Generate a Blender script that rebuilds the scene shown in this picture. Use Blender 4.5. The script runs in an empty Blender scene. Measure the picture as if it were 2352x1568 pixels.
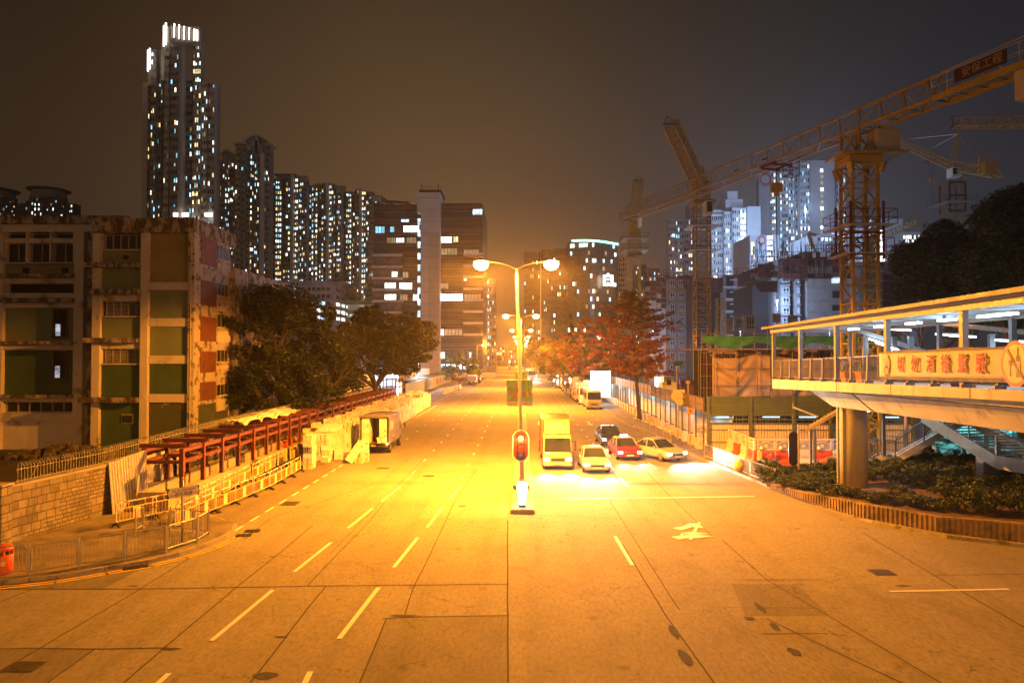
import bpy, math, random
from mathutils import Vector, Matrix
R = random.Random(7)
S = bpy.context.scene
rad = math.radians
# ---------------------------------------------------------------- camera
CAMZ, F = 7.5, 1600.0            # eye height (m), focal length in units of a 2352 wide frame
PITCH, YAW = math.atan(31/F), math.atan(23/F)
cam = bpy.data.cameras.new('camera'); camo = bpy.data.objects.new('camera', cam)
S.collection.objects.link(camo); S.camera = camo
cam.sensor_width = 36; cam.lens = 36*F/2352; cam.clip_start = .2; cam.clip_end = 6000
camo.location = (0, 0, CAMZ); camo.rotation_euler = (rad(90)+PITCH, 0, YAW)
S.view_settings.view_transform = 'Standard'; S.view_settings.look = 'None'
S.view_settings.exposure = 0.0; S.view_settings.gamma = 1
S.cycles.use_denoising = True; S.cycles.denoising_prefilter = 'ACCURATE'; S.cycles.denoising_input_passes = 'RGB_ALBEDO_NORMAL'; S.cycles.adaptive_threshold = .006; S.cycles.max_bounces = 5; S.cycles.diffuse_bounces = 3; S.cycles.glossy_bounces = 2
S.cycles.transparent_max_bounces = 12; S.cycles.volume_bounces = 0; S.cycles.sample_clamp_indirect = 2
S.cycles.use_light_tree = True; S.cycles.caustics_reflective = False; S.cycles.caustics_refractive = False
# ---------------------------------------------------------------- world: night sky lit by the city
W = bpy.data.worlds.new('World'); S.world = W; W.use_nodes = True
n = W.node_tree.nodes; l = W.node_tree.links
bg = n['Background']; tc = n.new('ShaderNodeTexCoord'); sp = n.new('ShaderNodeSeparateXYZ')
l.new(tc.outputs['Generated'], sp.inputs[0])
def ramp(nodes, pts):
    r = nodes.new('ShaderNodeValToRGB'); e = r.color_ramp.elements
    while len(e) > 1: e.remove(e[-1])
    e[0].position = pts[0][0]; e[0].color = (*pts[0][1], 1)
    for p, c in pts[1:]:
        q = e.new(p); q.color = (*c, 1)
    r.color_ramp.interpolation = 'B_SPLINE'
    return r
mx = n.new('ShaderNodeMapRange'); mx.inputs[1].default_value = -1; mx.inputs[2].default_value = 1; l.new(sp.outputs[0], mx.inputs[0])
rx = ramp(n, [(0, (.03,.017,.008)), (.22, (.038,.020,.0095)), (.36, (.125,.064,.025)), (.46, (.160,.088,.035)), (.56, (.095,.057,.029)), (.68, (.038,.030,.026)), (.8, (.024,.022,.025)), (1, (.014,.013,.017))])
l.new(mx.outputs[0], rx.inputs[0])
mz = n.new('ShaderNodeMapRange'); mz.inputs[1].default_value = -.1; mz.inputs[2].default_value = .9; l.new(sp.outputs[2], mz.inputs[0])
rz = ramp(n, [(0, (1.15,)*3), (.14, (1.15,)*3), (.3, (.95,)*3), (.45, (.66,)*3), (.6, (.34,)*3), (.8, (.2,)*3), (1, (.15,)*3)])
l.new(mz.outputs[0], rz.inputs[0])
nz = n.new('ShaderNodeTexNoise'); nz.inputs['Scale'].default_value = 2.2; nz.inputs['Detail'].default_value = 3; l.new(tc.outputs['Generated'], nz.inputs[0])
mn = n.new('ShaderNodeMapRange'); mn.inputs[3].default_value = .78; mn.inputs[4].default_value = 1.22; l.new(nz.outputs[0], mn.inputs[0])
m1 = n.new('ShaderNodeMix'); m1.data_type = 'RGBA'; m1.blend_type = 'MULTIPLY'; m1.inputs[0].default_value = 1
l.new(rx.outputs[0], m1.inputs[6]); l.new(rz.outputs[0], m1.inputs[7])
m2 = n.new('ShaderNodeVectorMath'); m2.operation = 'SCALE'; l.new(m1.outputs[2], m2.inputs[0]); l.new(mn.outputs[0], m2.inputs['Scale'])
# city glow behind the camera, added to the sky to light the facades
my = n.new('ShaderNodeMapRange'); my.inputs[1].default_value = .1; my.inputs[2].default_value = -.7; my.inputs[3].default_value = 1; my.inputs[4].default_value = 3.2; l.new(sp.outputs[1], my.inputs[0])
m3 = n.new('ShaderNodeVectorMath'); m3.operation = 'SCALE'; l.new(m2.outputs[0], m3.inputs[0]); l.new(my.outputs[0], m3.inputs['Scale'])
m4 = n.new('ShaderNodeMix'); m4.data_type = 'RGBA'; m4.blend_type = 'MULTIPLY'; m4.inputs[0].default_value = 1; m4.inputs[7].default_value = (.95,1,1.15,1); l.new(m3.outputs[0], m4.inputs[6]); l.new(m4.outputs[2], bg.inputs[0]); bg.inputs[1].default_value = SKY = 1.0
SODIUM = (1, .32, .02); COOL = (.62, .84, 1); HEAD = (1, .86, .66)
def lamp(kind, name, loc, power, col, rad_=.15, parent=None, to=None, angle=None, blend=.6, off=Vector((0,0,0))):
    d = bpy.data.lights.new(name, kind); d.energy = power; d.color = col
    if kind != 'SUN': d.shadow_soft_size = rad_
    o = bpy.data.objects.new(name, d); S.collection.objects.link(o); o.location = Vector(loc) - off
    if kind == 'SPOT': d.spot_size = angle; d.spot_blend = blend
    if to is not None: o.rotation_euler = (Vector(to)-Vector(loc)).to_track_quat('-Z', 'Y').to_euler()
    if parent: o.parent = parent
    return o
# ---------------------------------------------------------------- reading measurements
CR = camo.rotation_euler.to_matrix()
def ray(px, py): return CR @ Vector(((px-1176)/F, (784-py)/F, -1))
def G(px, py, z=0.0):
    d = ray(px, py); t = (z-CAMZ)/d.z
    return Vector((d.x*t, d.y*t, z))
def P(px, py, Y):
    d = ray(px, py); t = Y/d.y
    return Vector((d.x*t, Y, CAMZ+d.z*t))
def PX(px, Y): return P(px, 800, Y).x
def PZ(px, py, Y): return P(px, py, Y).z
# ---------------------------------------------------------------- materials
MT = {}
def base_mat(name):
    m = bpy.data.materials.new(name); m.use_nodes = True; MT[name] = m
    return m, m.node_tree.nodes, m.node_tree.links, m.node_tree.nodes['Principled BSDF']
def noise(nn, ll, src, scale, detail=4, rough=.55, vec=None, stretch=None):
    t = nn.new('ShaderNodeTexNoise'); t.inputs['Scale'].default_value = scale; t.inputs['Detail'].default_value = detail; t.inputs['Roughness'].default_value = rough
    if stretch:
        mp = nn.new('ShaderNodeMapping'); mp.inputs['Scale'].default_value = stretch; ll.new(src, mp.inputs[0]); src = mp.outputs[0]
    ll.new(src, t.inputs[0]); return t
def mixc(nn, ll, fac, a, b):
    x = nn.new('ShaderNodeMix'); x.data_type = 'RGBA'
    if hasattr(fac, 'links'): ll.new(fac, x.inputs[0])
    else: x.inputs[0].default_value = fac
    for i, v in ((6, a), (7, b)):
        if hasattr(v, 'links'): ll.new(v, x.inputs[i])
        else: x.inputs[i].default_value = (*v, 1)
    return x.outputs[2]
def rng(nn, ll, src, a, b, c=0, d=1):
    t = nn.new('ShaderNodeMapRange'); ll.new(src, t.inputs[0])
    for i, v in enumerate((a, b, c, d)): t.inputs[i+1].default_value = v
    return t.outputs[0]
def sc(c, k): return tuple(min(1, x*k) for x in c)
def mat(name, col, rough=.7, var=.18, scale=2.5, metal=0, bump=.0, bscale=40, stain=None, st_scale=1.2, st=(.52,.62), stretch=None, alpha=None, trans=0, coat=0):
    """plain surface: base colour broken up by noise, optional stain/peel colour, optional bump"""
    if name in MT: return MT[name]
    m, nn, ll, b = base_mat(name)
    tc = nn.new('ShaderNodeTexCoord').outputs['Object']
    t = noise(nn, ll, tc, scale, 5, .6)
    c = mixc(nn, ll, rng(nn, ll, t.outputs[0], .3, .7), sc(col, 1-var), sc(col, 1+var))
    if stain:
        t2 = noise(nn, ll, tc, st_scale, 6, .68, stretch=stretch)
        c = mixc(nn, ll, rng(nn, ll, t2.outputs[0], st[0], st[1]), c, stain)
    ll.new(c, b.inputs['Base Color']); b.inputs['Metallic'].default_value = metal
    t3 = noise(nn, ll, tc, scale*3, 3)
    ll.new(rng(nn, ll, t3.outputs[0], .3, .7, max(.05, rough-.1), min(1, rough+.1)), b.inputs['Roughness'])
    if coat: b.inputs['Coat Weight'].default_value = coat; b.inputs['Coat Roughness'].default_value = .08
    if bump:
        t4 = noise(nn, ll, tc, bscale, 5); bm = nn.new('ShaderNodeBump'); bm.inputs['Strength'].default_value = bump; bm.inputs['Distance'].default_value = .02
        ll.new(t4.outputs[0], bm.inputs['Height']); ll.new(bm.outputs[0], b.inputs['Normal'])
    if trans: b.inputs['Transmission Weight'].default_value = trans
    return m
def glow(name, col, strength, sample=False, var=0, scale=.8):
    """something that gives off light itself; var breaks a lit room into furniture and curtains"""
    if name in MT: return MT[name]
    m, nn, ll, b = base_mat(name)
    b.inputs['Base Color'].default_value = (*sc(col, .5), 1); b.inputs['Roughness'].default_value = .4
    b.inputs['Emission Color'].default_value = (*col, 1); b.inputs['Emission Strength'].default_value = strength
    if var:
        tc = nn.new('ShaderNodeTexCoord').outputs['Object']
        t = noise(nn, ll, tc, scale, 3, .6)
        ll.new(rng(nn, ll, t.outputs[0], .32, .62, strength*(1-var), strength*(1+var*.5)), b.inputs['Emission Strength'])
    m.cycles.emission_sampling = 'AUTO' if sample else 'NONE'
    return m
def glass(name, col=(.02,.025,.03), rough=.12, spec=.8):
    if name in MT: return MT[name]
    m, nn, ll, b = base_mat(name)
    tc = nn.new('ShaderNodeTexCoord').outputs['Object']
    t = noise(nn, ll, tc, .7, 3); ll.new(mixc(nn, ll, rng(nn, ll, t.outputs[0], .35, .65), sc(col, .6), sc(col, 1.5)), b.inputs['Base Color'])
    b.inputs['Roughness'].default_value = rough; b.inputs['Specular IOR Level'].default_value = spec
    return m
# ---------------------------------------------------------------- mesh building
OFF = {}
class MB:
    def __init__(s): s.v = []; s.f = []; s.m = []; s.cm = 0
    def mi(s, i): s.cm = i; return s
    def face(s, pts, m=None):
        k = len(s.v); s.v += [tuple(p) for p in pts]; s.f.append(tuple(range(k, k+len(pts)))); s.m.append(s.cm if m is None else m)
    def hexa(s, c, m=None):          # c: 8 corners, bottom 4 ccw then top 4
        k = len(s.v); s.v += [tuple(p) for p in c]
        for q in ((0,3,2,1), (4,5,6,7), (0,1,5,4), (1,2,6,5), (2,3,7,6), (3,0,4,7)):
            s.f.append(tuple(k+i for i in q)); s.m.append(s.cm if m is None else m)
    def box(s, x0, x1, y0, y1, z0, z1, m=None):
        x0, x1 = sorted((x0, x1)); y0, y1 = sorted((y0, y1)); z0, z1 = sorted((z0, z1))
        s.hexa([(x0,y0,z0),(x1,y0,z0),(x1,y1,z0),(x0,y1,z0),(x0,y0,z1),(x1,y0,z1),(x1,y1,z1),(x0,y1,z1)], m); return s
    def bar(s, p, q, w, h=None, up=(0,0,1), m=None):
        p = Vector(p); q = Vector(q); h = h or w; d = (q-p).normalized(); u = Vector(up)
        if abs(d.dot(u)) > .98: u = Vector((0,1,0)) if abs(d.y) < .9 else Vector((1,0,0))
        a = d.cross(u).normalized()*w/2; b = a.cross(d).normalized()*h/2
        s.hexa([p-a-b, p+a-b, q+a-b, q-a-b, p-a+b, p+a+b, q+a+b, q-a+b], m); return s
    def tube(s, p, q, r, r2=None, k=8, m=None, cap=True):
        p = Vector(p); q = Vector(q); r2 = r if r2 is None else r2; d = (q-p).normalized()
        u = Vector((0,0,1)) if abs(d.z) < .95 else Vector((1,0,0)); a = d.cross(u).normalized(); b = d.cross(a)
        i0 = len(s.v); mm = s.cm if m is None else m
        for c, rr in ((p, r), (q, r2)):
            for i in range(k):
                t = 2*math.pi*i/k; s.v.append(tuple(c+a*math.cos(t)*rr+b*math.sin(t)*rr))
        for i in range(k):
            j = (i+1) % k; s.f.append((i0+i, i0+j, i0+k+j, i0+k+i)); s.m.append(mm)
        if cap: s.f.append(tuple(i0+i for i in range(k))[::-1]); s.f.append(tuple(i0+k+i for i in range(k))); s.m += [mm, mm]
        return s
    def path(s, pts, r, k=6, m=None):
        for a, b in zip(pts, pts[1:]): s.tube(a, b, r, k=k, m=m)
        return s
    def prism(s, pts, vec, m=None):   # polygon extruded along vec
        pts = [Vector(p) for p in pts]; vec = Vector(vec); k = len(s.v); n_ = len(pts); mm = s.cm if m is None else m
        s.v += [tuple(p) for p in pts]+[tuple(p+vec) for p in pts]
        s.f.append(tuple(range(k, k+n_))[::-1]); s.f.append(tuple(range(k+n_, k+2*n_))); s.m += [mm, mm]
        for i in range(n_):
            j = (i+1) % n_; s.f.append((k+i, k+j, k+n_+j, k+n_+i)); s.m.append(mm)
        return s
    def lathe(s, prof, c=(0,0,0), k=16, m=None, a0=0, sx=1, sy=1):
        i0 = len(s.v); mm = s.cm if m is None else m
        for r, z in prof:
            for i in range(k):
                t = 2*math.pi*i/k+a0; s.v.append((c[0]+r*math.cos(t)*sx, c[1]+r*math.sin(t)*sy, c[2]+z))
        for q in range(len(prof)-1):
            for i in range(k):
                j = (i+1) % k; s.f.append((i0+q*k+i, i0+q*k+j, i0+(q+1)*k+j, i0+(q+1)*k+i)); s.m.append(mm)
        s.f.append(tuple(i0+i for i in range(k))[::-1]); s.f.append(tuple(i0+(len(prof)-1)*k+i for i in range(k))); s.m += [mm, mm]
        return s
    def grid(s, fn, nu, nv, m=None):
        i0 = len(s.v); mm = s.cm if m is None else m
        for a in range(nu+1):
            for b in range(nv+1): s.v.append(tuple(fn(a/nu, b/nv)))
        for a in range(nu):
            for b in range(nv):
                q = i0+a*(nv+1)+b; s.f.append((q, q+nv+1, q+nv+2, q+1)); s.m.append(mm)
        return s
    def mesh(s, name, mats, o=(0,0,0), smooth=False):
        me = bpy.data.meshes.new(name); ox, oy, oz = o
        me.from_pydata([(x-ox, y-oy, z-oz) for x, y, z in s.v], [], s.f)
        if not isinstance(mats, (list, tuple)): mats = [mats]
        for m_ in mats: me.materials.append(m_)
        if len(mats) > 1: me.polygons.foreach_set('material_index', s.m)
        if smooth: me.polygons.foreach_set('use_smooth', [True]*len(me.polygons))
        me.update(); return me
    def build(s, name, mats, parent=None, smooth=False, bevel=0):
        o = OFF[parent.name] if parent is not None else Vector((0,0,0))
        ob = bpy.data.objects.new(name, s.mesh(name, mats, o, smooth)); S.collection.objects.link(ob)
        if parent is not None: ob.parent = parent
        OFF[ob.name] = o
        if bevel:
            bv = ob.modifiers.new('bevel', 'BEVEL'); bv.width = bevel; bv.segments = 2; bv.limit_method = 'ANGLE'
        return ob
def tag(o, label=None, cat=None, group=None, kind=None):
    for k_, v in (('label', label), ('category', cat), ('group', group), ('kind', kind)):
        if v: o[k_] = v
    return o
def thing(name, label, cat, loc=(0,0,0), group=None, rz=0):
    o = bpy.data.objects.new(name, None); S.collection.objects.link(o); o.location = loc; o.rotation_euler = (0,0,rz)
    o.empty_display_size = .3; OFF[o.name] = Vector(loc); return tag(o, label, cat, group)
def struct(mb, name, mats, smooth=False): return tag(mb.build(name, mats, None, smooth), kind='structure')
def single(mb, name, mats, label, cat, loc, group=None, smooth=False, bevel=0):
    """a thing that is one mesh, origin at its base"""
    ob = bpy.data.objects.new(name, mb.mesh(name, mats, Vector(loc), smooth)); S.collection.objects.link(ob); ob.location = loc
    OFF[ob.name] = Vector(loc)
    if bevel:
        bv = ob.modifiers.new('bevel', 'BEVEL'); bv.width = bevel; bv.segments = 2; bv.limit_method = 'ANGLE'
    return tag(ob, label, cat, group)
KIDS = {}
def copy_tree(o, loc=None, rz=None, label=None, parent=None, group=None):
    c = o.copy(); S.collection.objects.link(c)
    if parent is not None: c.parent = parent
    OFF[c.name] = OFF.get(o.name, Vector((0,0,0)))
    if loc is not None: c.location = loc
    if rz is not None: c.rotation_euler = (0,0,rz)
    if label: c['label'] = label
    if group: c['group'] = group
    ks = KIDS.get(o.name) or [k for k in o.children]
    KIDS[o.name] = ks
    for k in ks: copy_tree(k, parent=c)
    return c
ORD = 'first second third fourth fifth sixth seventh eighth ninth tenth eleventh twelfth thirteenth fourteenth fifteenth sixteenth seventeenth eighteenth nineteenth twentieth'.split()
def text_mb(s, size, origin, u, v, mat_, name, parent, depth=.01, align='CENTER', lift=0, sx=1):
    """lettering as a mesh: origin, u = reading direction, v = up direction"""
    cu = bpy.data.curves.new('lettering', 'FONT'); cu.body = s; cu.size = size; cu.align_x = align; cu.align_y = 'CENTER'; cu.extrude = depth/2; cu.resolution_u = 3
    t = bpy.data.objects.new('tmp', cu); S.collection.objects.link(t)
    dg = bpy.context.evaluated_depsgraph_get(); me = bpy.data.meshes.new_from_object(t.evaluated_get(dg)); bpy.data.objects.remove(t); bpy.data.curves.remove(cu)
    u = Vector(u).normalized(); v = Vector(v).normalized(); w = u.cross(v)
    o = OFF[parent.name] if parent is not None else Vector((0,0,0))
    Mx = Matrix(((u.x*sx, v.x, w.x, 0), (u.y*sx, v.y, w.y, 0), (u.z*sx, v.z, w.z, 0), (0,0,0,1)))
    me.transform(Matrix.Translation(Vector(origin)+w*(lift+depth/2)-o) @ Mx); me.materials.clear(); me.materials.append(mat_)
    ob = bpy.data.objects.new(name, me); S.collection.objects.link(ob)
    if parent is not None: ob.parent = parent
    OFF[ob.name] = o
    return ob
# ================================================================ GROUND
def road_mat(name, col, tex=.16, joints=False):
    m, nn, ll, b = base_mat(name)
    tc = nn.new('ShaderNodeTexCoord').outputs['Object']
    big = noise(nn, ll, tc, .13, 4, .6); mid = noise(nn, ll, tc, 1.1, 6, .62, stretch=(1, .45, 1)); fine = noise(nn, ll, tc, 34, 3, .7); grain = noise(nn, ll, tc, 7.5, 5, .75, stretch=(1.3,.5,1)); patch = noise(nn, ll, tc, .42, 6, .7, stretch=(1,.6,1))
    c = mixc(nn, ll, rng(nn, ll, big.outputs[0], .34, .66), sc(col, .86), sc(col, 1.12))
    c = mixc(nn, ll, rng(nn, ll, mid.outputs[0], .42, .75, 0, .32), c, sc(col, .62))
    c = mixc(nn, ll, rng(nn, ll, fine.outputs[0], .42, .75, 0, .45), c, sc(col, .5))
    c = mixc(nn, ll, rng(nn, ll, grain.outputs[0], .44, .68, 0, .75), c, sc(col, .48)); c = mixc(nn, ll, rng(nn, ll, grain.outputs[0], .40, .28, 0, .5), c, sc(col, 1.45))
    c = mixc(nn, ll, rng(nn, ll, patch.outputs[0], .56, .60, 0, .28), c, sc(col, .55))
    vc = nn.new('ShaderNodeTexVoronoi'); vc.feature = 'DISTANCE_TO_EDGE'; vc.inputs['Scale'].default_value = .22; wd = noise(nn, ll, tc, .9, 5, .7); vm = nn.new('ShaderNodeVectorMath'); vm.operation = 'MULTIPLY_ADD'; vm.inputs[1].default_value = (1.6,1.6,0); ll.new(wd.outputs['Color'], vm.inputs[0]); ll.new(tc, vm.inputs[2]); ll.new(vm.outputs[0], vc.inputs[0])
    ck = nn.new('ShaderNodeMath'); ck.operation = 'MULTIPLY'; ll.new(rng(nn, ll, vc.outputs['Distance'], .0, .006, .85, 0), ck.inputs[0]); ll.new(rng(nn, ll, wd.outputs[0], .50, .58), ck.inputs[1]); c = mixc(nn, ll, ck.outputs[0], c, sc(col, .2))
    # broom marks drawn across the slabs
    w = noise(nn, ll, tc, 1.0, 4, .7, stretch=(.5, 26, 1)); c = mixc(nn, ll, rng(nn, ll, w.outputs[0], .5, .8, 0, .28), c, sc(col, .55))
    # rubber worn into the wheel paths
    sx = nn.new('ShaderNodeSeparateXYZ'); ll.new(tc, sx.inputs[0])
    wv = nn.new('ShaderNodeMath'); wv.operation = 'SINE'; mu = nn.new('ShaderNodeMath'); mu.operation = 'MULTIPLY'; mu.inputs[1].default_value = 2*math.pi/1.75
    ll.new(sx.outputs[0], mu.inputs[0]); ll.new(mu.outputs[0], wv.inputs[0])
    rb = noise(nn, ll, tc, .35, 4, .6, stretch=(1, .12, 1)); f1 = rng(nn, ll, wv.outputs[0], .1, 1, 0, .35); f2 = rng(nn, ll, rb.outputs[0], .42, .7)
    ff = nn.new('ShaderNodeMath'); ff.operation = 'MULTIPLY'; ll.new(f1, ff.inputs[0]); ll.new(f2, ff.inputs[1]); c = mixc(nn, ll, ff.outputs[0], c, sc(col, .4))
    # oil spots and small patches
    vo = nn.new('ShaderNodeTexVoronoi'); vo.inputs['Scale'].default_value = .55; ll.new(tc, vo.inputs[0])
    c = mixc(nn, ll, rng(nn, ll, vo.outputs['Distance'], .03, .11, .6, 0), c, sc(col, .35))
    ll.new(c, b.inputs['Base Color'])
    ll.new(rng(nn, ll, mid.outputs[0], .3, .7, .78, .84), b.inputs['Roughness']); b.inputs['Specular IOR Level'].default_value = .15
    bm = nn.new('ShaderNodeBump'); bm.inputs['Strength'].default_value = .35; bm.inputs['Distance'].default_value = .006
    ad = nn.new('ShaderNodeMath'); ad.operation = 'ADD'; ll.new(fine.outputs[0], ad.inputs[0]); ll.new(w.outputs[0], ad.inputs[1]); ll.new(ad.outputs[0], bm.inputs['Height'])
    ll.new(bm.outputs[0], b.inputs['Normal']); return m
mb = MB(); mb.grid(lambda u, v: (-1190+2380*u, -55+1445*v, -.02), 30, 26); struct(mb, 'ground', mat('dirt ground', (.10,.085,.065), .95, .4, .2, bump=.5, bscale=6))
CON = road_mat('road concrete', (.315,.29,.24)); CON2 = road_mat('darker slab concrete', (.235,.215,.178)); CON3 = road_mat('paler slab concrete', (.36,.33,.275))
mb = MB(); mb.face([(-60,-20,0),(60,-20,0),(60,27,0),(22,27,0),(15,36,0),(13.6,45,0),(12.2,75,0),(12.2,900,0),(-19,900,0),(-19,100,0),(-18.9,27,0),(-22,20,0),(-60,20,0)]); struct(mb, 'road', CON)
# slabs poured or relaid at another time, each laid as a thin sheet
def sheet(name, quads, m, z): 
    q = MB()
    for pts in quads: q.face([(p.x, p.y, z) for p in (G(*a) for a in pts)])
    return struct(q, name, m)
sheet('road_slab_dark', [[(0,1352),(240,1351),(342,1296),(410,1285),(0,1350)], [(0,1488),(218,1492),(110,1566),(0,1566)], [(887,1421),(1166,1415),(1166,1567),(826,1567)], [(1680,1340),(1830,1341),(1905,1412),(1712,1412)]], CON2, .004)
sheet('road_slab_pale', [[(1020,1100),(1166,1100),(1166,1190),(960,1190)], [(1166,1190),(1230,1190),(1228,1300),(1166,1300)]], CON3, .004)
# the lane closed for the works, rougher concrete
mb = MB(); mb.face([(-12.35,29.5,.004),(-12.35,46,.004),(-18.7,46,.004),(-18.7,33,.004)]); struct(mb, 'closed_lane', CON2)
# expansion joints and cracks
JM = mat('joint sealant', (.035,.03,.025), .9, .3, 8)
mb = MB()
def strip(mb, pts, w, z=.008, wob=0):
    q = [Vector(p) for p in pts]
    if wob:
        o = [q[0]]
        for a, b in zip(q, q[1:]):
            k = max(1, int((b-a).length/1.2))
            for i in range(1, k+1): o.append(a.lerp(b, i/k)+(Vector((R.uniform(-wob, wob), R.uniform(-wob, wob), 0)) if i < k else Vector()))
        q = o
    for a, b in zip(q, q[1:]):
        d = (b-a); d.z = 0; d.normalize(); s_ = Vector((-d.y, d.x, 0))*w/2
        e = d*w*.3
        mb.face([(a-s_-e).to_tuple()[:2]+(z,), (b-s_+e).to_tuple()[:2]+(z,), (b+s_+e).to_tuple()[:2]+(z,), (a+s_-e).to_tuple()[:2]+(z,)])
for pts, w in [([(0,1352),(330,1352),(740,1345),(1166,1341)], .05), ([(50,1488),(220,1490),(384,1487)], .05), ([(882,1420),(960,1416),(1166,1413)], .05),
    ([(990,1164),(1100,1158),(1172,1156)], .035), ([(1166,1195),(1166,1341),(1167,1567)], .05), ([(1093,1080),(1046,1148),(980,1289),(950,1348),(930,1412)], .035), ([(887,1421),(826,1567)], .04),
    ([(883,1154),(848,1198),(803,1243),(707,1344)], .035), ([(748,1347),(709,1394),(636,1490),(575,1567)], .04), ([(718,1206),(632,1278),(537,1353),(379,1486),(285,1567)], .04), ([(434,1283),(321,1353),(89,1490),(0,1540)], .04),
    ([(75,1352),(0,1382)], .04), ([(218,1490),(110,1567)], .035), ([(0,1490),(50,1488)], .03),
    ([(1430,1250),(1530,1415),(1640,1567)], .04), ([(1760,1420),(2070,1567),(2120,1600)], .04), ([(1660,1240),(1760,1330),(1900,1412),(2160,1567)], .035),
    ([(1700,1331),(1900,1331)], .03), ([(1740,1395),(1870,1396)], .03), ([(1750,1455),(1900,1454)], .03), ([(1980,1222),(2110,1300),(2352,1440)], .045), ([(2150,1320),(2352,1318)], .03),
    ([(1270,1112),(1500,1112),(1650,1112)], .035), ([(1280,960),(1306,1002),(1420,1180),(1560,1400)], .03), ([(1337,985),(1440,1130)], .03), ([(1400,990),(1530,1130),(1640,1235)], .03),
    ([(1100,1040),(1180,1040)], .03), ([(700,1162),(620,1190),(560,1240)], .03), ([(860,1110),(700,1165)], .03), ([(1010,1018),(877,1151),(760,1270)], .025), ([(1240,1183),(1420,1190)], .03), ([(1176,1080),(1000,1086)], .03), ([(880,965),(1190,965)], .05), ([(1210,948),(1330,948)], .05), ([(1215,1004),(1290,1004)], .04)]:
    strip(mb, [G(*p) for p in pts], w, wob=.012)
struct(mb, 'road_joints', JM)
# potholes and broken joint edges
mb = MB()
for px, py, rx, ry in [(610,1550,.30,.22), (930,1414,.45,.12), (395,1490,.28,.07), (628,1279,.16,.05), (648,1462,.2,.05), (1548,1450,.13,.5), (1575,1510,.16,.6), (1745,1395,.12,.45), (1780,1440,.15,.3), (1825,1497,.16,.3), (1700,1085,.2,.1), (305,1345,.2,.05), (1120,1290,.12,.04), (330,1403,.1,.03), (2075,1345,.3,.06)]:
    c = G(px, py); k = 11; mb.face([(c.x+rx*math.cos(i*2*math.pi/k)*R.uniform(.6, 1.15), c.y+ry*math.sin(i*2*math.pi/k)*R.uniform(.6, 1.15), .012) for i in range(k)])
struct(mb, 'road_patches', mat('pothole asphalt', (.05,.042,.035), .95, .5, 9, bump=.6, bscale=60))
# ---- painted markings
WP = mat('road paint white', (.80,.77,.68), .55, .10, 4, stain=(.42,.39,.33), st_scale=2.2, st=(.60,.75), bump=.3, bscale=60)
YP = mat('road paint yellow', (.80,.52,.06), .55, .12, 4, stain=(.45,.30,.09), st_scale=3, st=(.56,.7))
mb = MB()
def dash(x0, y0, x1, y1, w=.13, z=.014): strip(mb, [(x0, y0, 0), (x1, y1, 0)], w, z)
for a, b in [((487,1470),(625,1356)), ((677,1312),(760,1246)), ((800,1212),(855,1168)), ((877,1151),(917,1118)), ((934,1102),(941,1096)), ((780,1465),(869,1350)), ((905,1302),(959,1235)), ((982,1210),(1018,1163)), ((1034,1145),(1058,1115)), ((340,1590),(386,1548)), ((690,1590),(712,1544)), ((1413,1232),(1452,1297))]:
    p, q = G(*a), G(*b); dash(p.x, p.y, q.x, q.y, .14)
def lane(x, y0, y1, on, gap, w=.12):
    y = y0
    while y < y1: dash(x, y, x, min(y+on, y1), w); y += on+gap
lane(-6.95, 44, 300, 1.0, 4.2); lane(-3.65, 42, 300, 1.0, 4.2); lane(-10.3, 62, 280, 1.0, 5)
lane(6.0, 40, 62, 3.4, 2); lane(6.0, 64, 300, 1.0, 4.5); lane(8.8, 46, 72, 2.8, 2.6); lane(8.8, 75, 250, 1.0, 4.8); lane(3.3, 64, 300, 1.0, 4.8)
lane(-12.25, 29.5, 48, 1.0, .9); lane(-12.7, 84, 104, 20, 1); lane(-13.6, 108, 190, 1.0, 1.3)
for px, a in ((4.6, 1), (7.4, 1), (1.9, 1)):   # turn arrows far up the lanes
    y = 76; mb.face([(px-.08,y,.014),(px+.08,y,.014),(px+.08,y+3,.014),(px-.08,y+3,.014)]); mb.face([(px-.35,y,.014),(px,y-1.4,.014),(px+.35,y,.014)])
# large arrow near the stop line
for poly in [[(1549,1236),(1570,1230),(1567,1226),(1590,1228),(1628,1226),(1592,1221),(1566,1224),(1560,1231)], [(1541,1233),(1560,1239),(1576,1236),(1600,1236),(1640,1232),(1600,1228),(1566,1230)], [(1546,1213),(1566,1218),(1588,1211),(1616,1213),(1606,1203),(1584,1202),(1568,1209)], [(1582,1240),(1590,1240),(1610,1200),(1602,1200)]]:
    mb.face([(p.x, p.y, .016+.003*len(mb.f) % .01) for p in (G(*a) for a in poly)])
p, q = G(2046,1358), G(2315,1353); dash(p.x, p.y, q.x, q.y, .12)
p, q = G(1270,1146), G(1730,1140); dash(p.x, p.y, q.x, q.y, .2)
struct(mb, 'lane_markings', WP)
mb = MB()
KERB = [(-40,20.6),(-26,21.6),(-17,22.7),(-15.6,23.25),(-14.5,24.15),(-13.45,25.0),(-12.8,25.95),(-12.35,27.1),(-12.1,28.4),(-12.1,29.3)]
for dx in (.28, .50):
    pts = [Vector((x, y, 0)) for x, y in KERB]; o = []
    for i, p_ in enumerate(pts):
        d = (pts[min(i+1, len(pts)-1)]-pts[max(i-1, 0)]).normalized(); o.append(p_+Vector((d.y, -d.x, 0))*dx)
    strip(mb, o, .1, .014)
strip(mb, [(-12.9,84,0),(-12.9,104,0)], .12, .018)
struct(mb, 'yellow_lines', YP)
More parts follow.
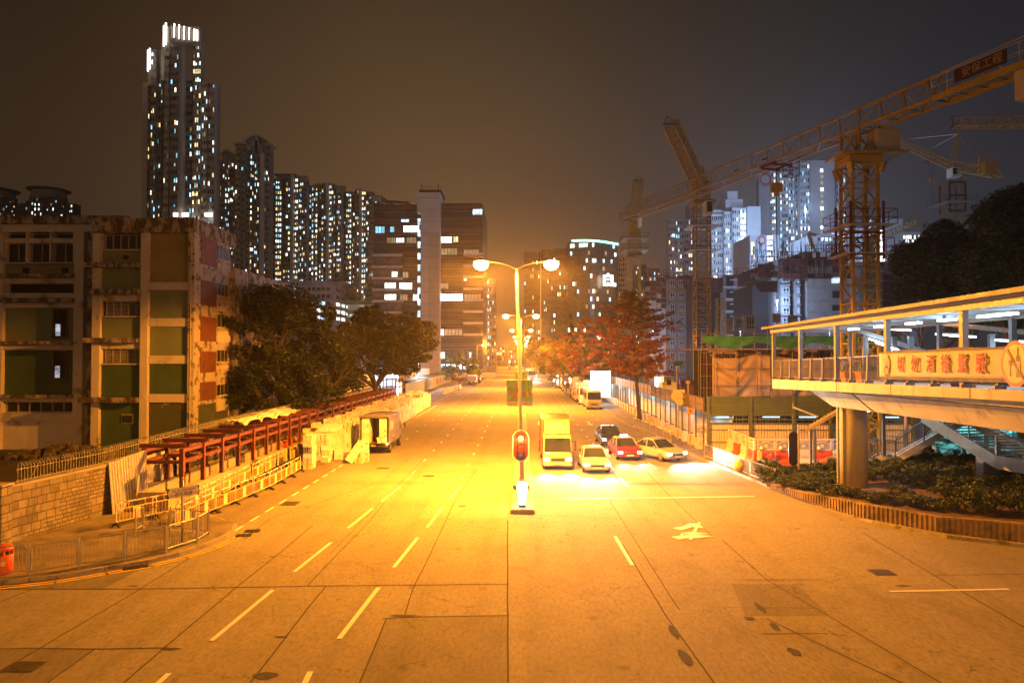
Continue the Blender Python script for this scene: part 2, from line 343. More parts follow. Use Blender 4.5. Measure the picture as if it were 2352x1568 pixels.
# ---- left pavement with kerb stones
PAVE = mat('pavement concrete', (.20,.17,.13), .85, .3, .8, stain=(.09,.075,.055), st_scale=.9, st=(.5,.66), bump=.4, bscale=30)
KS = mat('kerb stone', (.30,.27,.23), .8, .22, 2, stain=(.13,.11,.09), st_scale=1.5, bump=.3)
def slab(mb, pts, z0, z1):
    mb.prism([(x, y, z0) for x, y in pts], (0, 0, z1-z0))
def kerbline(pts, w, h, mb, gap=.02, seg=.95):
    pts = [Vector((x, y, 0)) for x, y in pts]
    for a, b in zip(pts, pts[1:]):
        L = (b-a).length; k = max(1, round(L/seg)); d = (b-a)/L; s_ = Vector((-d.y, d.x, 0))*w
        for i in range(k):
            p_ = a+d*(L*i/k+gap/2); q_ = a+d*(L*(i+1)/k-gap/2); hz = h+R.uniform(-.008, .008)
            mb.hexa([(p_.x,p_.y,-.05),(q_.x,q_.y,-.05),(q_.x+s_.x,q_.y+s_.y,-.05),(p_.x+s_.x,p_.y+s_.y,-.05),(p_.x,p_.y,hz),(q_.x,q_.y,hz),(q_.x+s_.x,q_.y+s_.y,hz),(p_.x+s_.x,p_.y+s_.y,hz)])
inner = []
kp = [Vector((x, y, 0)) for x, y in KERB]
for i, p_ in enumerate(kp):
    d = (kp[min(i+1, len(kp)-1)]-kp[max(i-1, 0)]).normalized(); inner.append((p_.x-d.y*.16, p_.y+d.x*.16))
mb = MB(); slab(mb, inner+[(-12.6,30.6),(-14.2,32.0),(-16.6,33.4),(-16.6,34.2),(-19.3,34.2),(-20.4,27.3),(-45,27.0),(-45,20.6)], -.1, .125); struct(mb, 'left_pavement', PAVE)
mb = MB(); kerbline(KERB, .16, .14, mb); kerbline([(-12.1,29.3),(-12.5,30.5),(-14.1,31.9),(-16.5,33.3)], .13, .13, mb); struct(mb, 'left_kerb', KS)
mb = MB(); slab(mb, [(-19,46),(-12.9,46),(-13.0,105),(-16.8,112),(-16.8,400),(-24,400),(-24,46)], -.1, .02); struct(mb, 'left_verge', PAVE)
mb = MB(); kerbline([(-16.8,108),(-16.8,300)], .16, .13, mb, seg=3); struct(mb, 'left_far_kerb', KS)
# ---- right pavement
RK = [(11.2,300),(11.2,100),(11.2,75.5),(11.9,62),(12.9,50),(13.7,42),(13.95,39.5),(14.6,35.2),(15.6,31.4),(17.4,28.9),(20.0,27.3),(24,26.2),(40,25)]
mb = MB(); kerbline(RK, .16, .14, mb); struct(mb, 'right_kerb', KS)
ri = [(x+.17, y+(.0 if i < 6 else .12)) for i, (x, y) in enumerate(RK)]
mb = MB(); slab(mb, ri+[(40,54),(26,56),(15.5,56),(14.6,300)], -.1, .125); struct(mb, 'right_pavement', PAVE)
# ---- median
mb = MB(); pr = [(-.57,0),(-.54,.15),(-.48,.19),(.50,.19),(.58,.15),(.62,0)]
y0 = 33.1
for y1 in [39, 47, 55, 63, 71, 79, 87, 95, 110, 130, 160, 200, 260, 340, 500, 800]:
    mb.prism([(x, y0, z) for x, z in pr], (0, y1-y0-.03, 0)); y0 = y1
struct(mb, 'median', mat('median concrete', (.42,.38,.30), .8, .2, 1.5, stain=(.2,.16,.12), st_scale=1.2, st=(.56,.68), bump=.3))
# ---- iron covers
def grate(px, py, w, d, rz, label):
    c = G(px, py); t = thing('drain_grate', label, 'drain grate', (c.x, c.y, .012), 'iron grates and covers in the road', rz)
    m_ = MB(); o = Vector((c.x, c.y, .012))
    m_.box(o.x-w/2, o.x+w/2, o.y-d/2, o.y+d/2, .012, .018); f = m_.build('frame', mat('cast iron', (.04,.035,.03), .6, .3, 6, metal=.4), t)
    m_ = MB(); k = 7
    for i in range(k): x = o.x-w/2+w*(i+.5)/k; m_.box(x-.02, x+.02, o.y-d*.42, o.y+d*.42, .0181, .032)
    m_.build('bars', mat('cast iron'  , (.04,.035,.03)), t); return t
grate(560, 1229, .62, .5, .2, 'iron gully grate at the end of the left kerb, nearer one of the pair')
grate(580, 1219, .62, .5, .2, 'iron gully grate at the end of the left kerb, farther one of the pair')
grate(312, 1303, .8, .36, .5, 'iron gully grate let into the double yellow line beside the kerb')
def cover(px, py, w, d, label, rz=0):
    c = G(px, py); t = MB(); t.box(c.x-w/2, c.x+w/2, c.y-d/2, c.y+d/2, .012, .022)
    for i in range(5): t.box(c.x-w*.4, c.x+w*.4, c.y-d*.4+i*d*.18, c.y-d*.4+i*d*.18+.03, .0222, .027)
    return single(t, 'manhole_cover', mat('cast iron cover', (.07,.06,.05), .6, .3, 6), label, 'manhole cover', (c.x, c.y, .012), 'iron grates and covers in the road')
cover(56, 1531, .75, .55, 'square iron cover in the dark slab at the lower left corner of the road')
cover(2025, 1314, .75, .6, 'large dark square cover in the road near the white line on the right')
cover(1721, 1420, .25, .2, 'small iron cover in the lower right part of the road')
cover(667, 1156, .8, .9, 'rectangular telephone cover in the road beside the yellow barriers')
cover(1062, 1162, .3, .2, 'small iron cover in the lane left of the signal, farther along than the others')
cover(985, 1093, .7, .5, 'dark iron cover in the left carriageway beyond the nearest lane dashes')
cover(880, 1075, .8, .5, 'dark iron cover in the road behind the box lorry')
# ================================================================ STREET LAMPS (median, double arm)
STEEL = mat('galvanised steel', (.42,.41,.38), .45, .15, 3, metal=.5)
LAMPGL = glow('sodium lamp bowl', (1,.72,.28), 16)
POWER = 43000
def lamp_post(loc, label, H=12.75, arms=(-2.1, 2.05), power=POWER, lean=.0, light=True, group='double-arm lamp posts on the median'):
    t = thing('street_lamp', label, 'street lamp', loc, group); X, Y, Z = loc
    m_ = MB(); m_.tube((X,Y,Z), (X+lean*.1,Y,Z+1.6), .14, .13, 12); m_.tube((X+lean*.1,Y,Z+1.6), (X+lean,Y,Z+H-.35), .105, .06, 12); m_.box(X-.22, X+.22, Y-.22, Y+.22, Z, Z+.04)
    for sx in (-1, 1):
        for sy in (-1, 1): m_.tube((X+sx*.17,Y+sy*.17,Z+.04), (X+sx*.17,Y+sy*.17,Z+.12), .025, k=6)
    m_.build('pole', STEEL, t)
    for ax in arms:
        m_ = MB(); tip = Vector((X+lean+ax*.82, Y, Z+H+.05)); m_.path([Vector((X+lean,Y,Z+H-.42)), Vector((X+lean+ax*.2,Y,Z+H-.2)), Vector((X+lean+ax*.5,Y,Z+H-.02)), tip], .035, 8); m_.build('arm', STEEL, t)
        s_ = 1 if ax > 0 else -1; hx = X+lean+ax
        m_ = MB(); m_.grid(lambda u, v: (hx+(u-.5)*.95, Y+.17*math.cos(v*math.pi)*math.sin(max(.15, min(u, 1-u)*2.4) if min(u,1-u)*2.4 < 1.57 else 1.57), Z+H+.02+.13*math.sin(v*math.pi)*(.5+.5*math.sin(u*math.pi))), 8, 6)
        h = m_.build('lamp_head', mat('lamp housing', (.3,.29,.27), .5), t)
        m_ = MB(); m_.lathe([(.03,-.46),(.22,-.41),(.35,-.26),(.39,-.08),(.34,.06),(.12,.13)], (hx, Y, Z+H+.0), 16, sx=1.15); m_.build('lamp_bowl', LAMPGL, h)
        if light:
            lamp('SPOT', 'lamp_light', (hx, Y, Z+H-.52), power*(1.55 if ax < 0 else .8), SODIUM, .16, parent=t, angle=rad(179), blend=.12, off=Vector(loc))
            lamp('POINT', 'lamp_glow', (hx, Y-.45, Z+H+.02), power*.065, SODIUM, .25, parent=t, off=Vector(loc))
    return t
LY = [41, 96, 152, 208, 264, 322, 380, 440]
for i, y in enumerate(LY):
    lamp_post((0 if i == 0 else -.12, y, .19), ['tall double-arm street lamp right behind the red traffic signal, banners on its pole', 'double-arm street lamp on the median, next one behind the nearest, banners low on its pole'][i] if i < 2 else ORD[i]+' double-arm street lamp along the median, counted from the traffic signal', lean=-.32 if i == 0 else 0, power=POWER*(1,.9,.65,.55,.5,.5,.5,.5)[i])
lamp_post((-.3, -14, .0), 'street lamp on the road behind the footbridge', power=POWER*.55)
# a row of single lamps at the far left kerb
def side_lamp(px, py, Y, label, side=1, power=6000):
    p_ = P(px, py, Y); H = p_.z; X = p_.x-side*1.6
    t = thing('side_street_lamp', label, 'street lamp', (X, Y, 0), 'single-arm lamps along the far left kerb'); m_ = MB()
    m_.tube((X,Y,0), (X,Y,H), .1, .06, 8); m_.build('pole', STEEL, t)
    m_ = MB(); m_.path([(X,Y,H-.1), (X+side*.8,Y,H+.1), (X+side*1.3,Y,H+.1)], .04, 6); m_.build('arm', STEEL, t)
    m_ = MB(); m_.lathe([(.05,-.12),(.2,-.08),(.24,.02),(.05,.1)], (p_.x, Y, H), 10, sx=1.8); m_.build('lamp_head', LAMPGL, t)
    lamp('POINT', 'lamp_light', (p_.x, Y, H-.3), power, SODIUM, .2, parent=t, off=Vector((X,Y,0)))
side_lamp(1109, 793, 190, 'single-arm street lamp with a bright orange head in front of the dark glass office block')
for i, (px, py, Y) in enumerate([(1115,807,300), (1138,808,420), (1157,806,430), (1173,807,440)]): side_lamp(px, py, Y, 'small far street lamp glowing at the end of the road, '+ORD[i]+' from the office block', power=9000)
# ---- flag banners on the first two poles
BG1 = mat('banner green', (.26,.50,.24), .7, .12, 2); BG2 = mat('banner teal green', (.18,.48,.24), .7, .15, 2)
BR = mat('banner red print', (.62,.045,.02), .6); BO = mat('banner orange print', (.72,.16,.03), .6); BW = mat('banner white strip', (.72,.62,.52), .6); BY = mat('banner yellow print', (.68,.60,.10), .6); BBL = mat('banner blue print', (.04,.12,.30), .6)
def banner(pole, x0, x1, y, z0, z1, kind, label):
    w = x1-x0; t = thing('flag_banner', label, 'banner', ((x0+x1)/2, y, z0), 'flag banners on the median lamp posts')
    m_ = MB(); m_.grid(lambda u, v: (x0+w*u, y+.015*math.sin(u*5+v*3), z0+.25*(z1-z0)/1.5+(z1-z0-.25*(z1-z0)/1.5)*v), 6, 10); cl = m_.build('cloth', BG1 if kind == 0 else BG2, t); sf = cl.modifiers.new('thickness', 'SOLIDIFY'); sf.thickness = .006
    m_ = MB(); m_.box(x0, x1, y-.01, y+.01, z0, z0+.16*(z1-z0)); m_.build('bottom_strip', BW, t)
    m_ = MB(); m_.tube((x0-.02,y,z1), (x1+.02,y,z1), .018); m_.tube((x0-.02,y,z0), (x1+.02,y,z0), .018); m_.build('rod', STEEL, t)
    h = z1-z0; yy = y-.028; m_ = MB()
    def arc(cx, cz, r, a0, a1, wd, sx=1, k=14, w1=None):
        for i in range(k):
            a = a0+(a1-a0)*i/k; b = a0+(a1-a0)*(i+1)/k; wa = wd*math.sin(math.pi*(i+.4)/(k+.8)); wb = wd*math.sin(math.pi*(i+1.4)/(k+.8)) if i < k-1 else wd*.05
            f = lambda a_, r_: (cx+r_*math.cos(a_)*sx, yy, cz+r_*math.sin(a_))
            m_.face([f(a, r-wa), f(a, r+wa), f(b, r+wb), f(b, r-wb)])
    if kind == 0:
        arc(x0+w*.05, z0+h*.62, w*.95, -1.5, .75, .05); m_.build('red_swoosh', BR, t)
        if w > .5:
            for s_, zz in (('The 6th', .93), ('Hong Kong', .875), ('Games', .82)): text_mb(s_, .1*w/.65, (x0+w*.06, yy+.01, z0+h*zz), (1,0,0), (0,0,1), BY, 'lettering', t, .004, 'LEFT')
        for s_, dx, zz in (('23/4-', .08, .60), ('28/5', .3, .47)): text_mb(s_, .2*w/.65, (x0+w*dx, yy, z0+h*zz), (1,0,.12), (-.1,0,1), BR, 'date', t, .004, 'LEFT')
    else:
        arc(x0+w*.55, z0+h*.36, w*.38, -.6, 3.9, .075); m_.build('orange_swoosh', BO, t)
        m_ = MB(); 
        f = [(x0+w*.15,z0+h*.50),(x0+w*.5,z0+h*.47),(x0+w*.85,z0+h*.52),(x0+w*.5,z0+h*.50)]; m_.face([(a, yy-.004, b) for a, b in f]); m_.build('blue_swoosh', BBL, t)
        m_ = MB(); m_.box(x0+w*.42, x0+w*.62, yy-.006, yy-.002, z0+h*.34, z0+h*.56); m_.build('yellow_mark', BY, t)
        for i, s_ in enumerate('第六屆'): text_mb(s_, .16*w/.65, (x0+w*.78, yy, z0+h*(.93-.1*i)), (1,0,0), (0,0,1), BY, 'lettering', t, .004)
        for i, s_ in enumerate('全港運動會'): text_mb(s_, .16*w/.65, (x0+w*.45, yy, z0+h*(.93-.1*i)), (1,0,0), (0,0,1), BY, 'lettering', t, .004)
    text_mb('20', .12*w/.65, (x0+w*.4, yy, z0+h*.08), (1,0,0), (0,0,1), BR, 'logo', t, .004)
banner(None, PX(1163.5,41), PX(1189,41), 41, PZ(1175,931.5,41), PZ(1175,872.5,41), 0, 'green banner with 23/4-28/5 on the left side of the nearest lamp post')
banner(None, PX(1198,41), PX(1223,41), 41, PZ(1210,931,41), PZ(1210,872.5,41), 1, 'green banner with yellow Chinese letters on the right side of the nearest lamp post')
banner(None, -.95, -.25, 96, 3.5, 5.2, 0, 'small far green banner on the left side of the second lamp post')
banner(None, .02, .7, 96, 3.5, 5.2, 1, 'small far green banner on the right side of the second lamp post')
# ---- traffic signal on the median
def signal(loc, face, label, lit=True, H=3.55):
    X, Y, Z = loc; t = thing('traffic_signal', label, 'traffic signal', loc)
    m_ = MB(); m_.tube((X,Y+.08,Z), (X,Y+.08,Z+H-.3), .055, k=12); m_.tube((X,Y+.08,Z), (X,Y+.08,Z+.05), .12, k=10); m_.build('pole', STEEL, t)
    def oval(w, h, y, cz, th, k=14):
        r = w/2; pts = [(X+r*math.cos(a), y, cz+(h/2-r)+r*math.sin(a)) for a in [math.pi*i/k for i in range(k+1)]]+[(X+r*math.cos(a), y, cz-(h/2-r)+r*math.sin(a)) for a in [math.pi+math.pi*i/k for i in range(k+1)]]
        return MB().prism(pts, (0, th, 0))
    cz = Z+H-.85; s = -1 if face else 1
    oval(.92, 1.74, Y, cz, .03).build('border', mat('signal border white', (.85,.82,.75), .6), t)
    oval(.82, 1.64, Y-s*.0-.006 if s < 0 else Y+.034, cz, .005 if s > 0 else .005).build('backing_board', mat('signal black', (.035,.012,.01), .45), t)
    hd = MB(); hd.box(X-.19, X+.19, Y-.10, Y-.01, cz-.62, cz+.62); hh = hd.build('signal_head', mat('signal black'  , (.035,.012,.01)), t, bevel=.03)
    for i, (dz, c) in enumerate(((.42, 'red'), (0, 'amber'), (-.42, 'green'))):
        m_ = MB(); 
        for a in range(12):          # hood over the lens
            a0 = math.pi*a/12; a1 = math.pi*(a+1)/12; r = .17
            f = lambda q, yy: (X+r*math.cos(q), yy, cz+dz+r*math.sin(q))
            m_.face([f(a0, Y-.10), f(a1, Y-.10), f(a1, Y-.3), f(a0, Y-.3)])
        v = m_.build('hood', mat('signal black'  , (.035,.012,.01)), hh); v.modifiers.new('thickness', 'SOLIDIFY').thickness = .008
        m_ = MB(); m_.tube((X, Y-.10, cz+dz), (X, Y-.125, cz+dz), .15, .13, 18)
        m_.build(c+'_lens', glow('red signal lens', (1,.30,.05), 9) if c == 'red' and lit else mat(c+' lens off', {'red':(.10,.01,.01),'amber':(.22,.04,.02),'green':(.16,.05,.035)}[c], .25), hh)
    if lit: lamp('SPOT', 'signal_light', (X, Y-.55, cz+.42), 1500, (1,.10,.01), .12, parent=t, to=(X, Y+.2, cz-.1), angle=rad(150), off=Vector(loc))
    return t
p_ = P(1196, 1024, 38.5)
signal((p_.x, 38.5, .19), True, 'traffic signal with glowing red lamp on the median, white rimmed oval board', H=p_.z-.19+.87)
# dark signal seen from behind at the right corner
c = G(1835, 1108, .12); t = thing('signal_back', 'dark oval signal board seen from behind on a grey pole in front of the bushes', 'traffic signal', c)
m_ = MB(); m_.tube(c, c+Vector((0,0,3.35)), .055, k=10); m_.build('pole', STEEL, t)
bz = PZ(1828, 1030, c.y); r = .28; hh_ = .98
pts = [(c.x-.27+r*math.cos(a), c.y+.05, bz+(hh_-r)*(1 if i < 13 else -1)+r*math.sin(a)) for i, a in enumerate([math.pi*k/12 for k in range(13)]+[math.pi+math.pi*k/12 for k in range(13)])]
MB().prism(pts, (0,.04,0)).build('backing_board', mat('signal black', (.03,.015,.012)), t)
m_ = MB(); m_.box(c.x-.42, c.x-.12, c.y+.1, c.y+.22, bz-.55, bz+.55); m_.build('signal_head', mat('signal black', (.03,.015,.012)), t)
# lit bollard at the nose of the median
X, Y = PX(1199.5, 33.7), 33.75; t = thing('lit_bollard', 'white glowing traffic bollard at the near end of the median', 'bollard', (X, Y, .19))
m_ = MB(); m_.box(X-.17, X+.17, Y-.12, Y+.12, .19, .27); m_.build('base', mat('bollard base black', (.03,.025,.02), .7), t)
m_ = MB(); m_.lathe([(.15,.33),(.17,.63),(.22,.9),(.25,1.05),(.24,1.3),(.19,1.38)], (X,Y,0), 14, sx=1, sy=.7); m_.build('shell', glow('bollard lamp', (1,.93,.75), 14, sample=True), t, smooth=True)
# keep-left plate behind it
X, Y = PX(1197, 35.5), 35.6; t = thing('sign_plate', 'small dark plate on short posts behind the glowing bollard', 'sign', (X, Y, .19)); m_ = MB(); m_.box(X-.42, X+.42, Y, Y+.03, .66, .86); m_.build('plate', mat('dark plate', (.10,.08,.06), .6), t); m_ = MB(); m_.tube((X-.3,Y+.03,.19),(X-.3,Y+.03,.8),.02); m_.build('post', STEEL, t); m_ = MB(); m_.tube((X+.3,Y+.03,.19),(X+.3,Y+.03,.8),.02); m_.build('post', STEEL, t)
# road name sign on the left pavement
c = G(418, 1251, .125); t = thing('road_name_sign', 'Lai Chi Kok Road name sign on a single grey post inside the left railing', 'street sign', c); top = PZ(417, 1099, c.y)
m_ = MB(); m_.tube(c, (c.x, c.y, top), .045, k=12); m_.lathe([(.055,0),(.055,.05),(.03,.08),(.0,.09)], (c.x, c.y, top-.02), 12); m_.build('post', STEEL, t, smooth=True)
u = Vector((.62,.785,0)).normalized(); nrm = Vector((u.y,-u.x,0)); cc = Vector((c.x, c.y, 0))+nrm*.07; z0 = PZ(420, 1126, c.y)-.04; Wd, Hd = .62, .19
cc.z = z0
m_ = MB(); q = [(-Wd,-Hd),(Wd,-Hd),(Wd,Hd),(-Wd,Hd)]; m_.prism([cc+u*a+Vector((0,0,b)) for a, b in q], nrm*.02); bd = m_.build('frame', mat('sign frame dark', (.035,.025,.02), .5), t)
m_ = MB(); q = [(-Wd*.99,0),(-Wd*.86,-Hd*.97),(Wd*.86,-Hd*.97),(Wd*.99,0),(Wd*.86,Hd*.97),(-Wd*.86,Hd*.97)]; m_.prism([cc+nrm*.021+u*a+Vector((0,0,b)) for a, b in q], nrm*.004); pl = m_.build('plate', mat('sign plate white', (.62,.58,.5), .4), t)
BLK = mat('sign letter black', (.02,.018,.015), .5)
text_mb('Lai Chi Kok Road', .125, cc+Vector((0,0,.085)), u, (0,0,1), BLK, 'lettering', t, .003, lift=.026)
text_mb('荔枝角道', .17, cc+Vector((0,0,-.075)), u, (0,0,1), BLK, 'lettering', t, .003, lift=.026)
text_mb('707-715', .075, cc-u*.39+Vector((0,0,-.09)), u, (0,0,1), BLK, 'lettering', t, .003, lift=.026); text_mb('705-703', .075, cc+u*.39+Vector((0,0,-.07)), u, (0,0,1), BLK, 'lettering', t, .003, lift=.026)
# litter bin
c = G(9, 1316, .125); t = thing('litter_bin', 'orange litter bin at the left edge behind the railing', 'litter bin', c); OR = mat('bin orange', (.75,.10,.02), .45, .1)
m_ = MB(); m_.lathe([(.2,0),(.26,.03),(.27,.62),(.25,.64)], c, 20); m_.build('body', OR, t, smooth=True)
m_ = MB(); m_.lathe([(.2,.62),(.2,.80)], c, 20); m_.build('opening', mat('bin dark inside', (.02,.012,.01), .8), t)
m_ = MB(); m_.lathe([(.27,.78),(.28,.84),(.24,.93),(.13,.98),(.02,1.0)], c, 20); m_.build('lid', OR, t, smooth=True)
m_ = MB(); 
for k in range(4): a = k*math.pi/2+.6; m_.box(c.x+.24*math.cos(a)-.03, c.x+.24*math.cos(a)+.03, c.y+.24*math.sin(a)-.03, c.y+.24*math.sin(a)+.03, c.z+.6, c.z+.82)
m_.build('pillar', OR, t)
m_ = MB(); m_.tube(c+Vector((.13,-.225,.38)), c+Vector((.14,-.25,.38)), .08, k=14); m_.build('emblem', mat('bin emblem', (.8,.6,.2), .5), t)
# ---- grey pedestrian railings
def railing(pts, label_of, group, H=1.0, mt=STEEL, z=.125, drop=None):
    proto = None
    for i, (a, b) in enumerate(zip(pts, pts[1:])):
        a = Vector((a[0], a[1], z)); b = Vector((b[0], b[1], z)); t = thing('pedestrian_railing', label_of(i), 'railing', a, group); d = (b-a).normalized(); L = (b-a).length
        m_ = MB(); m_.tube(a, a+Vector((0,0,H+.03)), .038, k=8); m_.tube(a, a+Vector((0,0,.03)), .07, k=8); m_.build('post', mt, t)
        m_ = MB(); p0 = a+d*.07; p1 = b-d*.07; zt = H-.03; zb = .13; r = .06
        m_.path([p0+Vector((0,0,zb)), p0+Vector((0,0,zt-r)), p0+d*r+Vector((0,0,zt)), p1-d*r+Vector((0,0,zt)), p1+Vector((0,0,zt-r)), p1+Vector((0,0,zb)), p0+Vector((0,0,zb))], .02, 6); m_.build('frame', mt, t)
        m_ = MB(); k = max(3, int(L/.135))
        for j in range(1, k): q = p0.lerp(p1, j/k); m_.tube(q+Vector((0,0,zb)), q+Vector((0,0,zt)), .009, k=5, cap=False)
        m_.build('bars', mt, t)
    m_ = MB(); m_.tube(b, b+Vector((0,0,H+.03)), .038, k=8); m_.build('post', mt, t)
rp = [(-19.2,22.9),(G(66,1319,.125).x,G(66,1319,.125).y),(G(180,1303,.125).x,G(180,1303,.125).y),(G(287,1286,.125).x,G(287,1286,.125).y),(G(381,1268,.125).x,G(381,1268,.125).y),(G(453,1245,.125).x,G(453,1245,.125).y),(G(474,1230,.125).x,G(474,1230,.125).y+.2)]
railing(rp, lambda i: ORD[i]+' grey railing panel along the left kerb from the litter bin', 'grey railing panels on the left pavement')
b2 = [rp[-1]]+[tuple(G(x, y, .125)[:2]) for x, y in ((445,1222),(391,1217),(328,1212),(311,1222))]
railing(b2, lambda i: ORD[i]+' grey railing behind the road name sign, inner row from the kerb end', 'grey railing panels on the left pavement', H=.95)
# railing at the right pavement
rr = [(11.5,72),(11.65,69.8),(11.8,67.6),(11.95,65.4),(12.1,63.2),(12.3,61),(12.5,58.8)]
railing(rr, lambda i: ORD[i]+' grey railing panel by the orange-leaved tree, counted from the minibus side', 'grey railing panels on the right pavement')
rr = [(13.15,50.6),(13.3,48.6),(13.5,46.6),(13.7,44.6),(13.85,42.6),(14.05,40.8),(14.2,39.4)]
railing(rr, lambda i: ORD[i]+' grey railing panel beside the water-filled barriers, counted from the far end', 'grey railing panels on the right pavement')
# ================================================================ LEFT: stone wall with hooped grille
def stone_mat():
    m, nn, ll, b = base_mat('random stone')
    tc = nn.new('ShaderNodeTexCoord').outputs['Object']; mp = nn.new('ShaderNodeMapping'); mp.inputs['Rotation'].default_value = (rad(90),0,rad(90)); 
    sp_ = nn.new('ShaderNodeSeparateXYZ'); ll.new(tc, sp_.inputs[0]); ad = nn.new('ShaderNodeMath'); ll.new(sp_.outputs[0], ad.inputs[0]); ll.new(sp_.outputs[1], ad.inputs[1]); cb = nn.new('ShaderNodeCombineXYZ'); ll.new(ad.outputs[0], cb.inputs[0]); ll.new(sp_.outputs[2], cb.inputs[1])
    def brick(w, h, off, sq, dx):
        m_ = nn.new('ShaderNodeMapping'); m_.inputs['Location'].default_value = (dx, dx*.37, 0); ll.new(cb.outputs[0], m_.inputs[0])
        t = nn.new('ShaderNodeTexBrick'); ll.new(m_.outputs[0], t.inputs[0]); t.inputs['Scale'].default_value = 1; t.inputs['Brick Width'].default_value = w; t.inputs['Row Height'].default_value = h; t.inputs['Mortar Size'].default_value = .018; t.inputs['Mortar Smooth'].default_value = .3
        t.offset = off; t.squash = sq; t.squash_frequency = 3; t.inputs['Color1'].default_value = (.32,.28,.2,1); t.inputs['Color2'].default_value = (.2,.17,.12,1); t.inputs['Mortar'].default_value = (.05,.045,.035,1); return t
    a = brick(.52, .34, .37, 1.5, 0); c_ = brick(.30, .17, .6, 1.6, .0); vs = nn.new('ShaderNodeTexVoronoi'); vs.inputs['Scale'].default_value = .9; vs.distance = 'CHEBYCHEV'; ll.new(cb.outputs[0], vs.inputs[0])
    sel = rng(nn, ll, vs.outputs['Color'], .52, .53); c = mixc(nn, ll, sel, a.outputs['Color'], c_.outputs['Color'])
    t = noise(nn, ll, tc, 1.4, 6, .65, stretch=(1,1,.5)); c = mixc(nn, ll, rng(nn, ll, t.outputs[0], .46, .7, 0, .8), c, (.07,.06,.04))
    t2 = noise(nn, ll, tc, 14, 5, .7); c = mixc(nn, ll, rng(nn, ll, t2.outputs[0], .4, .7, 0, .4), c, (.1,.085,.06))
    ll.new(c, b.inputs['Base Color']); b.inputs['Roughness'].default_value = .9
    fa = nn.new('ShaderNodeMix'); ll.new(sel, fa.inputs[0]); ll.new(a.outputs['Fac'], fa.inputs[2]); ll.new(c_.outputs['Fac'], fa.inputs[3])
    sb = nn.new('ShaderNodeMath'); sb.operation = 'SUBTRACT'; ml = nn.new('ShaderNodeMath'); ml.operation = 'MULTIPLY'; ml.inputs[1].default_value = .35; ll.new(t2.outputs[0], ml.inputs[0]); ll.new(ml.outputs[0], sb.inputs[0]); ll.new(fa.outputs[0], sb.inputs[1])
    bm = nn.new('ShaderNodeBump'); bm.inputs['Strength'].default_value = .9; bm.inputs['Distance'].default_value = .05; ll.new(sb.outputs[0], bm.inputs['Height']); ll.new(bm.outputs[0], b.inputs['Normal']); return m
STONE = stone_mat(); CONC = mat('raw concrete', (.36,.32,.25), .85, .15, .9, stain=(.20,.17,.12), st_scale=.8, st=(.52,.7), bump=.35, bscale=18)
WL = [(-20.15,27.2),(-19.35,32.0),(-19.3,92)]
t = thing('stone_wall', 'brown squared-rubble retaining wall with dark joints along the left pavement', 'wall', (-20,27.2,0))
m_ = MB()
ztop = lambda y: 2.28+.02*(y-27)*.5 if y < 45 else 2.45
pts = [(-20.15,27.2),(-19.35,32.0),(-19.3,40),(-19.3,60),(-19.3,92)]
for (x0, y0), (x1, y1) in zip(pts, pts[1:]): m_.hexa([(x0,y0,-.1),(x1,y1,-.1),(x1-.45,y1,-.1),(x0-.45,y0,-.1),(x0,y0,ztop(y0)),(x1,y1,ztop(y1)),(x1-.45,y1,ztop(y1)),(x0-.45,y0,ztop(y0))])
m_.build('masonry', STONE, t)
m_ = MB(); m_.box(-20.75, -20.02, 26.62, 27.19, -.1, 2.42); m_.build('end_pillar', STONE, t)
m_ = MB(); m_.box(-20.80, -19.97, 26.57, 27.24, 2.422, 2.50); m_.build('pillar_cap', CONC, t)
m_ = MB(); m_.box(-34, -20.76, 27.0, 27.4, -.1, 2.2); m_.build('masonry_return', STONE, t)
m_ = MB()
for (x0, y0), (x1, y1) in zip(pts, pts[1:]): m_.hexa([(x0+.04,y0,ztop(y0)+.002),(x1+.04,y1,ztop(y1)+.002),(x1-.49,y1,ztop(y1)+.002),(x0-.49,y0,ztop(y0)+.002),(x0+.04,y0,ztop(y0)+.08),(x1+.04,y1,ztop(y1)+.08),(x1-.49,y1,ztop(y1)+.08),(x0-.49,y0,ztop(y0)+.08)])
m_.build('coping', CONC, t)
# grille with hooped bars leaning to the road
GR = mat('old grille paint', (.33,.33,.27), .6, .3, 8, stain=(.16,.08,.03), st_scale=5)
def grille(a, b, label, tall=.85, brace=True):
    a = Vector(a); b = Vector(b); t = thing('grille_fence', label, 'fence', a, 'hooped grille sections on the stone wall'); d = (b-a).normalized(); nrm = Vector((d.y,-d.x,0)); L = (b-a).length; k = int(L/.155)
    m_ = MB()
    for i in range(k):
        q = a+d*(L*(i+.5)/k); h = tall+R.uniform(-.01,.01); j = R.uniform(-.01,.01)
        m_.path([q, q+Vector((0,0,h-.12))+d*j, q+nrm*.03+Vector((0,0,h-.03)), q+nrm*.12+Vector((0,0,h)), q+nrm*.22+Vector((0,0,h-.04)), q+nrm*.27+Vector((0,0,h-.15))], .013, 5)
    m_.build('hooped_bars', GR, t)
    m_ = MB(); m_.tube(a+Vector((0,0,.1)), b+Vector((0,0,.1)), .014, k=5); m_.tube(a+Vector((0,0,tall-.3)), b+Vector((0,0,tall-.3)), .016, k=5); m_.build('rails', GR, t)
    for i in range(max(1, int(L/2.2))):
        q = a+d*(1.1+2.2*i); m_ = MB(); m_.bar(q+Vector((0,0,tall-.1)), q-nrm*.45+d*.0+Vector((0,0,-.05)), .035, .01); m_.build('brace', GR, t)
secs = [27.6, 31.8]+[32.05+4.2*i for i in range(1, 15)]
xs = lambda y: -20.25+(y-27.2)*.8/4.8 if y < 32 else -19.45
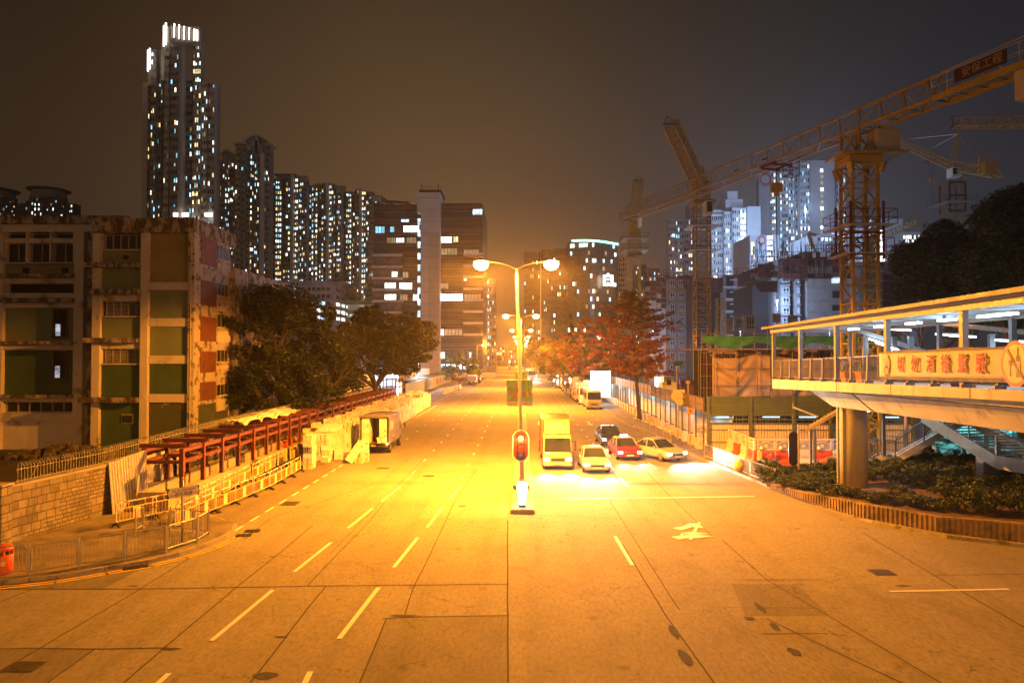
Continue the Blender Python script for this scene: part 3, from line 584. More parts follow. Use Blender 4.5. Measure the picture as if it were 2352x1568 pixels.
grille((-33.5,27.2,2.2), (-20.6,27.2,2.42), 'hooped grille section on the wall running off the left edge', tall=.75)
for i, (y0, y1) in enumerate(zip(secs, secs[1:])): grille((xs(y0)-.02,y0+.03,ztop(y0)+.08), (xs(y1)-.02,y1-.03,ztop(y1)+.08), ORD[i]+' hooped grille section on top of the stone wall, counted from its near corner')
# ================================================================ red steel canopy frame
RED = mat('red oxide steel', (.165,.045,.02), .6, .25, 1.3, stain=(.12,.03,.02), st_scale=2, bump=.1)
XF, XR, Y1, SPC, NB = -16.85, -18.75, 34.4, 2.28, 26
FZ = lambda i: .92+ (0 if i < 7 else .0); TZ = 2.98
t = thing('steel_canopy_frame', 'long red oxide steel frame of an unfinished covered walkway on a concrete plinth', 'canopy frame', (-17.8, Y1, 0))
def Ibeam(m_, p, q, h=.2, w=.13, up=(0,0,1)):
    p = Vector(p); q = Vector(q); d = (q-p).normalized(); u = Vector(up); m_.bar(p+u*(h/2-.008), q+u*(h/2-.008), w, .016, up=up); m_.bar(p-u*(h/2-.008), q-u*(h/2-.008), w, .016, up=up); m_.bar(p, q, .012, h-.034, up=up)
def Ipost(m_, x, y, z0, z1, s=.2):
    m_.box(x-s/2, x+s/2, y-.075, y-.063, z0, z1) if False else None
    m_.box(x-s/2, x-s/2+.014, y-.08, y+.08, z0, z1); m_.box(x+s/2-.014, x+s/2, y-.08, y+.08, z0, z1); m_.box(x-s/2+.015, x+s/2-.015, y-.008, y+.008, z0, z1)
for i in range(NB):
    y = Y1+SPC*i
    for x in (XF, XR):
        m_ = MB(); Ipost(m_, x, y, .96, TZ-.1); m_.box(x-.13, x+.13, y-.12, y+.12, .945, .96); m_.build('post', RED, t)
    m_ = MB(); Ibeam(m_, (XR-.25,y,TZ+.02), (XF+.18,y,TZ+.02)); m_.build('roof_beam', RED, t)
    m_ = MB(); Ibeam(m_, (XR+.12,y,2.2), (XF-.12,y,2.2), .17); m_.build('tie_beam', RED, t)
for i in range(NB-1):
    y = Y1+SPC*i
    for x in (XF, XR):
        m_ = MB(); Ibeam(m_, (x,y+.1,TZ-.22), (x,y+SPC-.1,TZ-.22)); Ibeam(m_, (x,y+.1,2.22), (x,y+SPC-.1,2.22), .17); m_.build('side_beams', RED, t)
# last bay stands taller
t2 = thing('steel_scaffold', 'small rusty red steel frame standing at the far end of the canopy frame', 'scaffold', (-17.2, 93.5, 0))
for x in (-18.6,-17.4,-16.4):
    for y in (93.2, 95.6): m_ = MB(); m_.bar((x,y,0),(x,y,4.4),.12); m_.build('post', RED, t2)
m_ = MB()
for z in (1.2,2.2,3.2,4.2):
    for y in (93.2,95.6): m_.bar((-18.7,y-.13,z),(-16.3,y-.13,z),.1)
m_.build('rails', RED, t2)
# plinth
t = thing('concrete_plinth', 'low raw concrete plinth walls under the red steel frame', 'wall', (-17.8, 33.4, 0))
m_ = MB(); gaps = [(42.4,43.9),(49.2,50.8),(58,59.4),(67,68.5),(78,79.5)]; y = 33.2
for g0, g1 in gaps+[(91.8,0)]: m_.box(XF-.22, XF+.24, y, g0, -.1, .944+R.uniform(-.03,0)); y = g1
m_.build('front_wall', CONC, t, bevel=.02)
m_ = MB(); y = 33.25
for g0, g1 in [(37.6,38.3),(45,46.2),(54,56),(64,65),(73,74.4)]+[(91.8,0)]: m_.box(XR-.25, XR+.2, y, g0, -.1, .943); y = g1
m_.build('rear_wall', CONC, t, bevel=.02)
m_ = MB(); m_.box(-18.54, -17.08, 33.22, 33.5, -.1, .93); m_.build('end_wall', CONC, t)
m_ = MB(); m_.box(XR+.22, XF-.24, 33.6, 91, -.1, .06); m_.build('walkway_floor', PAVE, t)
# corrugated sheets leaning on the stone wall
CORR = mat('weathered corrugated metal', (.50,.49,.45), .5, .2, 2, metal=.35, stain=(.26,.17,.09), st_scale=1.6, st=(.6,.72), stretch=(1,1,.25))
def corr(label, a, b, z0, z1, dx=.0, top=0, name='corrugated_sheet'):
    a = Vector((*a,0)); b = Vector((*b,0)); L = (b-a).length; d = (b-a)/L; nrm = Vector((d.y,-d.x,0)); nu = int(L/.045)
    m_ = MB(); m_.grid(lambda u, v: a+d*(u*L)+nrm*(.022*math.sin(u*L/.15*2*math.pi)+dx*(1-v))+Vector((0,0,z0+(z1-z0+top*u)*v-.03*abs(math.sin(u*7))*v)), nu, 3)
    o = single(m_, name, CORR, label, 'metal sheet', (a.x, a.y, z0), 'corrugated sheets against the stone wall'); o.modifiers.new('thickness', 'SOLIDIFY').thickness = .004; return o
corr('tall pale corrugated sheet leaning on the stone wall before the red frame', (-19.25,32.25), (-18.55,34.15), .1, 2.5, .30, .35)
corr('bent narrow corrugated sheet beside the first red post', (-18.50,33.55), (-18.3,33.1), .12, 1.75, .12)
corr('corrugated sheet on the stone wall inside the first bay of the red frame', (-19.12,35.0), (-19.12,37.4), .96, 2.4, .05)
corr('corrugated sheet on the stone wall inside the second bay of the red frame', (-19.12,38.4), (-19.12,39.9), .2, 2.3, .05)
corr('short corrugated sheet leaning inside the first bay of the red frame', (-18.92,36.2), (-18.95,37.6), .96, 1.9, .05)
# white tarpaulin over the frame
tp = mat('white tarpaulin', (.70,.66,.58), .5, .12, 1.5, bump=.3, bscale=4)
def tarp(x0, x1, y0, y1, z, label):
    m_ = MB(); m_.grid(lambda u, v: (x0+(x1-x0)*u+.12*math.sin(v*23+u*3), y0+(y1-y0)*v, z+.10*math.sin(u*5+v*17)*math.sin(v*11)+.22*math.sin(u*3.14)-.18*max(0, math.sin(v*(y1-y0)/SPC*2*math.pi))*(1 if u > .7 else .3)+.04*math.sin(u*31+v*9)), 22, 60)
    o = single(m_, 'tarpaulin', tp, label, 'tarpaulin', (x0, y0, z), smooth=True); o.modifiers.new('thickness', 'SOLIDIFY').thickness = .01
tarp(-18.9, -17.3, 43.2, 54.0, 3.22, 'crumpled white tarpaulin thrown over the roof beams of the red frame')
# ================================================================ yellow crowd barriers
YB = mat('barrier yellow', (.85,.50,.03), .4, .1, 3); WB = mat('barrier white', (.78,.74,.66), .4, .1, 3); OB = mat('barrier orange stripe', (.75,.10,.02), .4); BF = mat('barrier foot black', (.02,.018,.015), .7)
def barrier(orange=False):
    t = thing('crowd_barrier', 'x', 'crowd barrier', (0,0,0)); L, H = 1.86, 1.0
    fr = YB if not orange else OB
    m_ = MB(); x0, x1 = -L/2, L/2
    m_.path([(x0,0,.12),(x0,0,H-.16),(x0+.03,0,H-.06),(x0+.12,0,H),(x0+.3,0,H)], .027, 8); m_.path([(x0+.52,0,H),(x1-.52,0,H)], .027, 8); m_.path([(x1-.3,0,H),(x1-.12,0,H),(x1-.03,0,H-.06),(x1,0,H-.16),(x1,0,.12)], .027, 8); m_.build('frame', WB if not orange else OB, t)
    m_ = MB(); m_.tube((x0+.3,0,H),(x0+.52,0,H),.028,k=8); m_.tube((x1-.52,0,H),(x1-.3,0,H),.028,k=8); m_.build('stripes', OB, t)
    m_ = MB(); m_.tube((x0,0,.74),(x1,0,.74),.022,k=6); m_.tube((x0,0,.22),(x1,0,.22),.022,k=6)
    for x in (x0+.55, x1-.55): m_.tube((x,0,.74),(x,0,H),.02,k=6)
    for i in range(1, 12):
        x = x0+L*i/12
        if abs(x) > .2: m_.tube((x,0,.22),(x,0,.74),.014,k=5)
    m_.build('bars', fr, t)
    m_ = MB(); m_.box(-.17,.17,-.012,.012,.225,.735); m_.build('panel', mat('barrier panel', (.80,.66,.36), .45) if not orange else OB, t)
    for x in (x0, x1):
        m_ = MB()
        for s_ in (-1, 1): m_.prism([(x-.03,0,.2),(x-.03,s_*.08,.17),(x-.03,s_*.28,.03),(x-.03,s_*.28,0),(x-.03,s_*.2,0),(x-.03,s_*.05,.07),(x-.03,0,.08)], (.06,0,0))
        m_.build('foot', BF, t)
    return t
B0 = barrier(); used = [False]
def put_barrier(proto, flag, a, b, label, group, z=0):
    a = Vector((*a[:2], 0)); b = Vector((*b[:2], 0)); c = (a+b)/2; rz = math.atan2(b.y-a.y, b.x-a.x)
    if not flag[0]: o = proto; flag[0] = True; o['label'] = label; o['group'] = group; o.location = (c.x,c.y,z); o.rotation_euler = (0,0,rz)
    else: o = copy_tree(proto, (c.x,c.y,z), rz, label, group=group)
    return o
GB = 'yellow crowd barriers by the covered walkway works'
fr = [G(*p) for p in ((407,1217),(452,1197),(494,1177.5),(540,1159),(581,1141),(620,1124),(645,1110),(669,1096),(691,1083))]
for i, (a, b) in enumerate(zip(fr, fr[1:])): put_barrier(B0, used, a, b, ORD[i]+' yellow barrier of the row nearer the road, counted from the name sign', GB)
rr = [G(*p) for p in ((273,1215),(353,1197),(433,1180),(468,1163),(508,1142),(545,1122),(577,1106),(606,1091),(634,1077),(662,1063),(690,1050))]
for i, (a, b) in enumerate(zip(rr, rr[1:])): put_barrier(B0, used, a, b, ORD[i]+' yellow barrier of the row beside the concrete plinth, counted from the corrugated sheet', GB, z=.125 if i < 2 else 0)
put_barrier(B0, used, G(407,1217), G(420,1192), 'yellow barrier set crossways behind the road name sign post', GB)
BO_ = barrier(True); u2 = [False]
for i, (y0, y1) in enumerate([(52,53.9),(54,55.9),(59.6,61.5),(63,64.9)]): put_barrier(BO_, u2, (-17.9,y0), (-17.8,y1), ORD[i]+' orange barrier inside the red steel frame', 'orange crowd barriers inside the red frame', z=.06)
# ================================================================ polystyrene boxes
FOAM = [mat('white foam', (.74,.76,.80), .7, .06, 6, bump=.15, bscale=90), mat('cream foam', (.70,.68,.62), .7, .08, 6), mat('pale grey foam', (.66,.66,.60), .7, .08, 6), mat('yellowed foam', (.70,.62,.40), .7, .1, 6)]
TAPE = mat('brown tape', (.42,.27,.10), .4); BLUE = mat('blue net band', (.02,.05,.35), .5); DK = mat('box print', (.25,.22,.2), .6)
def foam_mesh(i):
    m_ = MB(); L, D, H = .585, .445, .362
    m_.box(-L/2+.012, L/2-.012, -D/2+.012, D/2-.012, 0, H-.075, 0); m_.box(-L/2, L/2, -D/2, D/2, H-.07, H, 0)
    if i % 2: m_.box(-.035, .035, -D/2-.003, D/2+.003, .02, H+.003, 1)
    if i % 3 == 1: m_.box(-L/2-.003, L/2+.003, -.03, .03, .02, H+.004, 1)
    if i % 4 == 2: m_.box(.08, .22, -D/2-.002, -D/2+.02, .1, .2, 2); m_.box(-L/2-.002, -L/2+.02, -.1, .08, .1, .2, 2)
    return m_.mesh('foam_box', [FOAM[i % 4], TAPE if i % 3 else WB, DK])
FM = [foam_mesh(i) for i in range(8)]; nbox = [0]
def fbox(p, rz=0, tilt=(0,0), k=None, label='white polystyrene fish box in the big roadside pile', group='polystyrene boxes in the roadside pile'):
    o = bpy.data.objects.new('foam_box', FM[R.choice([0,0,1,2,4,4,5,6,3,7]) if k is None else k]); S.collection.objects.link(o); o.location = p; o.rotation_euler = (tilt[0], tilt[1], rz); nbox[0] += 1
    return tag(o, label, 'box', group)
rest = MB()
def restbox(x, y, z, rz):
    c, s_ = math.cos(rz), math.sin(rz); hx, hy = .295, .225; q = [(-hx,-hy),(hx,-hy),(hx,hy),(-hx,hy)]; f = lambda a, b, zz: (x+a*c-b*s_, y+a*s_+b*c, zz)
    k = R.choice([0,0,0,1,2,3]); rest.hexa([f(a, b, z) for a, b in q]+[f(a, b, z+.29) for a, b in q], k); rest.hexa([f(a*1.03, b*1.03, z+.292) for a, b in q]+[f(a*1.03, b*1.03, z+.36) for a, b in q], k)
cells = []
y = 49.4
while y < 102:
    x1 = -13.6 if y < 53.6 else (-13.15 if y < 86 else -13.4); x0 = -15.3 if y < 53 else (-16.2 if y < 70 else -16.4)
    hh0 = 5 if y < 52 else 5.6
    x = x1
    ncol = 0
    while x > x0:
        h_ = int(hh0+R.choice([0,0,0,1,-1] if ncol else [0,0,1])); h_ = max(3, min(6, h_))
        if 54.5 < y < 59.8 and ncol == 0 and False: pass
        cells.append((x-.31+R.uniform(-.02,.02), y, h_, ncol)); x -= .635; ncol += 1
    y += .485
# which boxes can be seen: the top ones, the road side column and the near end
vis = []
for (x, y, h_, nc) in cells:
    for k in range(h_):
        outer = nc == 0 or y < 50.2 or (y > 53.6 and y < 54.3 and nc < 2) or k >= h_-1
        if outer: vis.append((((x)**2+(y)**2), x, y, k, nc))
vis.sort()
for i, (d_, x, y, k, nc) in enumerate(vis):
    rz = R.choice([0, math.pi/2, 0])*0+R.uniform(-.07,.07); xx = x+(R.uniform(-.03,.05) if nc == 0 else 0); 
    if i < 282: fbox((xx, y, .025+k*.372), rz+R.choice([0,0,0,.08,-.1]))
    else: restbox(xx, y, .025+k*.372, rz)
ro = rest.build('foam_box_pile', FOAM); tag(ro, 'long far part of the pile of white polystyrene boxes along the left kerb', 'box pile', kind='stuff')
# loose stacks near the lorry
L1 = 'white polystyrene box in the separate stack at the end of the yellow barriers'; g1 = 'polystyrene boxes in the small stack by the barriers'
c = G(706, 1078)
for k in range(6):
    for q in range(2): fbox((c.x-.0+R.uniform(-.03,.03), c.y+.25+q*.5, k*.372), R.uniform(-.06,.06)+.0, label=L1 if not (k == 3 and q == 0) else 'white polystyrene box with a blue net band in the stack by the barriers', group=g1)
m_ = MB()
for z in (0,.1,.2,.3): m_.box(c.x-.34, c.x+.30, c.y+.0, c.y+.015, 1.13+z, 1.155+z)
for x in (-.3,-.15,0,.15,.27): m_.box(c.x+x, c.x+x+.025, c.y-.014, c.y-.001, 1.12, 1.46)
single(m_, 'packing_net', BLUE, 'blue net band wrapped round a box in the stack by the barriers', 'net', (c.x, c.y, 1.12))
g2 = 'loose polystyrene boxes behind the lorry'
for (px, py), ks, rz in [((776,1056),2,.1),((757,1050),1,.5),((746,1062),1,-.2),((836,1060),4,.08),((823,1064),1,-.1)]:
    c = G(px, py)
    for k in range(ks): fbox((c.x, c.y+.25, k*.372), rz+R.uniform(-.05,.05), label=f'polystyrene box {"stacked " if ks > 1 else ""}on the road behind the open lorry' , group=g2)
a = G(801, 1063); dirv = Vector((.48,.25,.75)).normalized()
for k in range(4):
    p_ = a+dirv*(.40*k)+Vector((0,0,.12)); o = fbox(p_, .2, (0, .55), k=[0,4,0,2][k], label='polystyrene box in the short stack tipping over behind the lorry', group='tipping polystyrene boxes')
# ================================================================ box lorry
TY = mat('tyre rubber', (.02,.018,.016), .85, .2, 6); RIM = mat('wheel rim', (.35,.33,.3), .4, metal=.6); LB = mat('lorry grey blue', (.22,.21,.22), .55, .18, 1.2, stain=(.12,.10,.09), st_scale=1.6); LD = mat('lorry dark chassis', (.03,.028,.025), .8); LW = mat('lorry wood inside', (.20,.10,.05), .8, .3, 4)
GLS = glass('vehicle glass', (.025,.03,.035), .06)
def wheel(parent, x, y, r, w, side=1, name='wheel'):
    m_ = MB(); m_.tube((x-w/2,y,r),(x+w/2,y,r), r, k=18); o = m_.build(name, TY, parent); m_ = MB(); xs_ = x+side*w/2; m_.tube((xs_-side*.02,y,r),(xs_+side*.012,y,r), r*.58, r*.5, 14); m_.build('rim', RIM, o); return o
t = thing('box_lorry', 'grey box lorry with open back loaded with white polystyrene boxes', 'lorry', (-11.1,52.6,0))
x0, x1, ya, yb, zf, zr = -12.32, -10.02, 52.7, 57.0, .85, 2.82
m_ = MB(); m_.box(x1-.05, x1, ya, yb, zf, zr); m_.box(x0, x0+.05, ya, yb, zf, zr); m_.box(x0+.05, x1-.05, yb-.05, yb, zf, zr); m_.build('box_body', LB, t)
m_ = MB(); m_.grid(lambda u, v: (x0-.03+(x1-x0+.06)*u, ya-.1+(yb-ya+.1)*v, zr+.003+.09*math.sin(u*math.pi)), 10, 2); rf = m_.build('roof', LB, t, smooth=True); rf.modifiers.new('thickness', 'SOLIDIFY').thickness = .03
m_ = MB(); m_.box(x0, x1, ya, yb, zf-.08, zf-.002); m_.build('bed', LW, t)
m_ = MB(); m_.bar((x0+.03,ya-.02,zf-.1),(x0+.03,ya-.02,zr),.06); m_.bar((x1-.03,ya-.02,zf-.1),(x1-.03,ya-.02,zr),.06); m_.bar((x0,ya-.02,zr-.04),(x1,ya-.02,zr-.04),.06); m_.build('rear_frame', LB, t)
m_ = MB(); m_.box(x1+.002, x1+.02, ya+.25, ya+1.5, 1.75, 2.45); pn = m_.build('side_panel', mat('lorry window frame', (.45,.42,.38), .5), t)
m_ = MB()
for k in range(3): m_.box(x1+.021, x1+.028, ya+.3+k*.4, ya+.65+k*.4, 1.8, 2.4)
m_.build('side_window', mat('curtain cream', (.62,.55,.4), .6), t)
m_ = MB(); m_.box(-11.9, -10.4, 52.9, 58.6, .52, .68); m_.build('chassis', LD, t)
m_ = MB(); pf = [(57.1,.55),(58.75,.55),(58.8,1.2),(58.45,2.05),(57.1,2.1)]; m_.prism([(x0+.15,y,z) for y, z in pf], (x1-x0-.3,0,0)); cb_ = m_.build('cab', LB, t, bevel=.05)
m_ = MB(); m_.prism([(x1-.146,57.35,1.35),(x1-.146,58.5,1.35),(x1-.146,58.3,1.95),(x1-.146,57.35,1.95)], (.01,0,0)); m_.build('window', GLS, cb_)
m_ = MB(); m_.path([(x1-.1,58.4,1.9),(x1+.2,58.45,1.8)], .015); m_.box(x1+.14, x1+.26, 58.4, 58.45, 1.45, 1.8); m_.build('mirror', LD, t)
for x, s_ in ((x0+.28,-1),(x1-.22,1)):
    for y in (53.6, 57.9): wheel(t, x, y, .42, .26, s_)
m_ = MB(); m_.box(x0+.1, x1-.1, ya-.06, ya-.02, .55, .68); m_.build('bumper', LD, t)
for x, lit in ((x1-.18,True),(x0+.2,False)):
    m_ = MB(); m_.tube((x,ya-.075,.78),(x,ya-.045,.78),.075,k=12); m_.build('tail_light', glow('tail lamp amber', (1,.5,.12), 9) if lit else mat('tail lamp off', (.3,.05,.02), .3), t)
lamp('POINT', 'tail_lamp_light', (x1-.18,ya-.2,.76), 25, (1,.42,.08), .06, parent=t, off=OFF[t.name])
m_ = MB(); m_.box(-11.4,-11.05,ya-.075,ya-.065,.6,.7); m_.build('number_plate', mat('number plate yellow', (.8,.55,.05), .4), t)
text_mb('有限公司', .2, (x1+.004, 54.2, 1.25), (0,1,0), (0,0,1), mat('lorry lettering', (.7,.68,.62), .6), 'lettering', t, .004)
gl = 'polystyrene boxes loaded in the open back of the lorry'
for (x, n_) in ((x0+.45,5),(x1-.52,5)):
    for k in range(n_):
        for q in range(3): fbox((x, ya+.3+q*.5, zf+.0+k*.372), R.uniform(-.03,.03), k=3 if (k in (1,) and x < -11.5) else R.choice([0,4,2]), label='polystyrene box stacked on the '+('left' if x < -11.5 else 'right')+' side of the lorry bed', group=gl)
fbox((x1-.62, ya-.12, .93), .3, (.1,-.15), k=1, label='taped polystyrene box hanging tilted over the right edge of the lorry bed', group=gl)
# ================================================================ low parapet building behind the frame
t = thing('ramp_building', 'low cream concrete parapet with a louvred wall below behind the end of the red frame', 'building', (-21.5,78,0)); CRM = mat('cream render', (.55,.50,.40), .8, .15, .8, stain=(.3,.26,.2), st_scale=.6, st=(.55,.7))
m_ = MB(); m_.hexa([(-21.3,77,3.75),(-21.3,100,3.95),(-30,100,3.95),(-30,77,3.75),(-21.3,77,4.6),(-21.3,100,4.95),(-30,100,4.95),(-30,77,4.6)]); m_.build('parapet', CRM, t)
m_ = MB()
for k in range(4): m_.box(-21.5, -21.35, 77, 100, 2.0+k*.46, 2.14+k*.46)
for k in range(12): m_.box(-21.6, -21.51, 77.2+k*2, 77.45+k*2, 1.8, 3.74)
m_.build('louvres', CRM, t); m_ = MB(); m_.box(-29, -21.7, 77.2, 99.8, 0, 3.7); m_.build('rear_wall', mat('dark void', (.03,.028,.025), .9), t)
# ================================================================ derelict school block
def peel(name, col, dark, scale=1.0, th=(.5,.56), stretch=(1,1,1)):
    return mat(name, col, .88, .12, .5, stain=dark, st_scale=scale, st=th, stretch=stretch, bump=.35, bscale=9)
YS = 53.0
CW = peel('old white wash', (.50,.455,.37), (.22,.195,.155), .8, (.56,.66)); CROT = peel('mouldy concrete', (.30,.26,.20), (.055,.045,.035), 1.5, (.44,.54), (1.2,1,.6)); CPEEL = peel('peeling paint', (.42,.37,.29), (.11,.09,.07), 1.3, (.52,.56))
OL = mat('olive panel', (.21,.175,.07), .8, .1, .6, stain=(.13,.12,.05), st_scale=.35, st=(.45,.7)); GN1 = mat('sage green wall', (.14,.175,.085), .8, .1, .5, stain=(.18,.15,.08), st_scale=.4, st=(.5,.72)); GN2 = mat('dark green wall', (.04,.075,.025), .8, .15, .5); GNB = peel('flaking green wall', (.055,.065,.028), (.30,.26,.19), .7, (.62,.66))
RUST = mat('rust brown sheet', (.135,.045,.02), .75, .2, 1.2, stain=(.20,.08,.03), st_scale=.5, st=(.45,.75), stretch=(1,1,.3)); DARKI = mat('dark room', (.012,.011,.01), .95); FRM = mat('old window frame', (.30,.27,.22), .7, .2); OGL = glass('dusty glass', (.018,.018,.016), .5, .3)
X = lambda px, Y=YS: PX(px, Y); Z = lambda py, Y=YS: PZ(600, py, Y)
t = thing('derelict_school', 'derelict four-storey concrete school block with green panels and mouldy parapet', 'building', (X(330), YS, 0))
m_ = MB(); m_.box(X(210), X(434), YS+.7, YS+7.2, 0, Z(536)); m_.build('core', DARKI, t)
# parapet bands
m_ = MB(); m_.box(X(210), X(445)+.03, YS-.12, YS+7.6, Z(534), Z(500)); m_.build('roof_parapet', CROT, t)
# piers
def seg(name, px0, px1, py0, py1, ya, yb, mt, parent=t, Y=YS):
    m = MB(); m.box(X(px0, Y), X(px1, Y), ya, yb, Z(py1, Y), Z(py0, Y)); return m.build(name, mt, parent)
seg('pier', 210, 228, 534.3, 1060, YS, YS+.69, CW); seg('pier', 322, 339, 534.3, 1040, YS-.05, YS+.69, CW); seg('pier', 431, 445, 534.3, 1040, YS-.02, YS+.69, CPEEL)
m = MB(); m.box(X(437), X(438.4), YS-.07, YS-.021, Z(1020), Z(536)); m.build('drain_pipe', CW, t)
# window column 228..322
def recess(px0, px1, py0, py1, nb, kind, Y=YS, ya=.45, parent=t):
    w = thing_part = MB(); w.box(X(px0,Y), X(px1,Y), Y+ya+.1, Y+ya+.12, Z(py1,Y), Z(py0,Y)); o = w.build('window', OGL if kind != 'void' else DARKI, parent)
    fr_ = MB(); x0_, x1_ = X(px0,Y), X(px1,Y); z0_, z1_ = Z(py1,Y), Z(py0,Y)
    fr_.box(x0_, x1_, Y+ya, Y+ya+.09, z1_-.06, z1_-.002); fr_.box(x0_, x1_, Y+ya, Y+ya+.09, z0_+.002, z0_+.06)
    for i in range(nb+1):
        x = x0_+(x1_-x0_)*i/nb; x = min(max(x, x0_+.031), x1_-.031); fr_.box(x-.03, x+.03, Y+ya+.004, Y+ya+.094, z0_+.061, z1_-.061)
    if kind == 'louvre':
        for i in range(nb):
            for k in range(9):
                z = z0_+.15+(z1_-z0_-.3)*k/8; xx = x0_+(x1_-x0_)*i/nb; fr_.hexa([(xx+.06,Y+ya+.01,z-.03),(xx+(x1_-x0_)/nb-.06,Y+ya+.01,z-.03),(xx+(x1_-x0_)/nb-.06,Y+ya+.09,z+.03),(xx+.06,Y+ya+.09,z+.03),(xx+.06,Y+ya+.01,z-.02),(xx+(x1_-x0_)/nb-.06,Y+ya+.01,z-.02),(xx+(x1_-x0_)/nb-.06,Y+ya+.09,z+.04),(xx+.06,Y+ya+.09,z+.04)])
    fr_.build('window_frame', FRM, o); s_ = MB(); s_.box(x0_-.05, x1_+.05, Y+.12, Y+ya+.1, z0_-.09, z0_-.01); s_.build('sill', CW, o); return o
recess(231, 321, 536, 571, 5, 'open'); seg('spandrel', 228.2, 321.8, 574, 604, YS+.3, YS+.69, OL); m = MB(); m.box(X(277), X(288), YS+.22, YS+.29, Z(594), Z(584)); m.build('air_conditioner_hole', DARKI, t)
seg('ledge', 200, 321.5, 604, 614.5, YS-.55, YS+.66, CROT); seg('wall_panel', 228.2, 321.8, 615, 664, YS+.3, YS+.69, GN1); seg('ledge', 200, 321.5, 664, 676, YS-.55, YS+.66, CROT)
seg('beam', 228.2, 321.8, 676.3, 690.5, YS+.2, YS+.69, CW); recess(234, 321, 691, 725, 5, 'louvre'); seg('wall_panel', 228.2, 321.8, 729, 775.7, YS+.3, YS+.69, GN1); seg('ledge', 199, 321.5, 776, 787, YS-.55, YS+.66, CROT)
seg('beam', 228.2, 321.8, 787.3, 801, YS+.2, YS+.69, CW); recess(233, 321, 801.5, 835, 5, 'louvre'); seg('wall_panel', 228.2, 321.8, 840, 911, YS+.3, YS+.69, GN2); seg('ledge', 190, 321.5, 912, 924, YS-.55, YS+.66, CROT)
seg('wall_panel', 228.2, 321.8, 924.5, 1040, YS+.3, YS+.69, GN2); m = MB(); m.box(X(278), X(302), YS+.2, YS+.29, Z(972), Z(954)); m.build('small_window', DARKI, t); m = MB(); m.box(X(276), X(304), YS+.24, YS+.295, Z(974), Z(952)); m.build('small_window_frame', FRM, t)
# panel column 339..431
for a, b, mt in ((534.5,647,OL),(665.5,730,GN1),(749.5,816,GN1),(835.5,905,GN2),(924.5,1040,GNB)): seg('wall_panel', 339.3, 430.7, a, b, YS+.28, YS+.69, mt)
for a, b in ((647.2,665.2),(730.2,749.2),(816.2,835.2),(905.2,924.2)): seg('floor_band', 339.3, 430.7, a, b, YS+.12, YS+.69, CW)
# side wall facing the road
XS = X(445); ye = YS+6.5
def sy(px): return XS*F/(px-1199) if True else 0
def sz(py, y): return PZ(490, py, y)
m = MB(); m.box(XS-.5, XS, YS+.70, ye, 0, Z(534.4)); m.build('side_wall', CPEEL, t)
# storeys on the side wall: heights from the front bands
lev = [(548,618),(640,694),(714,770),(800,860),(890,945)]
for i, (a, b) in enumerate([(545,609),(645,704),(729,787),(810,860),(881,925)]):
    y0_, y1_ = sy(455), sy(491); z1_, z0_ = PZ(455,a-3,y0_), PZ(455,b-4,y0_)
    m = MB(); m.box(XS+.002, XS+.05, y0_, y1_, z0_, z1_); m.build('rust_panel', RUST, t)
    y2, y3 = sy(493), sy(518); w = MB(); zc1 = PZ(493,[565,650,722,804,884][i],y2); zc0 = PZ(493,[593,677,750,830,908][i],y2); w.box(XS+.004, XS+.03, y2, y3, zc0, zc1); o = w.build('window', OGL, t)
    w = MB()
    for yy in (y2, (y2*2+y3)/3, (y2+2*y3)/3, y3-.05): w.box(XS+.031, XS+.06, yy, yy+.05, zc0, zc1)
    w.build('window_frame', FRM, o)
    w = MB(); w.box(XS+.004, XS+.09, y2, y3, zc0-1.3, zc0-.35); w.build('panel_below_window', CW, t); w = MB(); w.box(XS+.004, XS+.12, y2-.05, y3+.1, zc0-.12, zc0-.002); w.build('sill', CW, t)
    w = MB(); zz = PZ(493,[618,702,783,862,940][i],y2); w.box(XS+.003, XS+.10, y2-.1, y3+.4, zz, zz+.5); w.build('floor_band', CPEEL if i % 2 else CW, t)
m = MB(); m.box(XS+.002, XS+.02, sy(452), sy(520), 0, 3.6); m.build('green_base', GNB, t)
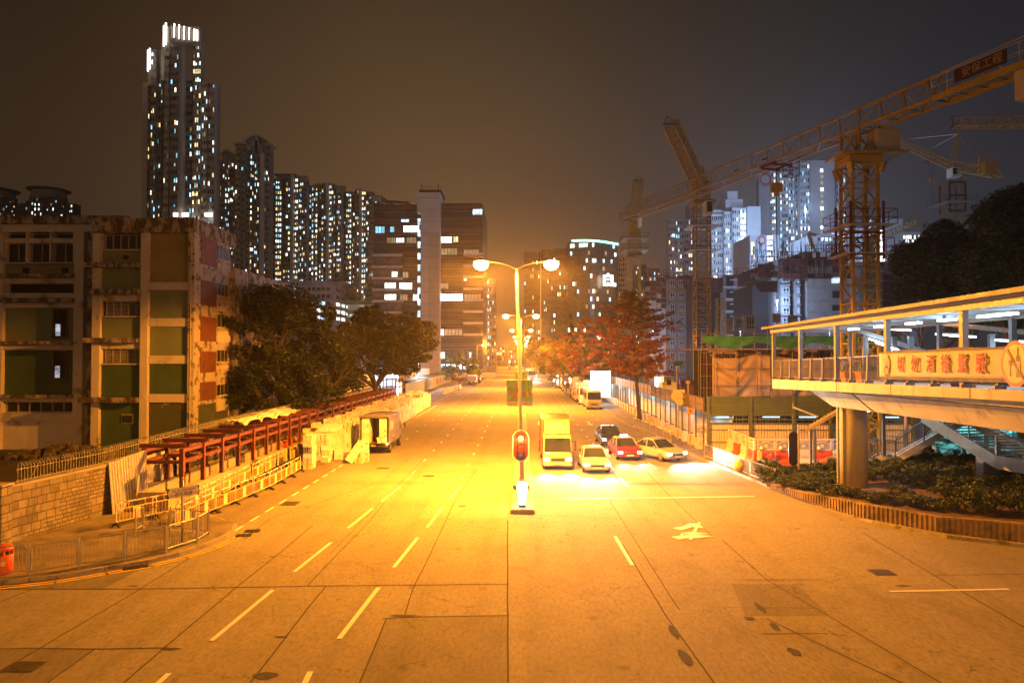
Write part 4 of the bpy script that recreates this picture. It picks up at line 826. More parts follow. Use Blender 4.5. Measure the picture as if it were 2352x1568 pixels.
# left wing, set back
YB_ = YS+2.0
def sg(name, px0, px1, py0, py1, ya, yb, mt): return seg(name, px0, px1, py0, py1, YB_+ya, YB_+yb, mt, t, YB_)
m = MB(); m.box(X(-330,YB_), X(209), YB_+.9, YB_+9, 0, Z(536,YB_)); m.build('wing_core', DARKI, t)
sg('roof_parapet', -330, 285, 494, 512, 0, 9.3, CROT); sg('roof_edge', -330, 209, 512.2, 530, .25, .9, CW)
for px in (40, -140, -300, 170-0):
    pass
PIERS = [(168,190),(-18,4),(-205,-183)]
for a, b in PIERS: sg('pier', a, b, 530.2, 1050, -.02, .89, CW)
seg('pier', 199, 209.8, 530.2, 1040, YB_-.0, YB_+.89, CROT, t, YB_)
def bay(pa, pb):
    n_ = 3; w_ = (pb-pa)/n_
    for i in range(n_):
        x0_ = pa+w_*i
        sg('fin', x0_+w_-4, x0_+w_-.5, 531, 601, .05, .8, CW)
        recess(x0_+1, x0_+w_-5, 533, 545, 1, 'void', YB_, .55); recess(x0_+1, x0_+w_-5, 556, 601, 2, 'open', YB_, .5)
    sg('transom', pa, pb-.3, 545.5, 555.5, .2, .85, CW); sg('spandrel', pa, pb-.3, 605, 628, .3, .89, OL)
    for q in (.25, .8): m = MB(); m.box(X(pa+(pb-pa)*q,YB_), X(pa+(pb-pa)*q+14,YB_), YB_+.22, YB_+.29, Z(628,YB_), Z(613,YB_)); m.build('air_conditioner_hole', DARKI, t)
    sg('ledge', pa-2, pb+2, 628.2, 637, -.4, .7, CROT); sg('beam', pa, pb-.3, 637.2, 650, .1, .89, CW)
    sg('sill_band', pa, pb-.3, 672, 684, .1, .89, CW); sg('ledge', pa-2, pb+2, 684.3, 694, -.4, .7, CROT); sg('beam', pa, pb-.3, 694.3, 706, .1, .89, CW)
    for (za, zb, mt) in ((706.5,783,GN1),(803.5,906,GN2)):
        sg('wall_panel', pa, pb-.3, za, zb, .35, .89, mt)
        px_ = pa+(pb-pa)*.70; h0 = za+4
        w = MB(); w.box(X(px_,YB_), X(px_+28,YB_), YB_+.28, YB_+.34, Z(h0+62,YB_), Z(h0,YB_)); o = w.build('window', DARKI, t)
        w = MB(); x0_, x1_, z0_, z1_ = X(px_-3,YB_), X(px_+31,YB_), Z(h0+65,YB_), Z(h0-3,YB_)
        w.box(x0_, x1_, YB_+.2, YB_+.27, z1_-.1, z1_); w.box(x0_, x1_, YB_+.12, YB_+.27, z0_, z0_+.1); w.box(x0_, x0_+.1, YB_+.2, YB_+.27, z0_+.101, z1_-.101); w.box(x1_-.1, x1_, YB_+.2, YB_+.27, z0_+.101, z1_-.101); w.build('window_frame', peel('brown frame', (.12,.06,.025), (.05,.03,.02)), o)
        if pa > 0:
            w = MB(); w.box(X(px_+3,YB_), X(px_+14,YB_), YB_+.255, YB_+.275, Z(h0+60,YB_), Z(h0+33,YB_)); w.build('light_behind', glow('room light far', (.75,.85,1), .45, var=.9, scale=3), o)
    sg('ledge', pa-2, pb+2, 783.3, 791, -.4, .7, CROT); sg('beam', pa, pb-.3, 791.2, 803.2, .1, .89, CW)
    sg('ledge', pa-2, pb+2, 906.3, 914, -.4, .7, CROT); sg('beam', pa, pb-.3, 914.2, 923, .1, .89, CW); recess(pa+2, pb-3, 924, 948, 6, 'open', YB_, .5)
    sg('sill_band', pa, pb-.3, 951, 968, .05, .89, CW); sg('wall_panel', pa, pb-.3, 968.4, 1050, .2, .89, CW)
bay(4, 168); bay(-183, -18)
# lower rear block seen over the trees
t = thing('rear_school_wing', 'lower mouldy concrete wing with a broken shed behind the school side wall', 'building', (X(560,62), 62, 0))
m = MB(); m.box(-29, -24.9, 59.6, 75, 0, PZ(530,640,62)); m.build('wall', CROT, t)
m = MB(); m.box(-28.5, -24.7, 59.55, 75, PZ(530,655,62)-.4, PZ(530,630,62)+.25); m.build('parapet', CPEEL, t)
m = MB(); m.box(-28, -26.3, 60, 63, PZ(530,630,62)+.26, PZ(530,590,62)); m.build('roof_shed', CROT, t)
m = MB(); m.tube((PX(571,61),61,PZ(571,700,61)), (PX(571,61),61,PZ(571,505,61)), .07); m.build('vent_pipe', CROT, t)
# yard behind the wall with a heap of rubble
m = MB(); m.box(-60, -20.2, 27.6, 52.6, -.1, .25); struct(m, 'school_yard', mat('yard dirt', (.055,.045,.032), .95, .4, .5, bump=.5, bscale=5))
m = MB()
for k in range(160):
    a = R.uniform(0, 6.28); r = R.random()**.6*3; x, y = -32+r*math.cos(a)*1.5, 49+r*math.sin(a)*.6; z = .25+max(0, 1.0-r*.3); s_ = R.uniform(.08,.3)
    if R.random() < .3: q = Vector((x,y,z)); m.bar(q, q+Vector((R.uniform(-1,1),R.uniform(-.5,.5),R.uniform(-.2,.5))), .04)
    else: m.hexa([(x-s_,y-s_,z-.3),(x+s_,y-s_*.7,z-.3),(x+s_*.8,y+s_,z-.3),(x-s_,y+s_,z-.3),(x-s_*.6,y-s_*.6,z+s_*.4),(x+s_*.5,y-s_*.4,z+s_*.5),(x+s_*.4,y+s_*.6,z+s_*.3),(x-s_*.4,y+s_*.5,z+s_*.5)])
tag(m.build('rubble_heap', mat('rubble', (.09,.075,.055), .95, .5, 2)), 'heap of rubble and scrap timber in the yard before the school', 'rubble', kind='stuff')
# ================================================================ trees
import numpy as np
rs = np.random.RandomState(11)
def leaf_mat(name, col, col2, rough=.6, trans=.25, split=.5):
    m, nn, ll, b = base_mat(name)
    tc = nn.new('ShaderNodeTexCoord').outputs['Object']; oi = nn.new('ShaderNodeTexWhiteNoise'); 
    ge = nn.new('ShaderNodeNewGeometry'); t = noise(nn, ll, tc, .55, 3, .6)
    ad = nn.new('ShaderNodeMath'); ll.new(t.outputs[0], ad.inputs[0]); m_ = nn.new('ShaderNodeMath'); m_.operation = 'MULTIPLY'; m_.inputs[1].default_value = .35; ll.new(ge.outputs['Random Per Island'], m_.inputs[0]); ll.new(m_.outputs[0], ad.inputs[1])
    c = mixc(nn, ll, rng(nn, ll, ad.outputs[0], split, split+.3), col, col2); ll.new(c, b.inputs['Base Color']); b.inputs['Roughness'].default_value = rough
    if trans:
        tr = nn.new('ShaderNodeBsdfTranslucent'); ll.new(c, tr.inputs[0]); ms = nn.new('ShaderNodeMixShader'); ms.inputs[0].default_value = trans; ll.new(b.outputs[0], ms.inputs[1]); ll.new(tr.outputs[0], ms.inputs[2]); ll.new(ms.outputs[0], nn['Material Output'].inputs[0])
    return m
BARK = mat('bark', (.06,.047,.033), .9, .3, 4, bump=.6, bscale=14); BARKP = mat('pale bark', (.26,.22,.17), .85, .25, 4, bump=.5, bscale=14)
def leaves_mesh(name, centers, radii, n_per, size, mats, mat_w, parent, flat=.75, shell=.35, down=0):
    """leaf-sized faces scattered through clumps; centers/radii in world coords"""
    C_ = np.array(centers); Rr = np.array(radii); tot = n_per.sum() if hasattr(n_per, 'sum') else n_per*len(C_)
    idx = np.repeat(np.arange(len(C_)), n_per); N = len(idx)
    d = rs.normal(size=(N,3)); d /= np.linalg.norm(d, axis=1)[:,None]; r = rs.uniform(shell, 1, N)**.6*(1+.18*rs.normal(size=N))
    p = C_[idx]+d*(r*Rr[idx])[:,None]*np.array([1,1,flat])
    a = rs.normal(size=(N,3)); a[:,2] *= .5; a /= np.linalg.norm(a, axis=1)[:,None]; bvec = rs.normal(size=(N,3)); bvec -= (bvec*a).sum(1)[:,None]*a; bvec /= np.linalg.norm(bvec, axis=1)[:,None]
    s_ = size*rs.uniform(.6,1.4,N)[:,None]
    V = np.stack([p-a*s_, p+bvec*s_*.42, p+a*s_, p-bvec*s_*.42], 1).reshape(-1,3)-np.array(OFF[parent.name])
    me = bpy.data.meshes.new(name); me.vertices.add(4*N); me.vertices.foreach_set('co', V.astype(np.float32).ravel())
    me.loops.add(4*N); me.loops.foreach_set('vertex_index', np.arange(4*N, dtype=np.int32)); me.polygons.add(N); me.polygons.foreach_set('loop_start', np.arange(0,4*N,4, dtype=np.int32)); me.polygons.foreach_set('loop_total', np.full(N,4,np.int32))
    for m_ in mats: me.materials.append(m_)
    cm = rs.choice(len(mats), size=len(C_), p=mat_w); sw = rs.random_sample(N) < .2; mi = cm[idx]; mi[sw] = rs.choice(len(mats), size=sw.sum(), p=mat_w)
    me.polygons.foreach_set('material_index', mi.astype(np.int32)); me.update(calc_edges=True)
    o = bpy.data.objects.new(name, me); S.collection.objects.link(o); o.parent = parent; OFF[o.name] = OFF[parent.name]; return o
def branch(mb, p, d, L, r, depth, tips, spread=.6, up=.15):
    k = 3; q = Vector(p); d = d.normalized(); r0 = r
    for i in range(k):
        d = (d+Vector((R.uniform(-.18,.18), R.uniform(-.18,.18), R.uniform(-.05,up)))).normalized(); q2 = q+d*L/k; r1 = r*(.84 if i < k-1 else .75); mb.tube(q, q2, r, r1, 6 if r > .06 else 4, cap=False); q = q2; r = r1
        if depth > 0 and i > 0:
            e = (d+Vector((R.uniform(-1,1), R.uniform(-1,1), R.uniform(-.2,.5)))*spread).normalized(); branch(mb, q, e, L*R.uniform(.55,.75), r*.65, depth-1, tips, spread, up)
    if depth > 0:
        for s_ in range(2): branch(mb, q, (d+Vector((R.uniform(-1,1), R.uniform(-1,1), R.uniform(-.3,.5)))*spread).normalized(), L*R.uniform(.6,.8), r*.75, depth-1, tips, spread, up)
    else: tips.append(q)
def tree(label, base, H, rx, ry, zc, rz, nclump, nleaf, size, mats, mw, name='tree', cat='tree', trunk_r=.3, group=None, bark=None, cr=(.16,.30), flat=.75, lobes=None, gap=0):
    base = Vector(base); t = thing(name, label, cat, base, group); tb = MB(); tips = []
    zl = max(1.2, zc-rz*1.05); tb.tube(base, base+Vector((0,0,zl*.5)), trunk_r*1.15, trunk_r*.85, 9); top = base+Vector((R.uniform(-.2,.2),0,zl*.5))
    tb.tube(base+Vector((0,0,zl*.5)), top+Vector((0,0,zl*.25)), trunk_r*.85, trunk_r*.7, 8)
    for k in range(5):
        a = k*1.26+R.uniform(-.3,.3); branch(tb, top+Vector((0,0,zl*.2)), Vector((math.cos(a)*.8*rx/max(rx,ry), math.sin(a)*.8*ry/max(rx,ry), R.uniform(.5,1.2))), (rz+rx)*.42, trunk_r*.5, 2, tips)
    tb.build('trunk', bark or BARK, t)
    cs, rr = [], []
    for k in range(nclump):
        a = R.uniform(0, 2*math.pi); e = math.asin(R.uniform(-.85,1)); q = R.uniform(.3,1.4)**.5
        if lobes: 
            lx, ly, lz, lr = R.choice(lobes); c = Vector((lx,ly,lz))+Vector((math.cos(a)*math.cos(e), math.sin(a)*math.cos(e), math.sin(e)))*lr*q
        else: c = Vector((base.x+rx*q*math.cos(a)*math.cos(e), base.y+ry*q*math.sin(a)*math.cos(e), base.z+zc+rz*q*math.sin(e)))
        if R.random() < gap: continue
        cs.append(tuple(c)); rr.append(R.uniform(cr[0]*.7, cr[1])*min(rx, rz))
    leaves_mesh('crown', cs, rr, nleaf, size, mats, mw, t, flat); return t
LG = leaf_mat('dark banyan leaf', (.006,.013,.004), (.014,.022,.006), trans=.1); LG2 = leaf_mat('olive banyan leaf', (.010,.016,.005), (.022,.028,.008), trans=.1); LDK = leaf_mat('night green leaf', (.014,.03,.012), (.03,.055,.018), trans=.12); LRD = leaf_mat('kapok red flower', (.33,.05,.016), (.26,.08,.02), trans=.3); LRD2 = leaf_mat('deep red leaf', (.19,.03,.012), (.26,.06,.016), trans=.3); LYG = leaf_mat('yellowing leaf', (.30,.22,.03), (.42,.24,.03), trans=.3); LGN = leaf_mat('fresh green leaf', (.09,.15,.03), (.16,.20,.05), trans=.3)
# big banyan behind the walkway: lobed outline from the photo
def lobe(px, py, r, Y): q = P(px, py, Y); return (q.x, q.y, q.z, r*Y/F)
LB1 = [lobe(*a) for a in ((600,760,85,62),(700,770,90,60),(560,840,60,62),(620,880,80,61),(740,850,75,62),(545,900,40,61),(650,720,50,63),(770,800,45,63),(700,900,60,59),(600,700,26,62),(690,710,34,61),(790,870,30,64))]
tree('large dark banyan tree beside the derelict school, overhanging the red frame', (-20.6,62,0), 13, 6.2, 5.5, 7.6, 5.2, 300, 330, .15, [LG, LG2], [.65,.35], trunk_r=.5, cr=(.10,.24), lobes=LB1)
LB2 = [lobe(*a) for a in ((870,765,50,86),(920,780,50,85),(830,790,40,86),(950,800,36,86),(880,820,42,85),(820,760,30,86),(960,765,28,86),(850,725,20,86),(930,830,30,85),(800,830,26,87))]
tree('second banyan tree with a rounded crown over the end of the red frame', (-17.4-.6,86,0), 12.5, 5.3, 5, 8.6, 3.6, 230, 300, .18, [LG, LG2], [.5,.5], trunk_r=.45, cr=(.14,.30), lobes=LB2)
LB3 = [lobe(*a) for a in ((1062,845,26,150),(1035,838,20,150),(1085,838,18,150),(1060,825,16,150),(1030,855,14,150),(1092,850,12,150))]
tree('small airy green tree on the left kerb before the dark glass office block', (PX(1054,150),150,0), 7.6, 4, 4, 4.8, 2.6, 90, 90, .2, [LGN, LG2], [.6,.4], trunk_r=.12, cr=(.15,.3), lobes=LB3)
# kapok in flower: whorls of level branches
def kapok(label, base, H, Rm, Y, levels=13, dens=1.15, mats=(LRD, LRD2, LYG), mw=(.6,.3,.1), z0f=.36, leaf=.16, nl=27, lean=0):
    base = Vector(base); t = thing('kapok_tree', label, 'tree', base, 'red flowering kapok trees on the right pavement'); tb = MB(); cs, rr = [], []
    pts = [base+Vector((lean*(i/6), R.uniform(-.05,.05), H*i/6)) for i in range(7)]
    for i in range(6): tb.tube(pts[i], pts[i+1], .24*(1-i/6.6)+.03, .24*(1-(i+1)/6.6)+.03, 8, cap=False)
    for lv in range(levels):
        f = z0f+(.97-z0f)*lv/(levels-1); z = H*(f+R.uniform(-.02,.02)); nb_ = 7; g_ = (f-z0f)/(1-z0f); Rl = Rm*max(.18, math.sin(math.pi*min(1, g_*.80+.20))**.8)*R.uniform(.8,1.1)
        ctr = base+Vector((lean*f,0,z)); a0 = R.uniform(0,1)
        for k in range(nb_):
            a = a0+k*2*math.pi/nb_+R.uniform(-.25,.25); L = Rl*R.uniform(.6,1.1); q = ctr; e0 = R.uniform(-.5,.7)
            for s_ in range(4):
                q2 = ctr+Vector((math.cos(a+R.uniform(-.12,.12)), math.sin(a+R.uniform(-.12,.12)), 0))*L*(s_+1)/4+Vector((0,0,(.16*L+e0)*((s_+1)/4)**2+R.uniform(-.1,.1))); tb.tube(q, q2, .05*(1-s_/5), .05*(1-(s_+1)/5), 4, cap=False); q = q2
                if s_ >= 0 and R.random() < (.45+.18*s_)*dens: cs.append(tuple(q+Vector((0,0,.08)))); rr.append(R.uniform(.3,.6))
                if s_ >= 1:
                    for _ in range(2):
                        if R.random() < .75*dens:
                            e = q+Vector((R.uniform(-.7,.7),R.uniform(-.7,.7),R.uniform(-.05,.35))); tb.tube(q, e, .02, .01, 3, cap=False); cs.append(tuple(e)); rr.append(R.uniform(.25,.5))
    tb.build('trunk', BARK, t); leaves_mesh('crown', cs, rr, nl, leaf, list(mats), list(mw), t, .55, .1)
kapok('tall kapok tree covered in orange-red flowers, nearest on the right pavement', (PX(1469,77),77,.12), 14.0, 4.6, 77, lean=-1.1)
kapok('second kapok tree with thin red flowers and pale bare branches, left of the tall one', (PX(1338,112),112,.12), 12.2, 5.6, 112, 8, .55, (LRD2, LRD, LYG), (.5,.3,.2), .35, .18, 40)
for i, (px, Y, H, rxx, w) in enumerate([(1300,128,9.5,4.4,(.1,.35,.55)),(1362,120,8.5,4.0,(.15,.35,.5)),(1275,158,10.5,5,(.15,.4,.45)),(1258,196,12,5.5,(.2,.4,.4)),(1322,175,12,6,(.3,.3,.4)),(1250,245,14,6,(.2,.4,.4))]):
    x = PX(px, Y); tree(['yellow-leaved street tree above the parked lorries','orange and green street tree between the two kapok trees','street tree over the far end of the parked vehicles','far yellow-green street tree near the bright bus','street tree with reddish crown behind the second kapok','farthest street tree on the right kerb before the glass towers'][i], (x,Y,.12), H, rxx, rxx, H*.62, H*.33, 60, 90, .17+.0006*Y, [LRD2, LGN, LYG], [w[0]*.5,w[1]+w[0]*.5,w[2]], trunk_r=.16, group='street trees along the right kerb', bark=BARKP, cr=(.16,.34), gap=.1)
for i, (px, Y) in enumerate([(1311,150),(1386,150)]):
    x = PX(px, Y); H = 16-i*1.5; cs = []; rr = []
    t = thing('conifer', ['slender dark conifer rising behind the right-hand street trees', 'second slender dark conifer next to the tall kapok'][i], 'tree', (x,Y,0)); tb = MB(); tb.tube((x,Y,0),(x,Y,H),.2,.03,6); tb.build('trunk', BARK, t)
    for k in range(46): f = k/45; a = R.uniform(0,6.3); r_ = (1-f)*1.6; cs.append((x+r_*math.cos(a)*.7,Y+r_*math.sin(a)*.7,4+(H-4)*f)); rr.append(.3+.6*(1-f))
    leaves_mesh('crown', cs, rr, 60, .2, [LDK], [1], t, .9)
# trees behind the footbridge, top right
LB4 = [lobe(*a) for a in ((2140,590,60,58),(2110,640,45,58),(2190,640,60,58),(2090,600,26,58),(2170,550,28,58),(2130,690,50,58),(2230,690,60,58),(2220,560,22,58))]
tree('broad dark green tree behind the footbridge roof, left of the taller one', (PX(2150,58),58,0), 17, 6, 5, 12, 4, 200, 300, .19, [LDK, LG], [.7,.3], trunk_r=.35, cr=(.12,.26), lobes=LB4)
LB5 = [lobe(*a) for a in ((2320,560,70,50),(2380,600,90,50),(2300,640,60,50),(2290,500,26,50),(2340,480,36,50),(2360,680,70,50),(2260,600,34,50),(2420,500,70,50),(2270,690,50,50))]
tree('tallest dark green tree at the right edge behind the footbridge', (PX(2350,50),50,0), 19, 6, 5, 13, 5, 240, 300, .17, [LDK, LG], [.75,.25], trunk_r=.4, cr=(.12,.26), lobes=LB5)
# ---- planter wall, shrubs and palms at the right corner
RIBC = mat('ribbed wall concrete', (.24,.18,.12), .85, .25, 1.5, stain=(.09,.07,.05), st_scale=1, st=(.5,.66), bump=.3)
wp = [(1752,1118,1107),(1837,1150,1129),(1978,1193,1157),(2145,1224,1186),(2352,1250,1203),(2600,1262,1205)]
wb = [G(a, b, .12)+Vector((.32,.22,0)) for a, b, c in wp]; wz = [P(a, c, q.y).z for (a, b, c), q in zip(wp, wb)]
t = thing('planter_wall', 'low curved concrete retaining wall with vertical ribs along the right kerb', 'wall', wb[2]); m = MB(); rb = MB()
for i in range(len(wb)-1):
    a, b = wb[i], wb[i+1]; d = (b-a); L = d.length; d /= L; nr = Vector((-d.y, d.x, 0)); nr = nr if nr.y > 0 else -nr; q = nr*.3
    m.hexa([a, b, b+q, a+q, Vector((a.x,a.y,wz[i])), Vector((b.x,b.y,wz[i+1])), Vector((b.x,b.y,wz[i+1]))+q, Vector((a.x,a.y,wz[i]))+q])
    k = int(L/.19)
    for j in range(k):
        p_ = a+d*(L*(j+.5)/k); zt = wz[i]+(wz[i+1]-wz[i])*(j+.5)/k-.04; rb.hexa([p_-d*.05, p_+d*.05, p_+d*.05-nr*.07, p_-d*.05-nr*.07, (p_-d*.05)+Vector((0,0,zt-.12)), (p_+d*.05)+Vector((0,0,zt-.12)), (p_+d*.05-nr*.07)+Vector((0,0,zt-.12)), (p_-d*.05-nr*.07)+Vector((0,0,zt-.12))])
m.build('wall_body', RIBC, t); rb.build('ribs', RIBC, t)
m = MB(); m.grid(lambda u, v: (13.8+u*26+(.0), 0, 0), 1, 1) if False else None
def planter(u, v):   # soil surface rising behind the wall
    k = u*(len(wb)-1); i = min(int(k), len(wb)-2); f = k-i; a = wb[i].lerp(wb[i+1], f); z = wz[i]+(wz[i+1]-wz[i])*f; far = Vector((15.4+u*26, 44.6+u*3, 0)); q = a.lerp(far, v); q.z = z-.06+min(1,u*1.6)*(.25*math.sin(v*3)+.12*v); return q+Vector((.0,.28*(1-v),0))
m = MB(); m.grid(planter, 20, 16); struct(m, 'planter_soil', mat('planter soil', (.10,.06,.035), .95, .4, 1.5, bump=.5, bscale=10))
SH1 = leaf_mat('shrub leaf', (.032,.045,.008), (.085,.095,.02), trans=.12); SH2 = leaf_mat('shrub leaf green', (.024,.045,.01), (.055,.08,.018), trans=.12)
def shrub(c, r, h, label, n=14, nl=130, size=.055, mats=(SH1, SH2), group='shrubs in the planter at the right corner'):
    t = thing('shrub', label, 'shrub', c, group); tb = MB(); cs, rr = [], []
    for k in range(n):
        a = R.uniform(0,6.3); q = R.random()**.5; p_ = Vector((c[0]+r*q*math.cos(a), c[1]+r*q*math.sin(a), c[2]+h*(.35+.45*(1-q*q))+R.uniform(-.08,.12))); cs.append(tuple(p_)); rr.append(R.uniform(.28,.45)*r); tb.tube(Vector(c), p_, .015, .008, 4, cap=False)
    tb.build('stems', BARK, t); leaves_mesh('foliage', cs, rr, nl, size, list(mats), [.5,.5] if len(mats) == 2 else [1], t, .75, .2); return t
pos = []
for u_ in range(0, 26):
    for v_ in range(0, 7):
        u = (u_+R.random()*.8)/26; v = .04+v_*.11+R.uniform(0,.04); q = planter(u, v)
        if abs(q.x-16.9) < 1.3 and abs(q.y-35.8) < 1.5: continue
        if q.x < 40 and R.random() < .88: pos.append(q)
protos = [shrub(tuple(q), R.uniform(.6,.8), R.uniform(.65,.9), 'dense leafy shrub in the planted bed behind the ribbed wall', 12, 90, .07) for q in pos[:7]]
for i, q in enumerate(pos[7:]): c_ = copy_tree(protos[i % 7], tuple(q), R.uniform(0,6.28)); c_.scale = (1,1,(.6 if q.x < 18 else 1)*R.uniform(.6,1.15))
def palm(c, H, label, r=1.3, nf=14, mt=None):
    mt = mt or LDK; t = thing('palm', label, 'palm', c, 'palms under the footbridge stairs'); c = Vector(c); tb = MB(); tb.tube(c, c+Vector((.05,0,H)), .13, .10, 8); tb.build('trunk', BARKP, t); m = MB()
    for k in range(nf):
        a = k*2.4+R.uniform(-.2,.2); e = R.uniform(-.2,1.1); d = Vector((math.cos(a)*math.cos(e), math.sin(a)*math.cos(e), math.sin(e))); q = c+Vector((.05,0,H)); tip = q+d*r*.6; m.tube(q, tip, .012, k=3, cap=False)
        sd = d.cross(Vector((0,0,1))).normalized(); up = sd.cross(d)
        for j in range(13):
            b_ = (j-6)/6*1.25; dd = (d*math.cos(b_)+sd*math.sin(b_)).normalized(); L = r*.62*(1-.25*abs(b_)); p2 = tip+dd*L-Vector((0,0,L*.35)); w_ = (dd.cross(up)).normalized()*.03; m.face([tip-w_*.3, tip+dd*L*.55-w_, p2, tip+dd*L*.55+w_])
    m.build('fronds', mt, t)
for i, (px, py, Y, H) in enumerate([(2078,1055,46,4.6),(2210,1072,42,1.4),(2290,1075,40,2.2),(2330,1080,38,1.8),(2150,1065,44,1.2),(2262,1070,43,2.8)]):
    palm((PX(px,Y),Y,.5), H, ['tall palm standing between the stairs and the round bridge column','low fan palm in front of the turquoise lit wall, left one','fan palm right of the square pier under the landing','fan palm at the right edge below the landing','smallest palm before the turquoise lit wall','fan palm beside the square pier, taller than its neighbours'][i])
palm((PX(1890,58),58,0), 4.6, 'palm top showing behind the corrugated stair roof', mt=LGN)
# ================================================================ FOOTBRIDGE
BRC = mat('bridge concrete', (.40,.40,.40), .75, .12, .5, stain=(.22,.20,.17), st_scale=1.3, st=(.52,.72), stretch=(1.6,1.6,.35), bump=.15, bscale=20); GREY = mat('bridge steel grey', (.15,.155,.17), .5, .12, 2, metal=.2); GREYD = mat('railing dark grey', (.13,.13,.135), .5, .12, 2, metal=.3)
BX0, BY0, DX, DY = 570.5/F*42, 42.0, -.495, -5.28
def bp(i, z=0, off=0):       # along the bridge front edge; off = metres behind the front
    d = Vector((DX, DY, 0)).normalized(); nr = Vector((-d.y, d.x, 0)); return Vector((BX0+DX*i, BY0+DY*i, z))+nr*off
dz0, dz1 = 7.5-55*42/F, 7.5-81*17.6/F
dk = lambda i: dz0+(dz1-dz0)*i/4.62           # deck level rises towards the camera
RT = 9.18
W_ = 4.6
IE = 9.0
t = thing('footbridge', 'cream concrete footbridge with a lit covered deck at the right edge', 'footbridge', bp(2,0,2.3)); FB = t
def slabseg(m, i0, i1, o0, o1, za0, zb0, za1, zb1):
    m.hexa([bp(i1,zb0(i1) if callable(zb0) else zb0,o0), bp(i0,zb0(i0) if callable(zb0) else zb0,o0), bp(i0,zb0(i0) if callable(zb0) else zb0,o1), bp(i1,zb0(i1) if callable(zb0) else zb0,o1), bp(i1,za0(i1),o0), bp(i0,za0(i0),o0), bp(i0,za0(i0),o1), bp(i1,za0(i1),o1)])
th = lambda i: .56-.06*i if i < 5 else .26
js = [0, .95, 2.05, 3.1, 4.1, 5.2, 6.5, 8, IE]
for a, b in zip(js, js[1:]):
    m = MB(); m.hexa([bp(b-.004,dk(b)-th(b),0), bp(a+.004,dk(a)-th(a),0), bp(a+.004,dk(a)-th(a),.35), bp(b-.004,dk(b)-th(b),.35), bp(b-.004,dk(b),0), bp(a+.004,dk(a),0), bp(a+.004,dk(a),.35), bp(b-.004,dk(b),.35)]); m.build('edge_beam', BRC, t, bevel=.02)
m = MB(); m.hexa([bp(IE,dk(IE)-.5,.36), bp(.02,dk(0)-.45,.36), bp(.02,dk(0)-.45,W_), bp(IE,dk(IE)-.5,W_), bp(IE,dk(IE)-.06,.36), bp(.02,dk(0)-.06,.36), bp(.02,dk(0)-.06,W_), bp(IE,dk(IE)-.06,W_)]); m.build('deck', BRC, t)
# girder: haunched web set back under the slab
gb = lambda i: 3.72+(4.28-3.72)*(i-.6)/4 if i > .6 else 3.72
m = MB(); g0 = 1.0
def gird(m, i0, i1, zt0, zt1, zb0, zb1, o0=.75, o1=3.9):
    m.hexa([bp(i1,zb1,o0+.45), bp(i0,zb0,o0+.45), bp(i0,zb0,o1-.45), bp(i1,zb1,o1-.45), bp(i1,zt1,o0), bp(i0,zt0,o0), bp(i0,zt0,o1), bp(i1,zt1,o1)])
dt = lambda i: dk(i)-.52
Gz = lambda px, py, i: P(px, py, bp(i,0,1.1).y).z
zA = Gz(1880,929,1.0); zB = Gz(1960,942,2.0); zC = Gz(2352,987,4.75)
gz = lambda i: zA+(zB-zA)*(i-1.1) if i < 2.1 else zB+(zC-zB)*(i-2.1)/2.65
m = MB(); m.hexa([bp(2.2,gz(2.2),1.2), bp(1.28,gz(1.28),1.2), bp(1.28,gz(1.28),3.4), bp(2.2,gz(2.2),3.4), bp(1.98,dt(1.98)-.01,.75), bp(.86,dt(.86)-.01,.75), bp(.86,dt(.86)-.01,3.9), bp(1.98,dt(1.98)-.01,3.9)]); m.build('end_girder', BRC, t)
m = MB(); m.hexa([bp(IE,gz(4.75)+.2,1.2), bp(2.26,gz(2.26),1.2), bp(2.26,gz(2.26),3.4), bp(IE,gz(4.75)+.2,3.4), bp(IE,dt(IE)-.01,.75), bp(2.02,dt(2.02)-.01,.75), bp(2.02,dt(2.02)-.01,3.9), bp(IE,dt(IE)-.01,3.9)]); m.build('main_girder', BRC, t)
# round column with drain pipe
cx, cy = PX(1956,35.8)+.0, 36.4; ctop = gz(1.6)+.1
cx = bp((BY0-cy)/-DY,0,2.3).x; cx = PX(1956,cy); m = MB(); m.lathe([(.70,-.3),(.70,ctop-.25),(.74,ctop+.3)], (cx,cy,0), 32); m.build('column', BRC, t, smooth=True)
m = MB(); px_ = PX(1921,cy-.2); m.tube((px_,cy-.3,-.1),(px_,cy-.3,ctop+.35),.07,k=10)
for z in (.9,2.0,3.1,4.1): m.tube((px_,cy-.3,z),(px_,cy-.3,z+.06),.085,k=10)
m.bar((px_,cy-.3,ctop+.3),(px_-.9,cy-.3+.3,ctop+.75),.09); m.build('drain_pipe', BRC, t)
# corbel at the far end
m = MB(); m.path([P(1822,925,41.5), P(1822,935,41.5), P(1880,957,40.2)], .06, 8); m.build('end_pipe', GREY, t)
